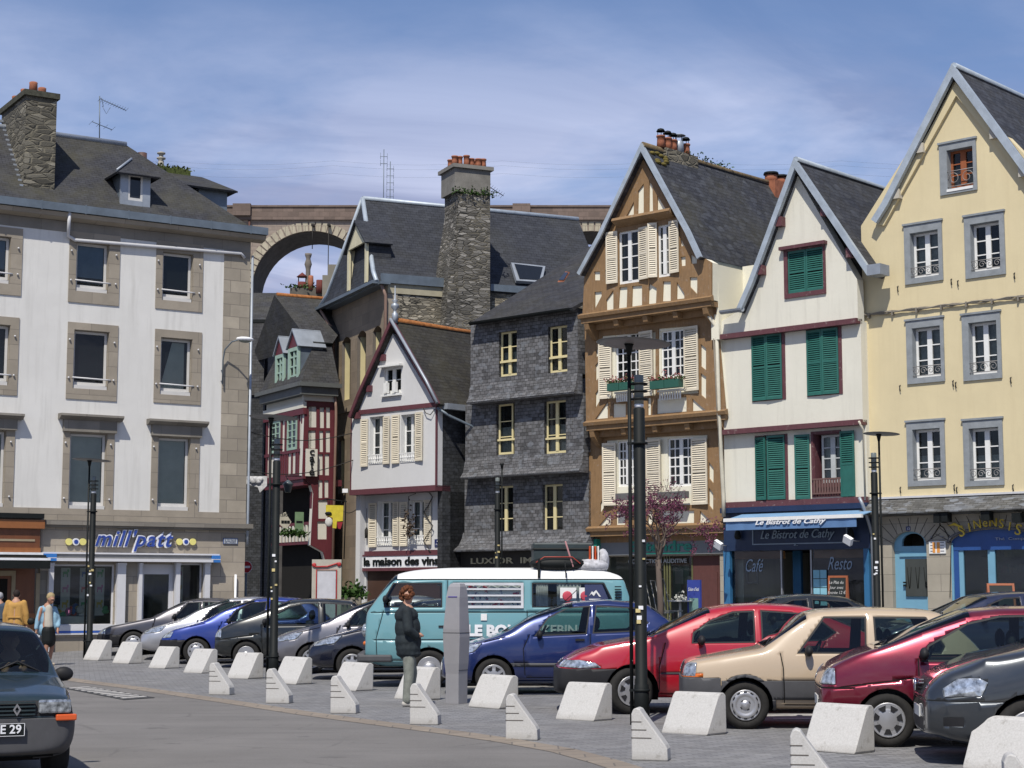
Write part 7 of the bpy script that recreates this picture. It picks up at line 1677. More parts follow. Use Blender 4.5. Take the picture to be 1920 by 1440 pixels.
    x = MB(); zc = lin(top, wx0); x.tube([((wx0+.02)*sc, -.1*sc, (zc+.015)*sc), ((wx0+.12)*sc, -.35*sc, (lin(top, wx0+.12)+.0)*sc+.02), ((wx0+.03)*sc, -.58*sc, (zc+.0)*sc)], .010, 4); x.build('wiper', m_blk, root)
    if s.get('plate'):
        pz = s['plate']; x = MB(); x.box(-.006, .03, -.25*sc, .25*sc, (pz-.05)*sc, (pz+.05)*sc); x.build('number_plate', plain('plate_white', (.55, .56, .55), .4), root)
    if s.get('plate'): x = MB(); x.box(L*sc+.005, L*sc+.02, -.27*sc, .27*sc, .5*sc, .61*sc); x.build('number_plate', MC['plate_white'], root)
    return root
def rect4(x0, x1, z0, z1): return [(x0, z0), (x1, z0), (x1, z1), (x0, z1)]
FR = {'x1': .9}
SUPERMINI = dict(L=3.59, W=1.58, wr=.275, wx=(.72, 3.12), ws=(.93, 1.45), rs=(3.06, 3.40), tum=.20, lip=1, plate=.44, mir=(1.45, .90), bm=m_gcl, mm=m_gcl,
    top=[(0, .60), (.03, .74), (.12, .79), (.5, .86), (.93, .93), (1.45, 1.33), (1.62, 1.37), (2.2, 1.395), (2.85, 1.37), (3.06, 1.33), (3.40, .98), (3.52, .80), (3.59, .55)],
    belt=[(0, .58), (.12, .73), (.93, .87), (3.3, .88), (3.59, .5)], bot=[(0, .30), (.3, .21), (3.3, .22), (3.59, .32)],
    glass=[[(1.36, .885), (2.10, .885), (2.12, 1.27), (1.66, 1.27)], [(2.24, .885), (2.96, .885), (3.00, .95), (2.82, 1.265), (2.24, 1.27)]],
    marks=[(rect4(-.1, 3.7, .34, .555), 'y', {'x0': .45, 'ym': .4}, 8), (rect4(-.1, .44, .28, .585), 'y', {'x1': .5}, 3), (rect4(3.2, 3.8, .28, .585), 'y', {'x0': 3.1}, 3), ([(-.1, .60), (.15, .60), (.17, .755), (-.1, .745)], 'y', {'x1': .25, 'ym': .42}, 9), ([(.0, .592), (.24, .592), (.24, .632), (.0, .632)], 'y', {'x1': .3, 'ym': .40}, 10), (rect4(-.43, .43, .60, .73), 'x', {'x1': .2}, 6), (rect4(3.42, 3.8, .60, .85), 'y', {'ym': .5}, 11)],
    seams=[[(1.17, .30), (1.16, .70), (1.13, .87)], [(2.17, .30), (2.17, .86)], [(1.17, .28), (2.17, .28)]], handles=[(2.02, .78)])
HATCH = dict(L=3.83, W=1.66, wr=.285, wx=(.80, 3.24), ws=(.92, 2.02), rs=(3.25, 3.66), tum=.22, plate=.42, mir=(1.50, .93),
    top=[(0, .52), (.05, .64), (.3, .76), (.6, .84), (.92, .93), (1.42, 1.22), (2.02, 1.41), (2.55, 1.455), (3.0, 1.42), (3.25, 1.37), (3.66, 1.03), (3.78, .85), (3.83, .55)],
    belt=[(0, .50), (.3, .72), (.92, .88), (2.2, .93), (3.6, .98), (3.83, .5)], bot=[(0, .26), (.3, .19), (3.5, .2), (3.83, .32)],
    glass=[[(1.46, .915), (2.21, .945), (2.28, 1.34), (1.95, 1.315), (1.64, 1.16)], [(2.34, .955), (3.0, .985), (3.16, 1.10), (3.0, 1.31), (2.40, 1.345)]],
    marks=[([(.12, .60), (.50, .66), (.62, .79), (.45, .77), (.10, .66)], 'y', {'x1': .7, 'ym': .25}, 9), (rect4(-.4, .4, .30, .42), 'x', {'x1': .2, 'nx': -1}, 6), (rect4(3.5, 3.9, .65, .95), 'y', {'ym': .45}, 11), (rect4(.95, 2.95, .44, .49), 'y', {'ym': .5}, 8)],
    seams=[[(1.28, .30), (1.25, .7), (1.35, .92)], [(2.28, .30), (2.28, .93)], [(1.3, .27), (2.9, .27)], [(0.5, .78), (.95, .88)]], handles=[(2.12, .84), (3.0, .88)])
MID = dict(HATCH, L=4.48, W=1.75, wr=.30, wx=(.98, 3.68), ws=(1.20, 1.98), rs=(3.42, 4.12), plate=.43, mir=(1.88, .95), lip=0,
    top=[(0, .54), (.06, .66), (.3, .79), (.62, .89), (1.20, .985), (1.98, 1.355), (2.3, 1.405), (2.7, 1.425), (3.2, 1.40), (3.42, 1.36), (4.12, 1.02), (4.38, .95), (4.48, .6)],
    belt=[(0, .52), (.3, .73), (1.20, .92), (2.6, .93), (4.2, .96), (4.48, .5)], bot=[(0, .28), (.3, .19), (4.1, .2), (4.48, .32)],
    glass=[[(1.78, .925), (2.57, .935), (2.58, 1.31), (2.32, 1.30), (2.02, 1.19), (1.80, 1.04)], [(2.69, .935), (3.48, .96), (3.62, 1.05), (3.36, 1.27), (2.70, 1.315)]],
    marks=[(rect4(-.2, .80, .27, .58), 'y', {'x1': .85}, 3), (rect4(3.9, 4.6, .27, .56), 'y', {'x0': 3.9}, 3), ([(.05, .60), (.40, .585), (.58, .60), (.50, .66), (.30, .695), (.06, .68)], 'y', {'x1': .7, 'ym': .28}, 9), (rect4(-.25, .25, .60, .67), 'x', {'x1': .2}, 6), (rect4(4.1, 4.6, .62, .9), 'y', {'ym': .5}, 11), (rect4(1.35, 3.3, .52, .535), 'y', {'ym': .5}, 8)],
    seams=[[(1.33, .28), (1.33, .6), (1.42, .92)], [(2.63, .28), (2.63, .93)], [(1.33, .26), (3.2, .26)], [(3.2, .3), (3.32, .65), (3.5, .93)]], handles=[(2.48, .82), (3.35, .86)])
ONEBOX = dict(HATCH, L=3.43, W=1.63, wr=.275, wx=(.68, 3.02), ws=(.60, 1.52), rs=(2.85, 3.25), plate=.44, mir=(1.05, .95), cab=(.85, 2.9), lip=0,
    top=[(0, .58), (.04, .74), (.15, .84), (.38, .94), (.60, 1.0), (1.05, 1.20), (1.52, 1.385), (1.85, 1.42), (2.3, 1.425), (2.85, 1.38), (3.25, 1.05), (3.38, .8), (3.43, .5)],
    belt=[(0, .56), (.15, .78), (.60, .90), (3.2, .93), (3.43, .5)], bot=[(0, .28), (.3, .2), (3.1, .22), (3.43, .32)],
    glass=[[(1.06, .885), (2.16, .895), (2.13, 1.32), (1.85, 1.315), (1.52, 1.24), (1.12, 1.02)], [(2.26, .90), (2.95, .92), (2.98, 1.05), (2.80, 1.29), (2.24, 1.32)]],
    marks=[(rect4(-.1, .16, .63, .79), 'y', {'x1': .25, 'ym': .46}, 9), ([(.0, .585), (.35, .585), (.35, .60), (.0, .60)], 'y', {'x1': .4}, 4), (rect4(-.4, .4, .34, .46), 'x', {'x1': .2}, 6), (rect4(3.2, 3.6, .65, .9), 'y', {'ym': .45}, 11)],
    seams=[[(1.02, .28), (1.0, .6), (1.0, .9)], [(2.22, .28), (2.22, .9)], [(1.02, .26), (2.22, .26)], [(.2, .60), (.95, .70)]], handles=[(2.1, .8)])
TALL = dict(HATCH, L=4.39, W=1.79, wr=.31, wx=(.92, 3.60), ws=(1.02, 1.95), rs=(3.9, 4.25), plate=.46, mir=(1.75, 1.10), lip=0,
    top=[(0, .60), (.05, .74), (.2, .85), (.55, .98), (1.02, 1.09), (1.95, 1.55), (2.4, 1.64), (3.4, 1.65), (3.9, 1.60), (4.25, 1.2), (4.34, .9), (4.39, .55)],
    belt=[(0, .58), (.2, .78), (1.02, 1.02), (4.2, 1.06), (4.39, .5)], bot=[(0, .28), (.35, .17), (4.1, .22), (4.39, .32)],
    glass=[[(1.60, 1.07), (2.5, 1.08), (2.5, 1.5), (2.15, 1.48)], [(2.6, 1.08), (4.0, 1.10), (3.9, 1.48), (2.6, 1.51)]],
    marks=[([(.18, .625), (.50, .64), (.56, .76), (.48, .80), (.30, .79), (.17, .70)], 'y', {'x1': .7, 'ym': .33}, 9), (rect4(-.44, .44, .62, .77), 'x', {'x1': .2}, 6), (rect4(-.5, .5, .30, .42), 'x', {'x1': .2}, 6), (rect4(.16, .34, .36, .44), 'y', {'x1': .5, 'ym': .5}, 6), (rect4(-.1, .95, .585, .592), 'y', {'x1': .95}, 4)],
    seams=[[(1.35, .28), (1.35, .7), (1.42, 1.04)], [(2.55, .28), (2.55, 1.05)]], handles=[(2.4, .95)])
BUS = dict(L=4.50, W=1.72, wr=.31, wx=(1.08, 3.48), ws=(.06, .50), rs=(4.36, 4.46), tum=.13, plate=0, mir=(.35, 1.45), lip=0, cab=(.45, 1.6),
    plan=[(0, .80), (.05, .90), (.2, .97), (.5, 1), (4.0, 1), (4.3, .97), (4.5, .86)], bm=m_gcl,
    top=[(0, .95), (.03, 1.22), (.06, 1.28), (.28, 1.60), (.50, 1.86), (.8, 1.93), (1.4, 1.97), (3.6, 1.97), (4.0, 1.94), (4.30, 1.84), (4.36, 1.75), (4.46, 1.35), (4.50, .9)],
    belt=[(0, .90), (.06, 1.25), (4.46, 1.27), (4.5, .8)], bot=[(0, .42), (.3, .33), (4.2, .35), (4.50, .45)],
    glass=[[(.34, 1.33), (.34, 1.45), (.48, 1.70), (1.27, 1.70), (1.27, 1.33)], [(1.48, 1.32), (2.62, 1.32), (2.62, 1.70), (1.48, 1.70)], [(2.80, 1.33), (4.02, 1.33), (4.10, 1.45), (3.98, 1.70), (2.80, 1.70)]],
    marks=[(rect4(-.2, 4.7, 1.785, 2.3), 'y', {}, 12), (rect4(.12, 4.5, 1.765, 1.785), 'y', {'ym': .4}, 4), (rect4(.1, 4.45, 1.225, 1.24), 'y', {'ym': .4}, 4)], rm=m_white, gl=glassy('van_glass', (.80, .86, .84), .02, .02, (.01, .015, .015)),
    seams=[[(.22, .45), (.20, .8), (.32, 1.26)], [(1.38, .75), (1.38, 1.76)], [(.22, .45), (.75, .44), (.80, .62)], [(1.40, .40), (1.40, .75)], [(2.70, .40), (2.70, 1.26)], [(.16, .78), (4.3, .78)]], handles=[(1.30, 1.0)])
def build_cars():
    G = 'cars parked side by side across the square'
    silver = paint('paint_silver', (.50, .50, .52), .75, .3)
    car(dict(MID, L=4.1, wx=(.9, 3.4), ws=(1.30, 2.05), rs=(3.4, 3.75), top=[(0, .5), (.06, .62), (.3, .72), (.7, .80), (1.30, .93), (2.05, 1.33), (2.5, 1.40), (3.2, 1.38), (3.4, 1.33), (3.75, 1.0), (4.0, .9), (4.1, .5)], belt=[(0, .5), (.3, .69), (1.3, .88), (3.9, .9), (4.1, .5)], glass=[[(1.85, .90), (2.45, .91), (2.45, 1.28), (2.18, 1.27)], [(2.55, .91), (3.4, .93), (3.3, 1.27), (2.55, 1.29)]],
        marks=[(rect4(-.2, .8, .27, .5), 'y', {'x1': .85}, 3), (rect4(.0, .22, .53, .66), 'y', {'x1': .3, 'ym': .4}, 9), (rect4(3.8, 4.3, .6, .85), 'y', {'ym': .5}, 11)]), 181, 45.2, 'dark grey hatchback, first of the parked cars beside the toy shop', paint('paint_darkgrey', (.055, .053, .062), .5), G, head=radians(5))
    car(HATCH, 261, 42.8, 'silver hatchback between the dark grey car and the bright blue one', silver, G, kw='petal', head=radians(5))
    car(dict(HATCH, marks=[(rect4(-.2, .72, .22, .52), 'y', {'x1': .75}, 3), ([(.06, .56), (.24, .58), (.30, .70), (.12, .70)], 'y', {'x1': .4, 'ym': .35}, 9)]), 300, 40.6, 'bright blue hatchback with dark grey bumper and white hubcap', paint('paint_bright_blue', (.012, .034, .22), .3), G, head=radians(5))
    car(ONEBOX, 401, 38.6, 'black one-box mini car with five-spoke star hubcaps', paint('paint_black', (.010, .013, .014), .2, .22), G, kw='star5', head=radians(4))
    car(dict(HATCH, wr=.28, top=[(0, .54), (.05, .68), (.3, .80), (.6, .88), (1.0, .97), (1.6, 1.28), (2.1, 1.46), (2.6, 1.50), (3.0, 1.48), (3.25, 1.42), (3.66, 1.03), (3.78, .85), (3.83, .55)], ws=(1.0, 2.1)), 508, 36.2, 'pewter grey hatchback half hidden behind the glossy black hatchback', paint('paint_pewter', (.20, .195, .21), .7, .3), G, kw='petal', head=radians(3))
    car(HATCH, 577, 33.4, 'glossy black hatchback with seven-hole silver hubcaps beside the camper van', paint('paint_ink', (.006, .008, .020), .2, .2), G, kw='petal', head=radians(3))
    b = car(BUS, 683, 30.9, 'turquoise classic camper van with white roof, luggage on top and lettering on its side', paint('paint_turquoise', (.125, .285, .315), .0, .35), G, head=radians(2), name='camper_van', kw='dome', cat='van')
    sc = 1.07; hw = .86*sc
    x = MB(); x.box(-.12, .02, -hw*.9, hw*.9, .40*sc, .56*sc); x.box(-.10, .5, -hw*1.02, -hw*.9, .42*sc, .54*sc); x.build('front_bumper', m_gcl, b, bevel=.03)
    for sg in (-1, 1):
        x = MB(); M = Matrix.Rotation(-pi/2, 3, 'Y'); x.lathe([(.11, -.05), (.12, .03), (.10, .05), (.01, .08)], (.02, sg*.55*sc, .93*sc), 16, 0, M); x.build('headlight', m_lens, b); x = MB(); x.ball((.02, sg*.62*sc, .72*sc), (.05, .07, .045), 0, 10, 6); x.build('indicator', m_or, b)
    for (x0, x1, z0, z1, nm) in ((1.46, 2.64, 1.30, 1.72, 'louvre_window'),):
        x = MB(); fr = .045; y_ = -hw*.965-.0; zz = lambda z: z*sc
        def yat(z): return -hw*(.945-.13*.5*max(0, (z-1.27)/.7)*1.0)-.012
        def q(x0_, x1_, z0_, z1_, mt=0): x.hexa([(x0_*sc, yat(z0_)+.03, zz(z0_)), (x1_*sc, yat(z0_)+.03, zz(z0_)), (x1_*sc, yat(z1_)+.03, zz(z1_)), (x0_*sc, yat(z1_)+.03, zz(z1_))], [(x0_*sc, yat(z0_)-.01, zz(z0_)), (x1_*sc, yat(z0_)-.01, zz(z0_)), (x1_*sc, yat(z1_)-.01, zz(z1_)), (x0_*sc, yat(z1_)-.01, zz(z1_))], mt)
        q(x0, x1, z0, z0+fr); q(x0, x1, z1-fr, z1); q(x0, x0+fr, z0+fr, z1-fr); q(x1-fr, x1, z0+fr, z1-fr)
        for k in range(1, 4): z = z0+(z1-z0)*k/4; q(x0+fr, x1-fr, z-.014, z+.014)
        x.build(nm, plain('alu_frame', (.62, .62, .62), .35, .3), b)
    cu = NT('floral_curtain'); n = cu.noise(cu.ob, 5, 3); n2 = cu.noise(cu.ob, 13, 3); col = cu.mix(cu.ramp(n, [(.58, 0), (.62, 1)]), (.78, .78, .78), (.55, .08, .12)); col = cu.mix(cu.ramp(n2, [(.60, 0), (.64, 1)]), col, (.12, .16, .30)); m_cur = cu.fin(col, .9)
    for (x0, x1) in ((1.5, 2.6), (2.85, 3.05), (3.2, 3.6)):
        x = MB(); vs = []; n_ = 20
        for i in range(n_+1): xx = x0+(x1-x0)*i/n_; yy = -hw*.90+.02*sin(i*2.1)+.02; vs += [(xx*sc, yy, 1.31*sc), (xx*sc, yy+.05, 1.70*sc)]
        x.add(vs, [(2*i, 2*i+2, 2*i+3, 2*i+1) for i in range(n_)], 0, True); x.build('curtain', m_cur if x0 < 2 else m_curtain, b)
    for k in range(2):
        x = MB(); x.box((3.25+.32*k)*sc, (3.52+.32*k)*sc, -hw*.905, -hw*.90, 1.42*sc, 1.64*sc); x.ball(((3.37+.3*k)*sc, -hw*.915, 1.5*sc), (.09, .01, .09), 1, 10, 6); x.build('window_sticker', [m_white, plain('sticker_red', (.45, .05, .08), .6)], b)
    x = MB(); x.prism([(3.66*sc, 1.34*sc), (3.98*sc, 1.34*sc), (4.05*sc, 1.46*sc), (3.95*sc, 1.69*sc), (3.66*sc, 1.69*sc)], -hw*.925, -hw*.92); x.build('window_blank', plain('panel_navy', (.035, .045, .11), .5), b)
    x = MB(); y_ = -hw*.932; x.prism([(3.73*sc, 1.50*sc), (3.78*sc, 1.58*sc), (3.80*sc, 1.56*sc), (3.85*sc, 1.60*sc), (3.93*sc, 1.49*sc), (3.90*sc, 1.49*sc), (3.85*sc, 1.56*sc), (3.81*sc, 1.50*sc), (3.77*sc, 1.54*sc)], y_-.004, y_); x.box(3.73*sc, 3.92*sc, y_-.004, y_, 1.44*sc, 1.455*sc); x.box(3.76*sc, 3.89*sc, y_-.004, y_, 1.39*sc, 1.40*sc); x.build('badge', m_white, b)
    x = MB(); x.box(1.93*sc, 2.03*sc, -hw*1.0, -hw*.96, 1.10*sc, 1.21*sc); x.build('hatch', m_white, b)
    x = MB()
    for k in range(6): z = (1.42+.045*k)*sc; x.hexa([(4.16*sc, -hw*.92, z), (4.27*sc, -hw*.91, z), (4.27*sc, -hw*.91, z+.02), (4.16*sc, -hw*.92, z+.02)], [(4.16*sc, -hw*.955, z), (4.27*sc, -hw*.945, z), (4.27*sc, -hw*.945, z+.02), (4.16*sc, -hw*.955, z+.02)])
    x.build('air_vent', m_black, b)
    t = text('LE BON', .24*sc, b, 'lettering', m_lett_white, Matrix.Translation((1.70*sc, -hw*1.0-.014, .855*sc)), 0, .004, .014, sx=1.05); t = text('SEKEBINOU', .22*sc, b, 'lettering', m_lett_white, Matrix.Translation((2.72*sc, -hw*1.0-.014, .87*sc)), 0, .004, .006)
    x = MB(); x.tube([(3.35*sc-.0, -hw*.93, 1.80*sc), (3.33*sc, -hw*.95, 2.08*sc)], .012, 4); x.build('aerial', m_black, b); x = MB(); x.box(2.88*sc, 2.92*sc, -hw*.86, -hw*.83, 1.80*sc, 2.12*sc); x.build('roof_strap', m_black, b)
    # luggage on the camper roof
    R = Matrix.Translation(b.location) @ Matrix.Rotation(radians(2), 4, 'Z')
    def lug(nm, lab, f, mt): x = MB(); f(x); x.v = [tuple(R @ Vector(v)) for v in x.v]; o = x.build(nm, mt, bevel=.04); tag(o, lab, 'luggage', 'luggage on the camper roof')
    z = 2.10; m_tr = plain('trunk_dark', (.02, .032, .034), .5, 0, .3, 6)
    lug('roof_box', 'large dark trunk strapped to the camper van roof', lambda x: (x.box(3.02, 4.10, -.48, .4, z-.01, z+.46), x.box(3.0, 4.12, -.50, .42, z+.32, z+.37, 1)), [m_tr, m_black])
    lug('duffel_bag', 'low black bag with red piping in front of the dark roof trunk', lambda x: (x.ball((3.45, -.62, z+.08), (.52, .16, .13), 0, 14, 8), x.tube([(3.05, -.74, z+.10), (3.2, -.77, z+.20), (3.7, -.77, z+.20), (3.85, -.74, z+.08)], .012, 4, 1)), [m_black, plain('piping_red', (.35, .04, .02), .5)])
    lug('tarpaulin_bundle', 'pale grey tarpaulin bundle at the rear of the camper roof', lambda x: (x.ball((4.05, -.52, z+.04), (.34, .20, .13), 0, 12, 8), x.ball((4.28, -.42, z+.14), (.12, .14, .22), 0, 10, 7)), plain('tarp_grey', (.42, .42, .44), .6, 0, .4, 12, .5))
    lug('folded_chair', 'orange-red striped folded chair standing on the camper roof', lambda x: [x.box(4.02+.05*k, 4.05+.05*k, -.60, -.42, z+.12, z+.40, k % 2, Matrix.Translation((0, 0, 0)) @ Matrix.Rotation(0, 4, 'Y')) for k in range(4)], [plain('canvas_orange', (.50, .07, .02), .7), m_white])
    lug('paddle', 'pink paddle leaning on the dark roof trunk', lambda x: x.tube([(3.72, -.74, z+.02), (3.58, -.74, z+.48)], .018, 6), plain('paddle_pink', (.45, .22, .22), .6))
    c = car(HATCH, 828, 28.6, 'deep blue hatchback between the camper van and the red car', paint('paint_deep_blue', (.007, .020, .105), .35, .24), G, kw='petal', head=radians(2))
    x = MB(); x.tube([(1.93*sc, -.2, 1.42*sc), (2.12*sc, -.2, 1.60*sc)], .006, 4); x.build('aerial', m_black, c)
    car(MID, 1043, 24.3, 'bright red car with black bumper and oval headlight', paint('paint_red', (.37, .006, .018), .05, .25), G, kw='petal', turn=.25, head=radians(0))
    c = car(SUPERMINI, 1278, 21.75, 'beige small hatchback with dark grey side cladding and orange indicator', paint('paint_beige', (.42, .325, .22), .0, .4), G, kw='slots', head=radians(-4))
    x = MB(); x.box(.9, .92, -.8, -.7, 1.1, 1.12); x.v = []; x.f = []; x.m = []; x.sm = []
    car(ONEBOX, 1534, 19.3, 'metallic burgundy one-box mini car with silver hubcaps in front of the beige hatchback', paint('paint_burgundy', (.17, .008, .025), .55, .22), G, kw='petal', head=radians(-7))
    c = car(dict(TALL), 1730, 17.1, 'graphite grey people carrier with clear headlight at the right edge', paint('paint_graphite', (.045, .052, .060), .6, .25), G, kw='plain', head=radians(-8))
    x = MB(); M = Matrix.Rotation(-pi/2, 3, 'Y'); x.lathe([(.065, -.01), (.065, .012), (.052, .014), (.052, .0)], (-.012, 0, .70*sc), 18, 0, M); x.prism([(-.03, .74*sc), (0, .69*sc), (.03, .74*sc), (.02, .74*sc), (0, .705*sc), (-.02, .74*sc)], 0, .01, 0, Matrix.Translation((-.02, 0, 0)) @ Matrix.Rotation(pi/2, 4, 'Z')); x.build('badge', m_chrome, c)
    for z in (.64, .675, .72, .75): x = MB(); x.box(.004, .05, -.27, .27, z*sc, z*sc+.012); x.build('grille_bar', m_chrome if z > .7 else m_blk, c)
    # second row, mostly hidden
    G2 = 'cars in the second row'
    c = car(dict(MID, marks=[], rm=m_blk), 1262, 34.5, 'black car with a dusty dark roof in the second row before the bistro', paint('paint_black', ()), G2, head=radians(6))
    car(dict(MID, marks=[]), 1643, 32.0, 'navy blue car of which only the roof shows before the tea shop', paint('paint_navy', (.012, .018, .05), .3), G2, head=radians(4))
    # oncoming car, lower left
    hd = radians(114); f = Vector((-4.53, 15.35, 0))
    pt = paint('paint_teal', (.014, .032, .038), .35, .3)
    S = dict(SUPERMINI, plate=0, marks=[m for m in SUPERMINI['marks'] if m[3] in (3, 8, 11)]+[(rect4(-.95, .95, .602, .735), 'x', {'x1': .2}, 6)])
    c = car(S, 0, 0, 'dark teal small hatchback driving towards the viewer with plate ending NE 29', pt, None, head=hd, name='moving_car', place=f, kw='slots', sc=1.0)
    sc = 1.0
    for sg in (-1, 1):
        x = MB(); x.box(-.035, .03, sg*.53*sc-.14, sg*.53*sc+.14, .625*sc, .745*sc); x.build('headlight', m_lens, c, bevel=.02)
        x = MB(); x.box(-.04, .03, sg*.62*sc-.10, sg*.62*sc+.08, .56*sc, .615*sc); x.build('indicator', plain('indicator_red_orange', (.55, .09, .02), .3), c, bevel=.01)
    x = MB(); 
    for k in range(4): x.box(-.03, .02, -.36*sc, .36*sc, (.615+.034*k)*sc, (.615+.034*k)*sc+.014)
    x.build('grille_slat', pt, c)
    x = MB(); q = [(0, .055), (.035, 0), (0, -.055), (-.035, 0)]; y0 = -.10; x.prism([(a+.0, b+.665*sc) for a, b in q], -.05, -.03, 0, Matrix.Translation((0, -.2, 0)) @ Matrix.Rotation(pi/2, 4, 'Z') @ Matrix.Scale(-1, 4, (0, 1, 0)), holes=[[(a*.5, b*.5+.665*sc) for a, b in q]]); x.build('badge', m_chrome, c)
    x = MB(); x.box(-.055, -.03, -.27*sc, .27*sc, .44*sc, .55*sc); p = x.build('number_plate', m_black, c); x = MB(); y1 = .27*sc; x.box(-.058, -.055, -y1, y1, .44*sc, .444*sc); x.box(-.058, -.055, -y1, y1, .546*sc, .55*sc); x.box(-.058, -.055, -y1, -y1+.005, .44*sc, .55*sc); x.box(-.058, -.055, y1-.005, y1, .44*sc, .55*sc); x.build('plate_rim', m_lett_white, p)
    t = text('1234 NE 29', .105, p, 'lettering', m_lett_white, Matrix.Translation((-.060, y1-.02, .465*sc)) @ Matrix.Rotation(-pi/2, 4, 'Z'), 0, .002, .002)
    vs = t.data.vertices; a = min(v.co.y for v in vs); b_ = max(v.co.y for v in vs)
    t.data.transform(Matrix.Translation((0, -y1+.03-a*(2*y1-.06)/(b_-a), 0)) @ Matrix.Diagonal((1, (2*y1-.06)/(b_-a), 1, 1)))
    return c
# ================================================================== STREET FURNITURE
def wplan(px, py): p = gp(px, py); return Vector((p.x, p.y, gz(p.x, p.y)))
def bollards():
    t = NT('pale_granite'); n = t.noise(t.ob, 55, 3, .7); n2 = t.noise(t.ob, 2.5, 5, .6)
    col = t.mix(t.ramp(n, [(.35, 0), (.65, 1)]), (.42, .41, .39), (.50, .49, .47)); col = t.mix(t.math('MULTIPLY', t.ramp(n2, [(.5, 0), (.8, 1)]), .5), col, (.36, .34, .31))
    col = t.mix(t.math('MULTIPLY', t.ramp(t.noise(t.ob, 6, 6, .75), [(.58, 0), (.66, 1)]), .5), col, (.22, .205, .18))
    sp = t.N.new('ShaderNodeSeparateXYZ'); t.L.new(t.ob, sp.inputs[0]); low = t.math('MULTIPLY', t.ramp(t.math('ADD', sp.outputs[2], t.math('MULTIPLY', n2, .12)), [(.06, 1), (.15, 0)]), .45)
    col = t.mix(low, col, (.22, .20, .17)); t.bump(n, .25, .006); mg = t.fin(col, .8)
    x = MB(); x.prism([(0, 0), (.25, .46), (.28, .49), (.36, .49), (.40, .46), (.40, 0)], 0, .67, 0, Matrix(((0, 1, 0, -.67), (1, 0, 0, 0), (0, 0, 1, 0), (0, 0, 0, 1))))
    P = [(183, 1239), (240, 1245), (308, 1254), (377, 1263), (464, 1273.5), (554, 1284), (666, 1296.5), (790, 1314), (935, 1330), (1112.5, 1353), (1325, 1380), (1602, 1415), (1925, 1452)]
    near = ['by the tall lamp post at the shop end', 'at the nose of the silver car', 'at the nose of the bright blue car', 'before the black star-wheeled mini car', 'just left of the twin lamp post', 'before the pewter grey car', 'before the glossy black hatchback', 'between the standing person and the ticket machine, carrying a shadow', 'just right of the ticket machine', 'at the nose of the red car', 'at the nose of the beige car', 'before the burgundy mini car', 'cut by the right edge of the picture']
    me = None
    for i, (a, b) in enumerate(P):
        p = wplan(a, b)
        if i == 0: o = x.build('block_bollard', mg, bevel=.028)
        else: o = first.copy(); COL.objects.link(o)
        if i == 0: first = o
        o.location = p; o.rotation_euler = (random.uniform(-.012, .012), random.uniform(-.012, .012), radians(-45+random.uniform(-3, 3))); o.scale = (random.uniform(.96, 1.04), 1, random.uniform(.95, 1.03)); tag(o, 'sloped pale granite block bollard '+near[i], 'bollard', 'sloped granite blocks along the parking bays')
    y = MB(); y.prism([(0, 0), (0, .46), (.02, .51), (.055, .525), (.09, .51), (.115, .47), (.345, .16), (.365, .12), (.37, 0)], 0, .22)
    g = MB()
    for k, z in enumerate((.20+.02, .30, .38)): g.box(-.002, .205-.05*k, -.0022, .02, z, z+.010); g.box(-.0022, .03, 0, .22, z, z+.010)
    near2 = ['most distant, before the star-wheeled mini car', 'before the twin lamp post', 'before the glossy black hatchback', 'right in front of the standing person', 'before the blue hatchback', 'at the foot of the big lamp post', 'before the burgundy mini car, cut by the bottom edge', 'in the bottom right corner']
    for i, (a, b) in enumerate([(391, 1303), (498, 1319), (619, 1338), (768, 1359), (948, 1388), (1184, 1426), (1483, 1484), (1886, 1552)]):
        p = wplan(a, b)
        if i == 0: o = y.build('fin_bollard', mg, bevel=.02); gr = g.build('groove', plain('groove_dark', (.10, .09, .08), .9), o); f2 = o; g2 = gr
        else: o = f2.copy(); COL.objects.link(o); c = g2.copy(); COL.objects.link(c); c.parent = o
        o.location = p; o.rotation_euler = (0, 0, radians(-12+random.uniform(-3, 3))); tag(o, 'small grooved fin-shaped stone bollard '+near2[i], 'bollard', 'grooved stone fins along the kerb')
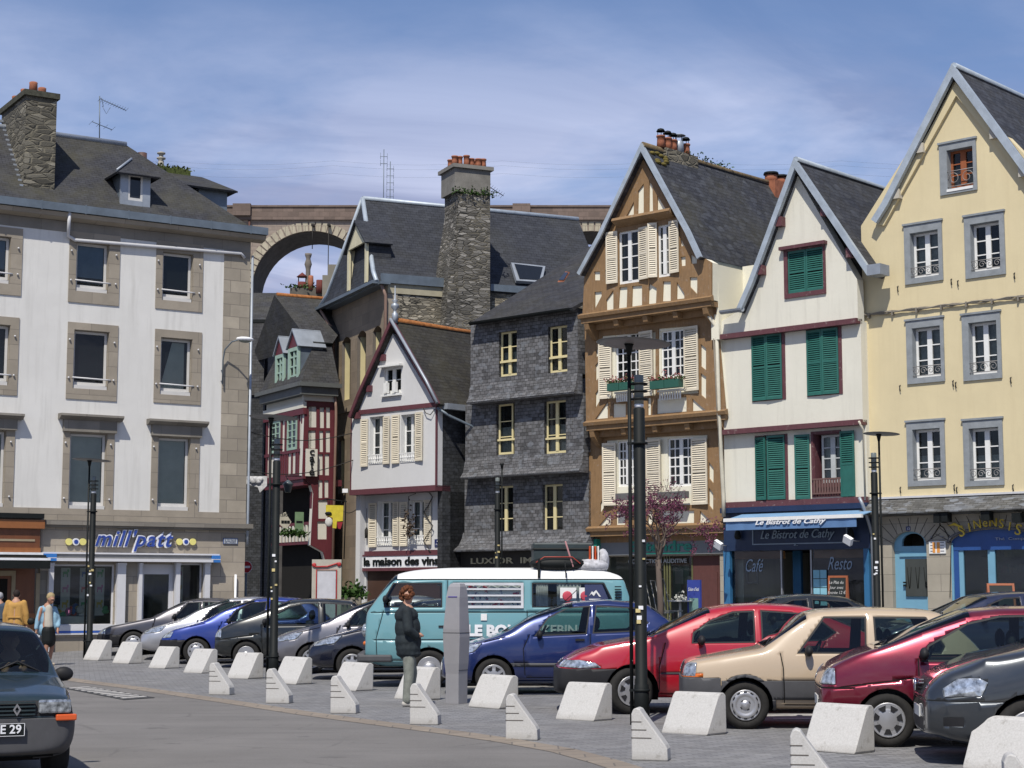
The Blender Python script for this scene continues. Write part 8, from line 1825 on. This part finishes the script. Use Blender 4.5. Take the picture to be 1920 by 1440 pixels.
def lamps():
    def lamp(px, Y, H, label, side=1, disc=True, k=1.0, dr=1.0):
        p = plan(px, Y); z = gz(p.x, p.y); o = empty('street_lamp', (p.x, p.y, z)); tag(o, label, 'street lamp', 'twin-pole street lamps on the square')
        x = MB(); d = .125*side
        x.tube([(0, 0, 0), (0, 0, H-.02)], .024*k, 8); x.lathe([(.028, H-.16), (.05, H-.05), (.065, H-.01)], (0, 0, 0), 12); x.build('thin_pole', m_black, o)
        if disc: x = MB(); M = Matrix.Rotation(.05, 3, 'Y') @ Matrix.Rotation(-.03, 3, 'X'); x.lathe([(.01, -.012), (.35*dr, -.010), (.49*dr, 0), (.35*dr, .012), (.01, .018)], (.06, 0, H), 32, 0, M); x.build('reflector_disc', plain('disc_grey', (.20, .20, .20), .5), o)
        t = H-.85; x = MB(); x.lathe([(.105, 0), (.095, .5), (.078, .52), (.075, t-.02), (.06, t)], (d, 0, 0), 16); x.build('thick_pole', m_black, o)
        x = MB(); x.lathe([(.055, t), (.062, t+.04), (.05, t+.05)], (d, 0, 0), 14, 1); x.lathe([(.062, t+.05), (.062, t+.30), (.062, t+.42), (.055, t+.43)], (d, 0, 0), 14, 2)
        for j in range(3): zz_ = t+.10+.10*j; x.lathe([(.062, zz_), (.115, zz_+.004), (.115, zz_+.024), (.062, zz_+.028)], (d, 0, 0), 18); x.box(min(0, d), max(0, d), -.02, .02, zz_, zz_+.024)
        x.build('lamp_head', [m_black, m_lett_white, plain('lamp_glass', (.16, .18, .17), .25)], o)
        x = MB()
        for zz_ in (t-.48, .42): x.box(min(0, d)-.03, max(0, d)+.03, -.025, .025, zz_, zz_+.03); x.lathe([(.085, zz_), (.11, zz_+.002), (.11, zz_+.03), (.085, zz_+.032)], (d, 0, 0), 14)
        x.build('clamp', m_black, o)
        x = MB(); r = random.Random(px)
        for _ in range(7): a = -pi/2+r.uniform(-.9, .7); zz_ = r.uniform(1.3, 2.4); M = Matrix.Translation((d, 0, zz_)) @ Matrix.Rotation(a+pi/2, 4, 'Z'); w = r.uniform(.015, .035); x.box(-w, w, -.089, -.074, -w*r.uniform(.5, 1), w*r.uniform(.5, 1), r.randint(0, 1), M)
        x.build('sticker', [m_lett_white, plain('sticker_yellow', (.55, .45, .2), .6)], o)
    lamp(161, 44.3, 5.02, 'tall dark twin-pole lamp before the toy shop window')
    lamp(503, 33.9, 5.08, 'dark twin-pole lamp before the cafe house and the lane')
    lamp(1183, 22.5, 4.92, 'large near twin-pole lamp with round disc before the timbered house')
    lamp(1655, 38.2, 4.52, 'twin-pole lamp between the bistro and the yellow house', -1, True, 1.0, .82)
    lamp(941, 49.0, 4.55, 'distant twin-pole lamp without disc before the slate-hung house', -1, False, .9)
def ticket_machine():
    p = plan(853, 26.7); o = empty('ticket_machine', (p.x+.03, p.y, 0), radians(-30)); tag(o, 'tall grey parking ticket machine beside the standing person', 'ticket machine')
    m = plain('machine_grey', (.27, .265, .275), .45, .1, .06, 4); x = MB(); S = [(0, .115, .13, 0), (.45, .115, .13, 0), (.60, .13, .135, -.01), (1.0, .15, .14, -.02), (1.12, .145, .14, -.02), (1.45, .125, .13, 0), (1.60, .12, .13, .01), (1.76, .105, .11, .03), (1.81, .08, .09, .04)]
    vs = [v for (z, a, b, s) in S for v in ((-a, -b+s, z), (a, -b+s, z), (a, b, z), (-a, b, z))]; x.add(vs, [(4*i+k, 4*i+(k+1) % 4, 4*i+4+(k+1) % 4, 4*i+4+k) for i in range(len(S)-1) for k in range(4)]+[(3, 2, 1, 0), tuple(range(len(vs)-4, len(vs)))])
    for z, a, b, s in ((.5, .120, .131, 0), (1.06, .149, .141, -.02)): x.box(-a-.003, a+.003, -b+s-.003, b+.003, z, z+.008, 1)
    x.build('cabinet', [m, m_black], o, bevel=.01)
    x = MB(); M = Matrix.Rotation(-pi/2, 3, 'Y'); x.lathe([(.075, -.02), (.075, .01), (.06, .016), (.01, .016)], (-.125, 0, 1.38), 18, 1, M); x.box(-.165, -.13, -.06, .06, 1.02, 1.16, 2); x.box(-.17, -.13, -.05, .05, .90, .98, 0)
    for k in range(5): x.box(-.165, -.13, -.08+.03*k, -.065+.03*k, 1.2-.05*(k % 2), 1.23-.05*(k % 2), k % 2*2)
    x.box(-.08, .08, -.127, -.115, 1.60, 1.615, 3) ; x.build('control_panel', [m_black, plain('dial_cream', (.42, .38, .22), .5), m_lett_white, m_db2], o)
m_db2 = plain('stripe_violet', (.08, .06, .25), .5)
# ================================================================== PEOPLE
def blob(name, parts, mat, root, vox=.013):
    x = MB()
    for q in parts:
        if q[0] == 'b': x.ball(q[1], q[2], 0, 14, 10)
        else:
            pts = q[1]; rr = q[2]; x.tube(pts, rr, 12)
            for p, r in ((pts[0], rr[0]), (pts[-1], rr[-1])): x.ball(p, r*.98, 0, 12, 8)
            for p, r in zip(pts[1:-1], rr[1:-1]): x.ball(p, r*.99, 0, 12, 8)
    o = x.build(name, mat, root, smooth=True); m = o.modifiers.new('join', 'REMESH'); m.mode = 'VOXEL'; m.voxel_size = vox; m.use_smooth_shade = True
    s = o.modifiers.new('smooth', 'SMOOTH'); s.factor = .5; s.iterations = 2; return o
def hand(w, d, n, L=.17):
    w, d, n = Vector(w), Vector(d).normalized(), Vector(n).normalized(); s = d.cross(n).normalized(); out = [('b', w+d*.045, (.032, .032, .040)), ('t', [w, w+d*.07], [.022, .028])]
    for k, l in enumerate((.062, .075, .070, .055)):
        b = w+d*.075+s*(.021-.014*k); m_ = b+d*l*.5-n*.006; e = b+d*l*.85-n*.030; out.append(('t', [b, m_, e], [.0095, .0088, .0075]))
    b = w+d*.02+s*.026; out.append(('t', [b, b+d*.03+s*.018-n*.008, b+d*.058+s*.020-n*.018], [.011, .010, .008])); return out
def people():
    sk = plain('skin', (.40, .22, .15), .6, 0, .08, 10)
    def base(nm, px, Y, rz, lab, z=None): p = plan(px, Y); o = empty(nm, (p.x, p.y, gz(p.x, p.y) if z is None else z), rz); tag(o, lab, 'person'); return o
    V = Vector
    def head(c, f, up=(0, 0, 1)):       # c centre of the skull, f facing
        c, f = V(c), V(f).normalized(); s = f.cross(V(up)).normalized(); u = s.cross(f)
        P = [('b', c, (.078, .082, .105)), ('b', c+f*.03-u*.05, (.058, .058, .062)), ('b', c+f*.055-u*.085, (.030, .030, .026)), ('t', [c+f*.075+u*.01, c+f*.103-u*.028], [.011, .016]), ('b', c+f*.082-u*.062, (.018, .022, .012)), ('b', c+f*.068+u*.03, (.04, .05, .018)),
             ('b', c+s*.080-f*.005-u*.01, (.014, .016, .030)), ('b', c-s*.080-f*.005-u*.01, (.014, .016, .030)), ('t', [c-f*.02-u*.05, c-f*.03-u*.19], [.055, .062])]
        return P
    # --- standing person in the black jacket, facing the ticket machine
    o = base('person', 766, 26.05, radians(8), 'person with curly reddish hair in black jacket and grey-green trousers standing by the ticket machine')
    hc = V((-.02, .0, 1.625)); f = V((.8, .55, .05))
    blob('body', head(hc, f)+[('t', [(-.03, 0, 1.40), (-.03, 0, 1.1), (0, 0, .88)], [.12, .13, .13]), ('t', [(.02, -.09, .9), (.0, -.10, .48), (-.02, -.12, .08)], [.085, .055, .04]), ('t', [(.02, .09, .9), (.06, .10, .48), (.02, .1, .08)], [.085, .055, .04]), ('t', [(-.04, -.19, 1.38), (-.02, -.24, 1.12), (.14, -.15, 1.04)], [.05, .045, .032]), ('t', [(-.02, .19, 1.38), (.0, .24, 1.12), (.15, .08, 1.05)], [.05, .045, .032])]+hand((.15, -.13, 1.04), (.5, .9, .1), (0, 0, 1))+hand((.16, .05, 1.05), (.2, -.9, 0), (0, 0, 1)), sk, o, .012)
    jk = plain('jacket_black', (.018, .024, .028), .75, 0, .35, 9, .5)
    blob('jacket', [('t', [(-.05, 0, 1.475), (-.04, 0, 1.40)], [.075, .12]), ('b', (-.03, 0, 1.33), (.18, .225, .14)), ('b', (-.01, 0, 1.15), (.195, .21, .24)), ('b', (.0, 0, .95), (.20, .215, .20)), ('t', [(.0, -.04, .85), (.0, .04, .85)], [.185, .185]), ('b', (.01, 0, .77), (.19, .21, .07)),
         ('t', [(-.04, -.185, 1.40), (-.02, -.25, 1.13), (.10, -.19, 1.04)], [.080, .074, .060]), ('t', [(-.03, .185, 1.40), (-.0, .25, 1.13), (.12, .12, 1.09)], [.078, .070, .055])], jk, o, .014)
    tr = plain('trousers_greygreen', (.19, .20, .175), .85, 0, .25, 10, .5)
    blob('trousers', [('b', (0, 0, .86), (.15, .18, .11)), ('t', [(.0, -.085, .85), (.01, -.10, .48), (-.02, -.12, .10)], [.105, .080, .070]), ('t', [(.0, .085, .85), (.07, .09, .48), (.02, .10, .10)], [.105, .080, .070])], tr, o, .014)
    for (x_, y_) in ((.02, -.12), (.07, .10)): blob('shoe', [('t', [(x_-.08, y_, .045), (x_+.12, y_+.02, .035)], [.045, .038]), ('b', (x_-.05, y_, .06), (.05, .042, .045))], plain('shoe_pale', (.42, .40, .36), .7), o, .012)
    hr = plain('hair_reddish', (.11, .040, .018), .85, 0, .5, 30, .8); h = MB(); r = random.Random(3)
    for _ in range(60):
        d = V((r.gauss(0, 1), r.gauss(0, 1), r.gauss(.3, 1))).normalized()
        if d.dot(f.normalized()) > .45 and d.z < .65: continue
        if d.z < -.55: continue
        h.ball(hc+V((d.x*.095, d.y*.095, d.z*.115+.012)), r.uniform(.024, .040), 0, 8, 6)
    h.build('hair', hr, o, smooth=True)
    # --- woman in the pale blue cardigan
    o = base('person', 91, 40.2, radians(0), 'fair-haired person in pale blue cardigan and black skirt looking down, carrying papers'); o.scale = (.99,)*3
    f = V((.62, -.62, -.5)); hc = V((.09, -.07, 1.53))
    blob('body', head(hc, f)+[('t', [(0, 0, 1.34), (0, 0, 1.0), (0, 0, .8)], [.11, .12, .14]), ('t', [(-.0, -.08, .8), (.02, -.09, .46), (-.02, -.10, .06)], [.085, .058, .036]), ('t', [(.05, .08, .8), (.10, .09, .46), (.04, .10, .06)], [.085, .058, .036]), ('t', [(-.13, -.08, 1.30), (-.20, -.10, 1.03), (-.22, -.12, .80)], [.05, .045, .03]), ('t', [(.12, .10, 1.30), (.20, .12, 1.04), (.24, .02, .84)], [.05, .045, .03])]+hand((-.22, -.12, .79), (-.05, -.1, -1), (1, 0, 0))+hand((.24, .01, .83), (.1, -.5, -.8), (-1, 0, 0)), plain('skin_tan', (.33, .17, .11), .6), o, .013)
    blob('hair', [('b', hc-f.normalized()*.035+V((0, 0, .03)), (.098, .100, .105)), ('b', hc-f.normalized()*.07-V((0, 0, .04)), (.07, .07, .07))], plain('hair_fair', (.34, .26, .14), .8, 0, .4, 30, .6), o, .013)
    cb = plain('cardigan_blue', (.22, .36, .46), .85, 0, .15, 9, .4)
    blob('cardigan', [('b', (-.03, .04, 1.28), (.17, .16, .12)), ('b', (-.06, .05, 1.08), (.175, .15, .26)), ('b', (-.07, .05, .84), (.185, .16, .18)), ('b', (.13, .10, 1.02), (.10, .11, .28)), ('t', [(-.14, -.06, 1.30), (-.21, -.09, 1.03), (-.225, -.12, .86)], [.066, .058, .048]), ('t', [(.12, .12, 1.29), (.21, .13, 1.04), (.235, .04, .90)], [.070, .064, .055]), ('t', [(-.02, 0, 1.36), (.05, -.02, 1.38)], [.07, .06])], cb, o, .014)
    blob('top', [('t', [(.02, -.03, 1.32), (.03, -.03, .90)], [.095, .115])], plain('top_cream', (.42, .39, .33), .85), o, .014)
    blob('skirt', [('b', (.02, 0, .82), (.150, .160, .14)), ('t', [(.02, -.03, .80), (.03, -.03, .56)], [.145, .15]), ('t', [(.03, .04, .80), (.05, .04, .56)], [.14, .145])], m_black, o, .014)
    for (x_, y_) in ((-.01, -.11), (.05, .10)): blob('shoe', [('t', [(x_-.06, y_+.02, .03), (x_+.12, y_-.06, .028)], [.036, .032])], plain('shoe_beige', (.35, .30, .24), .7), o, .012)
    x = MB(); M = Matrix.Translation((-.25, -.2, .60)) @ Matrix.Rotation(.5, 4, 'Y') @ Matrix.Rotation(.5, 4, 'Z'); x.box(-.09, .09, -.012, .012, -.16, .13, 0, M); x.box(-.05, .06, -.016, -.012, -.10, .0, 1, M)
    x.v = [tuple(Matrix.Translation(o.location) @ V(v)) for v in x.v]; b = x.build('folded_papers', [m_lett_white, m_db2]); tag(b, 'folded white printed papers in the hand of the person in blue cardigan', 'papers')
    # --- two people seen from behind near the orange shop
    def back(px, Y, lab, coat, hairc, hgt, cap=None, rz=0):
        o = base('person', px, Y, rz, lab); k = hgt/1.72; o.scale = (k, k, k); f = V((-.2, 1, -.1)); hc = V((0, .02, 1.60))
        blob('body', head(hc, f)+[('t', [(0, 0, 1.4), (0, 0, .9)], [.12, .13]), ('t', [(-.09, 0, .9), (-.1, 0, .48), (-.1, .04, .06)], [.085, .055, .04]), ('t', [(.09, 0, .9), (.1, -.02, .48), (.1, -.06, .06)], [.085, .055, .04]), ('t', [(-.2, 0, 1.38), (-.25, 0, 1.1), (-.26, .04, .86)], [.05, .045, .03]), ('t', [(.2, 0, 1.38), (.25, 0, 1.1), (.27, .04, .86)], [.05, .045, .03])]+hand((-.26, .04, .85), (0, 0, -1), (1, 0, 0))+hand((.27, .04, .85), (0, 0, -1), (-1, 0, 0)), sk, o, .014)
        blob('coat', [('t', [(0, 0, 1.46), (0, 0, 1.40)], [.07, .11]), ('b', (0, 0, 1.33), (.22, .145, .13)), ('t', [(-.07, 0, 1.30), (-.07, 0, .80)], [.135, .145]), ('t', [(.07, 0, 1.30), (.07, 0, .80)], [.135, .145]), ('t', [(-.05, 0, .80), (-.06, 0, .58)], [.15, .16]), ('t', [(.05, 0, .80), (.06, 0, .58)], [.15, .16]), ('t', [(-.19, 0, 1.40), (-.26, 0, 1.12), (-.27, .03, .90)], [.078, .070, .058]), ('t', [(.19, 0, 1.40), (.26, 0, 1.12), (.28, .03, .90)], [.078, .070, .058])], coat, o, .015)
        x = MB(); x.box(-.17, .17, -.165, -.14, 1.03, 1.065); x.build('coat_belt', coat, o, bevel=.01)
        blob('hair', [('b', hc-f.normalized()*.03+V((0, 0, .025)), (.088, .092, .100))], hairc, o, .014)
        blob('trousers', [('t', [(-.09, 0, .62), (-.1, .03, .10)], [.085, .07]), ('t', [(.09, 0, .62), (.1, -.04, .10)], [.085, .07])], plain('trousers_dark', (.03, .03, .035), .85), o, .015)
        for sx in (-.1, .1): blob('shoe', [('t', [(sx, -.05, .04), (sx, .12, .035)], [.042, .04])], m_black, o, .014)
        return o
    o = back(31, 43.3, 'dark-haired person in long tan belted coat seen from behind', plain('coat_tan', (.42, .24, .07), .85, 0, .12, 7, .4), plain('hair_dark', (.02, .014, .012), .8), 1.72)
    x = MB(); x.ball((0, 0, 0), (.13, .07, .09), 0, 12, 8); q = o.location; b = x.build('shoulder_bag', m_black); b.location = (q.x+.36, q.y+.03, q.z+.95); tag(b, 'small black bag held by the person in the tan coat', 'bag')
    back(0, 44.0, 'grey-haired person in dark blue jacket cut by the left edge', plain('coat_navy', (.05, .07, .10), .85), plain('hair_grey', (.30, .30, .32), .85), 1.66)
    # --- driver of the dark car
    M = Matrix.Translation(CARF.location) @ Matrix.Rotation(CARF.rotation_euler.z, 4, 'Z'); p = M @ V((1.78, -.38, .0)); o = empty('person', p, CARF.rotation_euler.z+pi); tag(o, 'driver in dark clothes behind the windscreen of the oncoming car', 'person')
    blob('body', head((0, 0, 1.22), (1, 0, 0))+[('t', [(0, 0, 1.02), (-.05, 0, .55)], [.12, .13]), ('t', [(0, -.19, .98), (.12, -.24, .76), (.36, -.12, .88)], [.05, .045, .03]), ('t', [(0, .19, .98), (.12, .24, .76), (.36, .12, .90)], [.05, .045, .03])]+hand((.37, -.10, .90), (.3, .3, .8), (-1, 0, 0))+hand((.37, .10, .92), (.3, -.3, .8), (-1, 0, 0)), sk, o, .014)
    blob('shirt', [('b', (-.01, 0, .95), (.13, .20, .15)), ('b', (-.03, 0, .70), (.13, .18, .2)), ('t', [(0, -.18, .99), (.11, -.24, .77), (.28, -.15, .86)], [.07, .062, .05]), ('t', [(0, .18, .99), (.11, .24, .77), (.28, .15, .87)], [.07, .062, .05])], m_black, o, .015)
    blob('hair', [('b', (-.03, 0, 1.25), (.09, .092, .10))], MC['hair_dark'], o, .014)
# ================================================================== TREE, SIGNS, SMALL THINGS
def tree():
    r = random.Random(11); P = plan(1236, 41); z0 = gz(P.x, P.y); o = empty('flowering_tree', (P.x, P.y, z0)); tag(o, 'small spreading tree with purple-pink blossom on bare branches before the timbered house', 'tree')
    br = MB(); bl = MB(); tips = []
    def grow_(p, d, rad, ln, lev):
        pts = [p]; rs = [rad]
        for k in range(4): d = (d+Vector((r.gauss(0, .13), r.gauss(0, .13), r.gauss(0, .07)))).normalized(); p = p+d*ln/4; pts.append(p.copy()); rs.append(rad*(1-.14*(k+1)))
        br.tube(pts, rs, 6 if lev < 2 else 4, caps=False)
        if lev >= 2: tips.append((pts, lev))
        if lev >= 5: return
        for i in range(r.choice((2, 3)) if lev else 4):
            a = r.uniform(0, 2*pi) if lev else i*pi/2+r.uniform(-.4, .4); e = d.cross(Vector((sin(a), cos(a), .1))).normalized(); nd = (d*(.75 if lev else .8)+e*r.uniform(.55, 1.0)+Vector((0, 0, .05 if lev > 1 else .1))).normalized()
            grow_(pts[-1] if i < 2 else pts[r.choice((2, 3))], nd, rad*.55, ln*r.uniform(.68, .86), lev+1)
    br.tube([(0, 0, 0), (.03, 0, .8), (-.02, .02, 1.9)], [.085, .07, .062], 8)
    for a in range(4): an = a*pi/2+.5; grow_(Vector((-.02, .02, 1.8+.1*a)), Vector((cos(an)*.70, sin(an)*.70, 1.0)).normalized(), .040, .68, 1)
    grow_(Vector((-.02, .02, 1.9)), Vector((.05, 0, 1)), .042, .70, 1)
    o2 = br.build('trunk', wood('bark', (.10, .075, .06), .3, 20, .9), o)
    for pts, lev in tips:
        for _ in range(26 if lev > 3 else 9):
            i = r.randint(0, len(pts)-2); c = pts[i].lerp(pts[i+1], r.random())
            if c.z > 3.35 and r.random() < .85: continue
            c = c+Vector((r.gauss(0, .035), r.gauss(0, .035), r.gauss(0, .035))); d = Vector((r.gauss(0, 1), r.gauss(0, 1), r.gauss(0, 1))).normalized()*r.uniform(.014, .034); q = d.cross(Vector((r.gauss(0, 1), r.gauss(0, 1), r.gauss(0, 1)))).normalized()*d.length*.6
            bl.add([c-d, c+q, c+d, c-q], [(0, 1, 2, 3)], r.choice((0, 0, 1)))
    bl.build('crown', [plain('blossom_purple', (.15, .045, .085), .8, 0, .3, 9), plain('blossom_dark', (.10, .02, .05), .8, 0, .3, 9)], o)
def signs():
    R = atan2(FD.y, FD.x)
    def stand(nm, px, Y, lab, cat, build, mats, rz=R, group=None): p = plan(px, Y); x = MB(); build(x); o = x.build(nm, mats); o.location = (p.x, p.y, gz(p.x, p.y)); o.rotation_euler = (0, 0, rz); tag(o, lab, cat, group); return o
    m_of = wood('board_frame', (.33, .10, .04), .15, 12, .6); m_sl = plain('blackboard', (.025, .03, .03), .7)
    def aboard(w, h, lean=.28):
        def f(x):
            for s_ in (-1, 1):
                M = Matrix.Rotation(-s_*lean*.5, 4, 'X'); M = Matrix.Translation((0, s_*h*sin(lean/2), 0)) @ Matrix.Rotation(s_*lean*.5, 4, 'X')
                x.box(-w/2, -w/2+.05, -.015, .015, 0, h, 0, M); x.box(w/2-.05, w/2, -.015, .015, 0, h, 0, M); x.box(-w/2+.05, w/2-.05, -.015, .015, h-.05, h, 0, M); x.box(-w/2+.05, w/2-.05, -.015, .015, .12, .17, 0, M); x.box(-w/2+.05, w/2-.05, -.008, .008, .17, h-.05, 1, M)
        return f
    o = stand('menu_board', 1572, 43.0, 'tall red-framed blackboard with chalk menu before the bistro', 'menu board', aboard(.56, 1.32, .1), [m_of, m_sl])
    ch = plain('chalk', (.5, .5, .48), .9)
    for k, s in enumerate(('Le Plat du', 'Jour avec', 'Entrée 12 €', 'Le Menu', 'de la semaine', 'Poissons', 'Crêpes', 'Desserts')): text(s, .105, o, 'lettering', ch, Matrix.Translation((0, -.095+.006*k, 1.12-.125*k)), .2, .002, 0, 'CENTER')
    stand('chalk_board', 1876, 40.0, 'orange-framed blackboard standing open before the tea shop', 'chalk board', aboard(.62, 1.15, .5), [m_of, m_sl], R+.7)
    o = stand('pavement_sign', 1302, 43.5, 'narrow royal blue pavement sign beside the hearing shop', 'sign', lambda x: (x.box(-.20, .20, -.03, .03, .1, 1.25), x.box(-.14, .14, -.036, -.03, .2, .80, 1), x.box(-.22, .22, -.2, .2, 0, .1)), [plain('sign_royal', (.03, .05, .26), .5), plain('sign_panel', (.16, .28, .26), .5)]); text("Salon d'été", .12, o, 'lettering', m_lett_white, Matrix.Translation((0, -.04, .98)), .3, .002, 0, 'CENTER', sx=.62)
    o = stand('menu_stand', 612, 47.5, 'pale board with curled red ironwork before the burgundy timbered house', 'menu stand', lambda x: (x.box(-.40, .40, .0, .03, .1, 2.12), x.box(-.25, .25, -.02, 0, .2, 1.80, 2), x.tube([(-.27, -.03, .1), (-.27, -.03, 1.84), (.27, -.03, 1.84), (.27, -.03, .1)], .018, 5, 1), x.tube([(-.36, -.03, 2.0), (-.30, -.03, 1.92), (.02, -.03, 1.93), (.30, -.03, 2.02), (.36, -.03, 1.96)], .022, 5, 1), x.ball((-.34, -.03, 1.97), (.06, .02, .06), 1, 8, 6), x.ball((.34, -.03, 1.99), (.06, .02, .06), 1, 8, 6)), [plain('board_pale', (.38, .36, .30), .7), plain('iron_red', (.35, .02, .02), .5), plain('board_paper', (.46, .46, .48), .7)], .05)
    # no-entry sign on its post
    p = plan(459, 57); o = empty('no_entry_sign', (p.x+.03, p.y, 0), .05); tag(o, 'round red no-entry sign at the mouth of the lane', 'sign'); z = 2.47; M = Matrix.Rotation(pi/2, 3, 'X')
    x = MB(); x.lathe([(.20, 0), (.20, .02)], (0, 0, z), 26, 1, M); x.lathe([(.185, .021), (.185, .024)], (0, 0, z), 26, 0, M); x.box(-.13, .13, -.030, -.022, z-.035, z+.035, 1); x.build('sign_face', [plain('sign_red', (.42, .01, .02), .4), m_lett_white], o); x = MB(); x.tube([(0, .03, 0), (0, .03, z+.2)], .03, 8); x.build('post', m_zincd, o)
    # yellow hanging sign on an arm, street lantern, flag
    p = plan(612, 58.5); o = empty('hanging_yellow_sign', (p.x, p.y, 0), 0); tag(o, 'torn yellow and white sign hanging from an iron arm before the stone house', 'sign'); k = 58.5/F
    Z = lambda py: 1.7+(1107.5-py)*k*1.0; Xx = lambda px: (px-612)*k
    x = MB(); x.prism([(Xx(609), Z(948)), (Xx(642), Z(949)), (Xx(641), Z(978)), (Xx(630), Z(979)), (Xx(629), Z(992)), (Xx(622), Z(991)), (Xx(622), Z(972)), (Xx(609), Z(968))][::-1], 0, .03); x.prism([(Xx(630), Z(980)), (Xx(641), Z(980)), (Xx(637), Z(993)), (Xx(632), Z(992))][::-1], -.01, .02, 1); x.ball((Xx(615), -.02, Z(980)), (.13, .04, .16), 2, 12, 8); x.ball((Xx(614), -.03, Z(964)), (.12, .03, .06), 3, 10, 6); x.build('sign_panel', [plain('sign_yellow', (.55, .45, .03), .6, 0, .2, 6), plain('sign_crimson', (.25, .01, .02), .6), plain('sign_white', (.5, .5, .48), .6, 0, .2, 9), m_black], o)
    x = MB(); x.tube([(Xx(596), 1.2, Z(936)), (Xx(612), 0, Z(937)), (Xx(648), 0, Z(942))], .02, 5); x.tube([(Xx(615), 0, Z(948)), (Xx(615), 0, Z(937))], .012, 4); x.tube([(Xx(638), 0, Z(948)), (Xx(638), 0, Z(940))], .012, 4); x.build('bracket', m_black, o)
    p = plan(645, 56.6); k2 = 56.6/F; o = empty('lamp_on_bracket', (p.x, p.y, 0)); tag(o, 'small white floodlight on a black bracket at the corner of the pale grey gabled house', 'lamp'); x = MB(); z = 1.7+(1107.5-922)*k2; x.box(-.08, .10, -.12, .05, z-.06, z+.07); x.build('lamp_head', m_lett_white, o); x = MB(); x.tube([(.0, 0, z-.06), (.02, .05, z-.5), (-.02, .1, z-2.2)], .02, 5); x.build('bracket', m_black, o)
    p = plan(475, 62); k3 = 62/F; Z = lambda py: 1.7+(1107.5-py)*k3; X_ = lambda px: (px-475)*k3
    x = MB(); x.prism([(X_(456), Z(894)), (X_(497), Z(894)), (X_(497), Z(912)), (X_(484), Z(925)), (X_(480), Z(915)), (X_(456), Z(908))][::-1], 0, .03); 
    for k in range(7): x.ball((X_(466+3*k), -.03, Z(900+2*(k % 3))), (.12, .06, .10), 0, 8, 6)
    o = x.build('crumpled_banner', plain('banner_white', (.5, .5, .5), .8, 0, .3, 6)); o.location = (p.x, p.y, 0); tag(o, 'crumpled white banner hung across the dark lane', 'banner')
    p = plan(537, 60); k3 = 60/F; z = 1.7+(1107.5-915)*k3; x = MB(); x.lathe([(.10, -.18), (.17, .08), (.20, .10), (.10, .2), (.02, .26)], (0, 0, z), 8, 1); x.tube([(0, 0, z+.25), (-.1, .1, z+.4), (.4, .5, z+.42)], .02, 5); o = x.build('lane_lantern', [m_black, plain('lantern_glass', (.08, .10, .11), .3)]); o.location = (p.x, p.y, 0); tag(o, 'old glazed lantern hanging under the jettied burgundy house', 'lantern')
    for i_, (pa, ya, Da, pb, yb, Db) in enumerate(((458, 810, 50.9, 658, 813, 55.6), (458, 885, 50.9, 662, 863, 55.6), (630, 950, 60, 676, 948, 56))):
        x = MB(); a, b = plan(pa, Da), plan(pb, Db); a.z = 1.7+(1107.5-ya)*Da/F; b.z = 1.7+(1107.5-yb)*Db/F; x.tube([a.lerp(b, t/10)-Vector((0, 0, .25*sin(pi*t/10))) for t in range(11)], .014, 4)
        tag(x.build('cable', m_chain), ('upper thin cable crossing the lane mouth above the cafe sign', 'lower thin cable crossing the lane mouth below the cafe sign', 'short low cable from the stone house to the wine shop house')[i_], 'cable', 'cables across the lane')
    # flower pots and a chair stack by the hearing shop
    p = plan(650, 53.8); x = MB(); x.box(-.45, .45, -.15, .15, 0, .75, 0); o = x.build('planter', plain('planter_stone', (.2, .18, .14), .9)); o.location = (p.x, p.y, gz(p.x, p.y)); tag(o, 'stone planter with green plants at the corner of the wine shop', 'planter'); weeds(None, [(-.4+.13*k, 0, .75, .12, .1, .16) for k in range(7)], o, 'foliage', 70, .20)
    p = plan(1263, 42.6); x = MB(); r = random.Random(5)
    for k in (0,):
        for s_ in (-1, 1):
            x.tube([(-.5+.2*k, .2*s_, 0), (-.45+.2*k, .2*s_, .5), (-.6+.2*k, .2*s_, 1.25)], .014, 5)
        x.tube([(-.6+.2*k, -.2, 1.25), (-.6+.2*k, .2, 1.25)], .014, 5); x.box(-.55, -.12, -.2, .2, .46, .49)
        for s_ in (-1, 1): x.tube([(-.14, .18*s_, 0), (-.14, .18*s_, .47)], .012, 5)
    ca = x.build('terrace_chair', plain('chair_metal', (.16, .16, .15), .4, .4))
    for k, w in enumerate(('nearest the tree trunk', 'in the middle of the three', 'nearest the small white table')):
        o = ca if k == 0 else ca.copy()
        if k: COL.objects.link(o)
        o.location = (p.x-.15+.22*k, p.y, gz(p.x, p.y)+.04*k); o.rotation_euler = (0, 0, R+.4); tag(o, 'metal terrace chair '+w, 'chair', 'terrace chairs by the hearing shop')
    p = plan(1275, 43.6); x = MB(); x.lathe([(.01, .72), (.32, .72), (.32, .75), (.01, .75)], (0, 0, 0), 18); x.lathe([(.03, 0), (.03, .72)], (0, 0, 0), 8); x.lathe([(.2, 0), (.03, .05)], (0, 0, 0), 12); o = x.build('cafe_table', plain('table_white', (.45, .45, .43), .5)); o.location = (p.x, p.y, gz(p.x, p.y)); tag(o, 'small white round table before the hearing shop window', 'table'); weeds(None, [(0, 0, .76, .1, .1, .08), (.1, 0, .76, .1, .1, .08)], o, 'flowers', 40, .08, plain('flower_white', (.45, .45, .40), .8))
build_ground(); left_building(); YH = yellow_house(); WH = white_house(); TH = timber_house(); SH = slate_house(); MVH = wine_house(); stone_house(); cafe_house(); lane_and_far()
CARF = build_cars()
bollards(); lamps(); ticket_machine(); people(); tree(); signs()
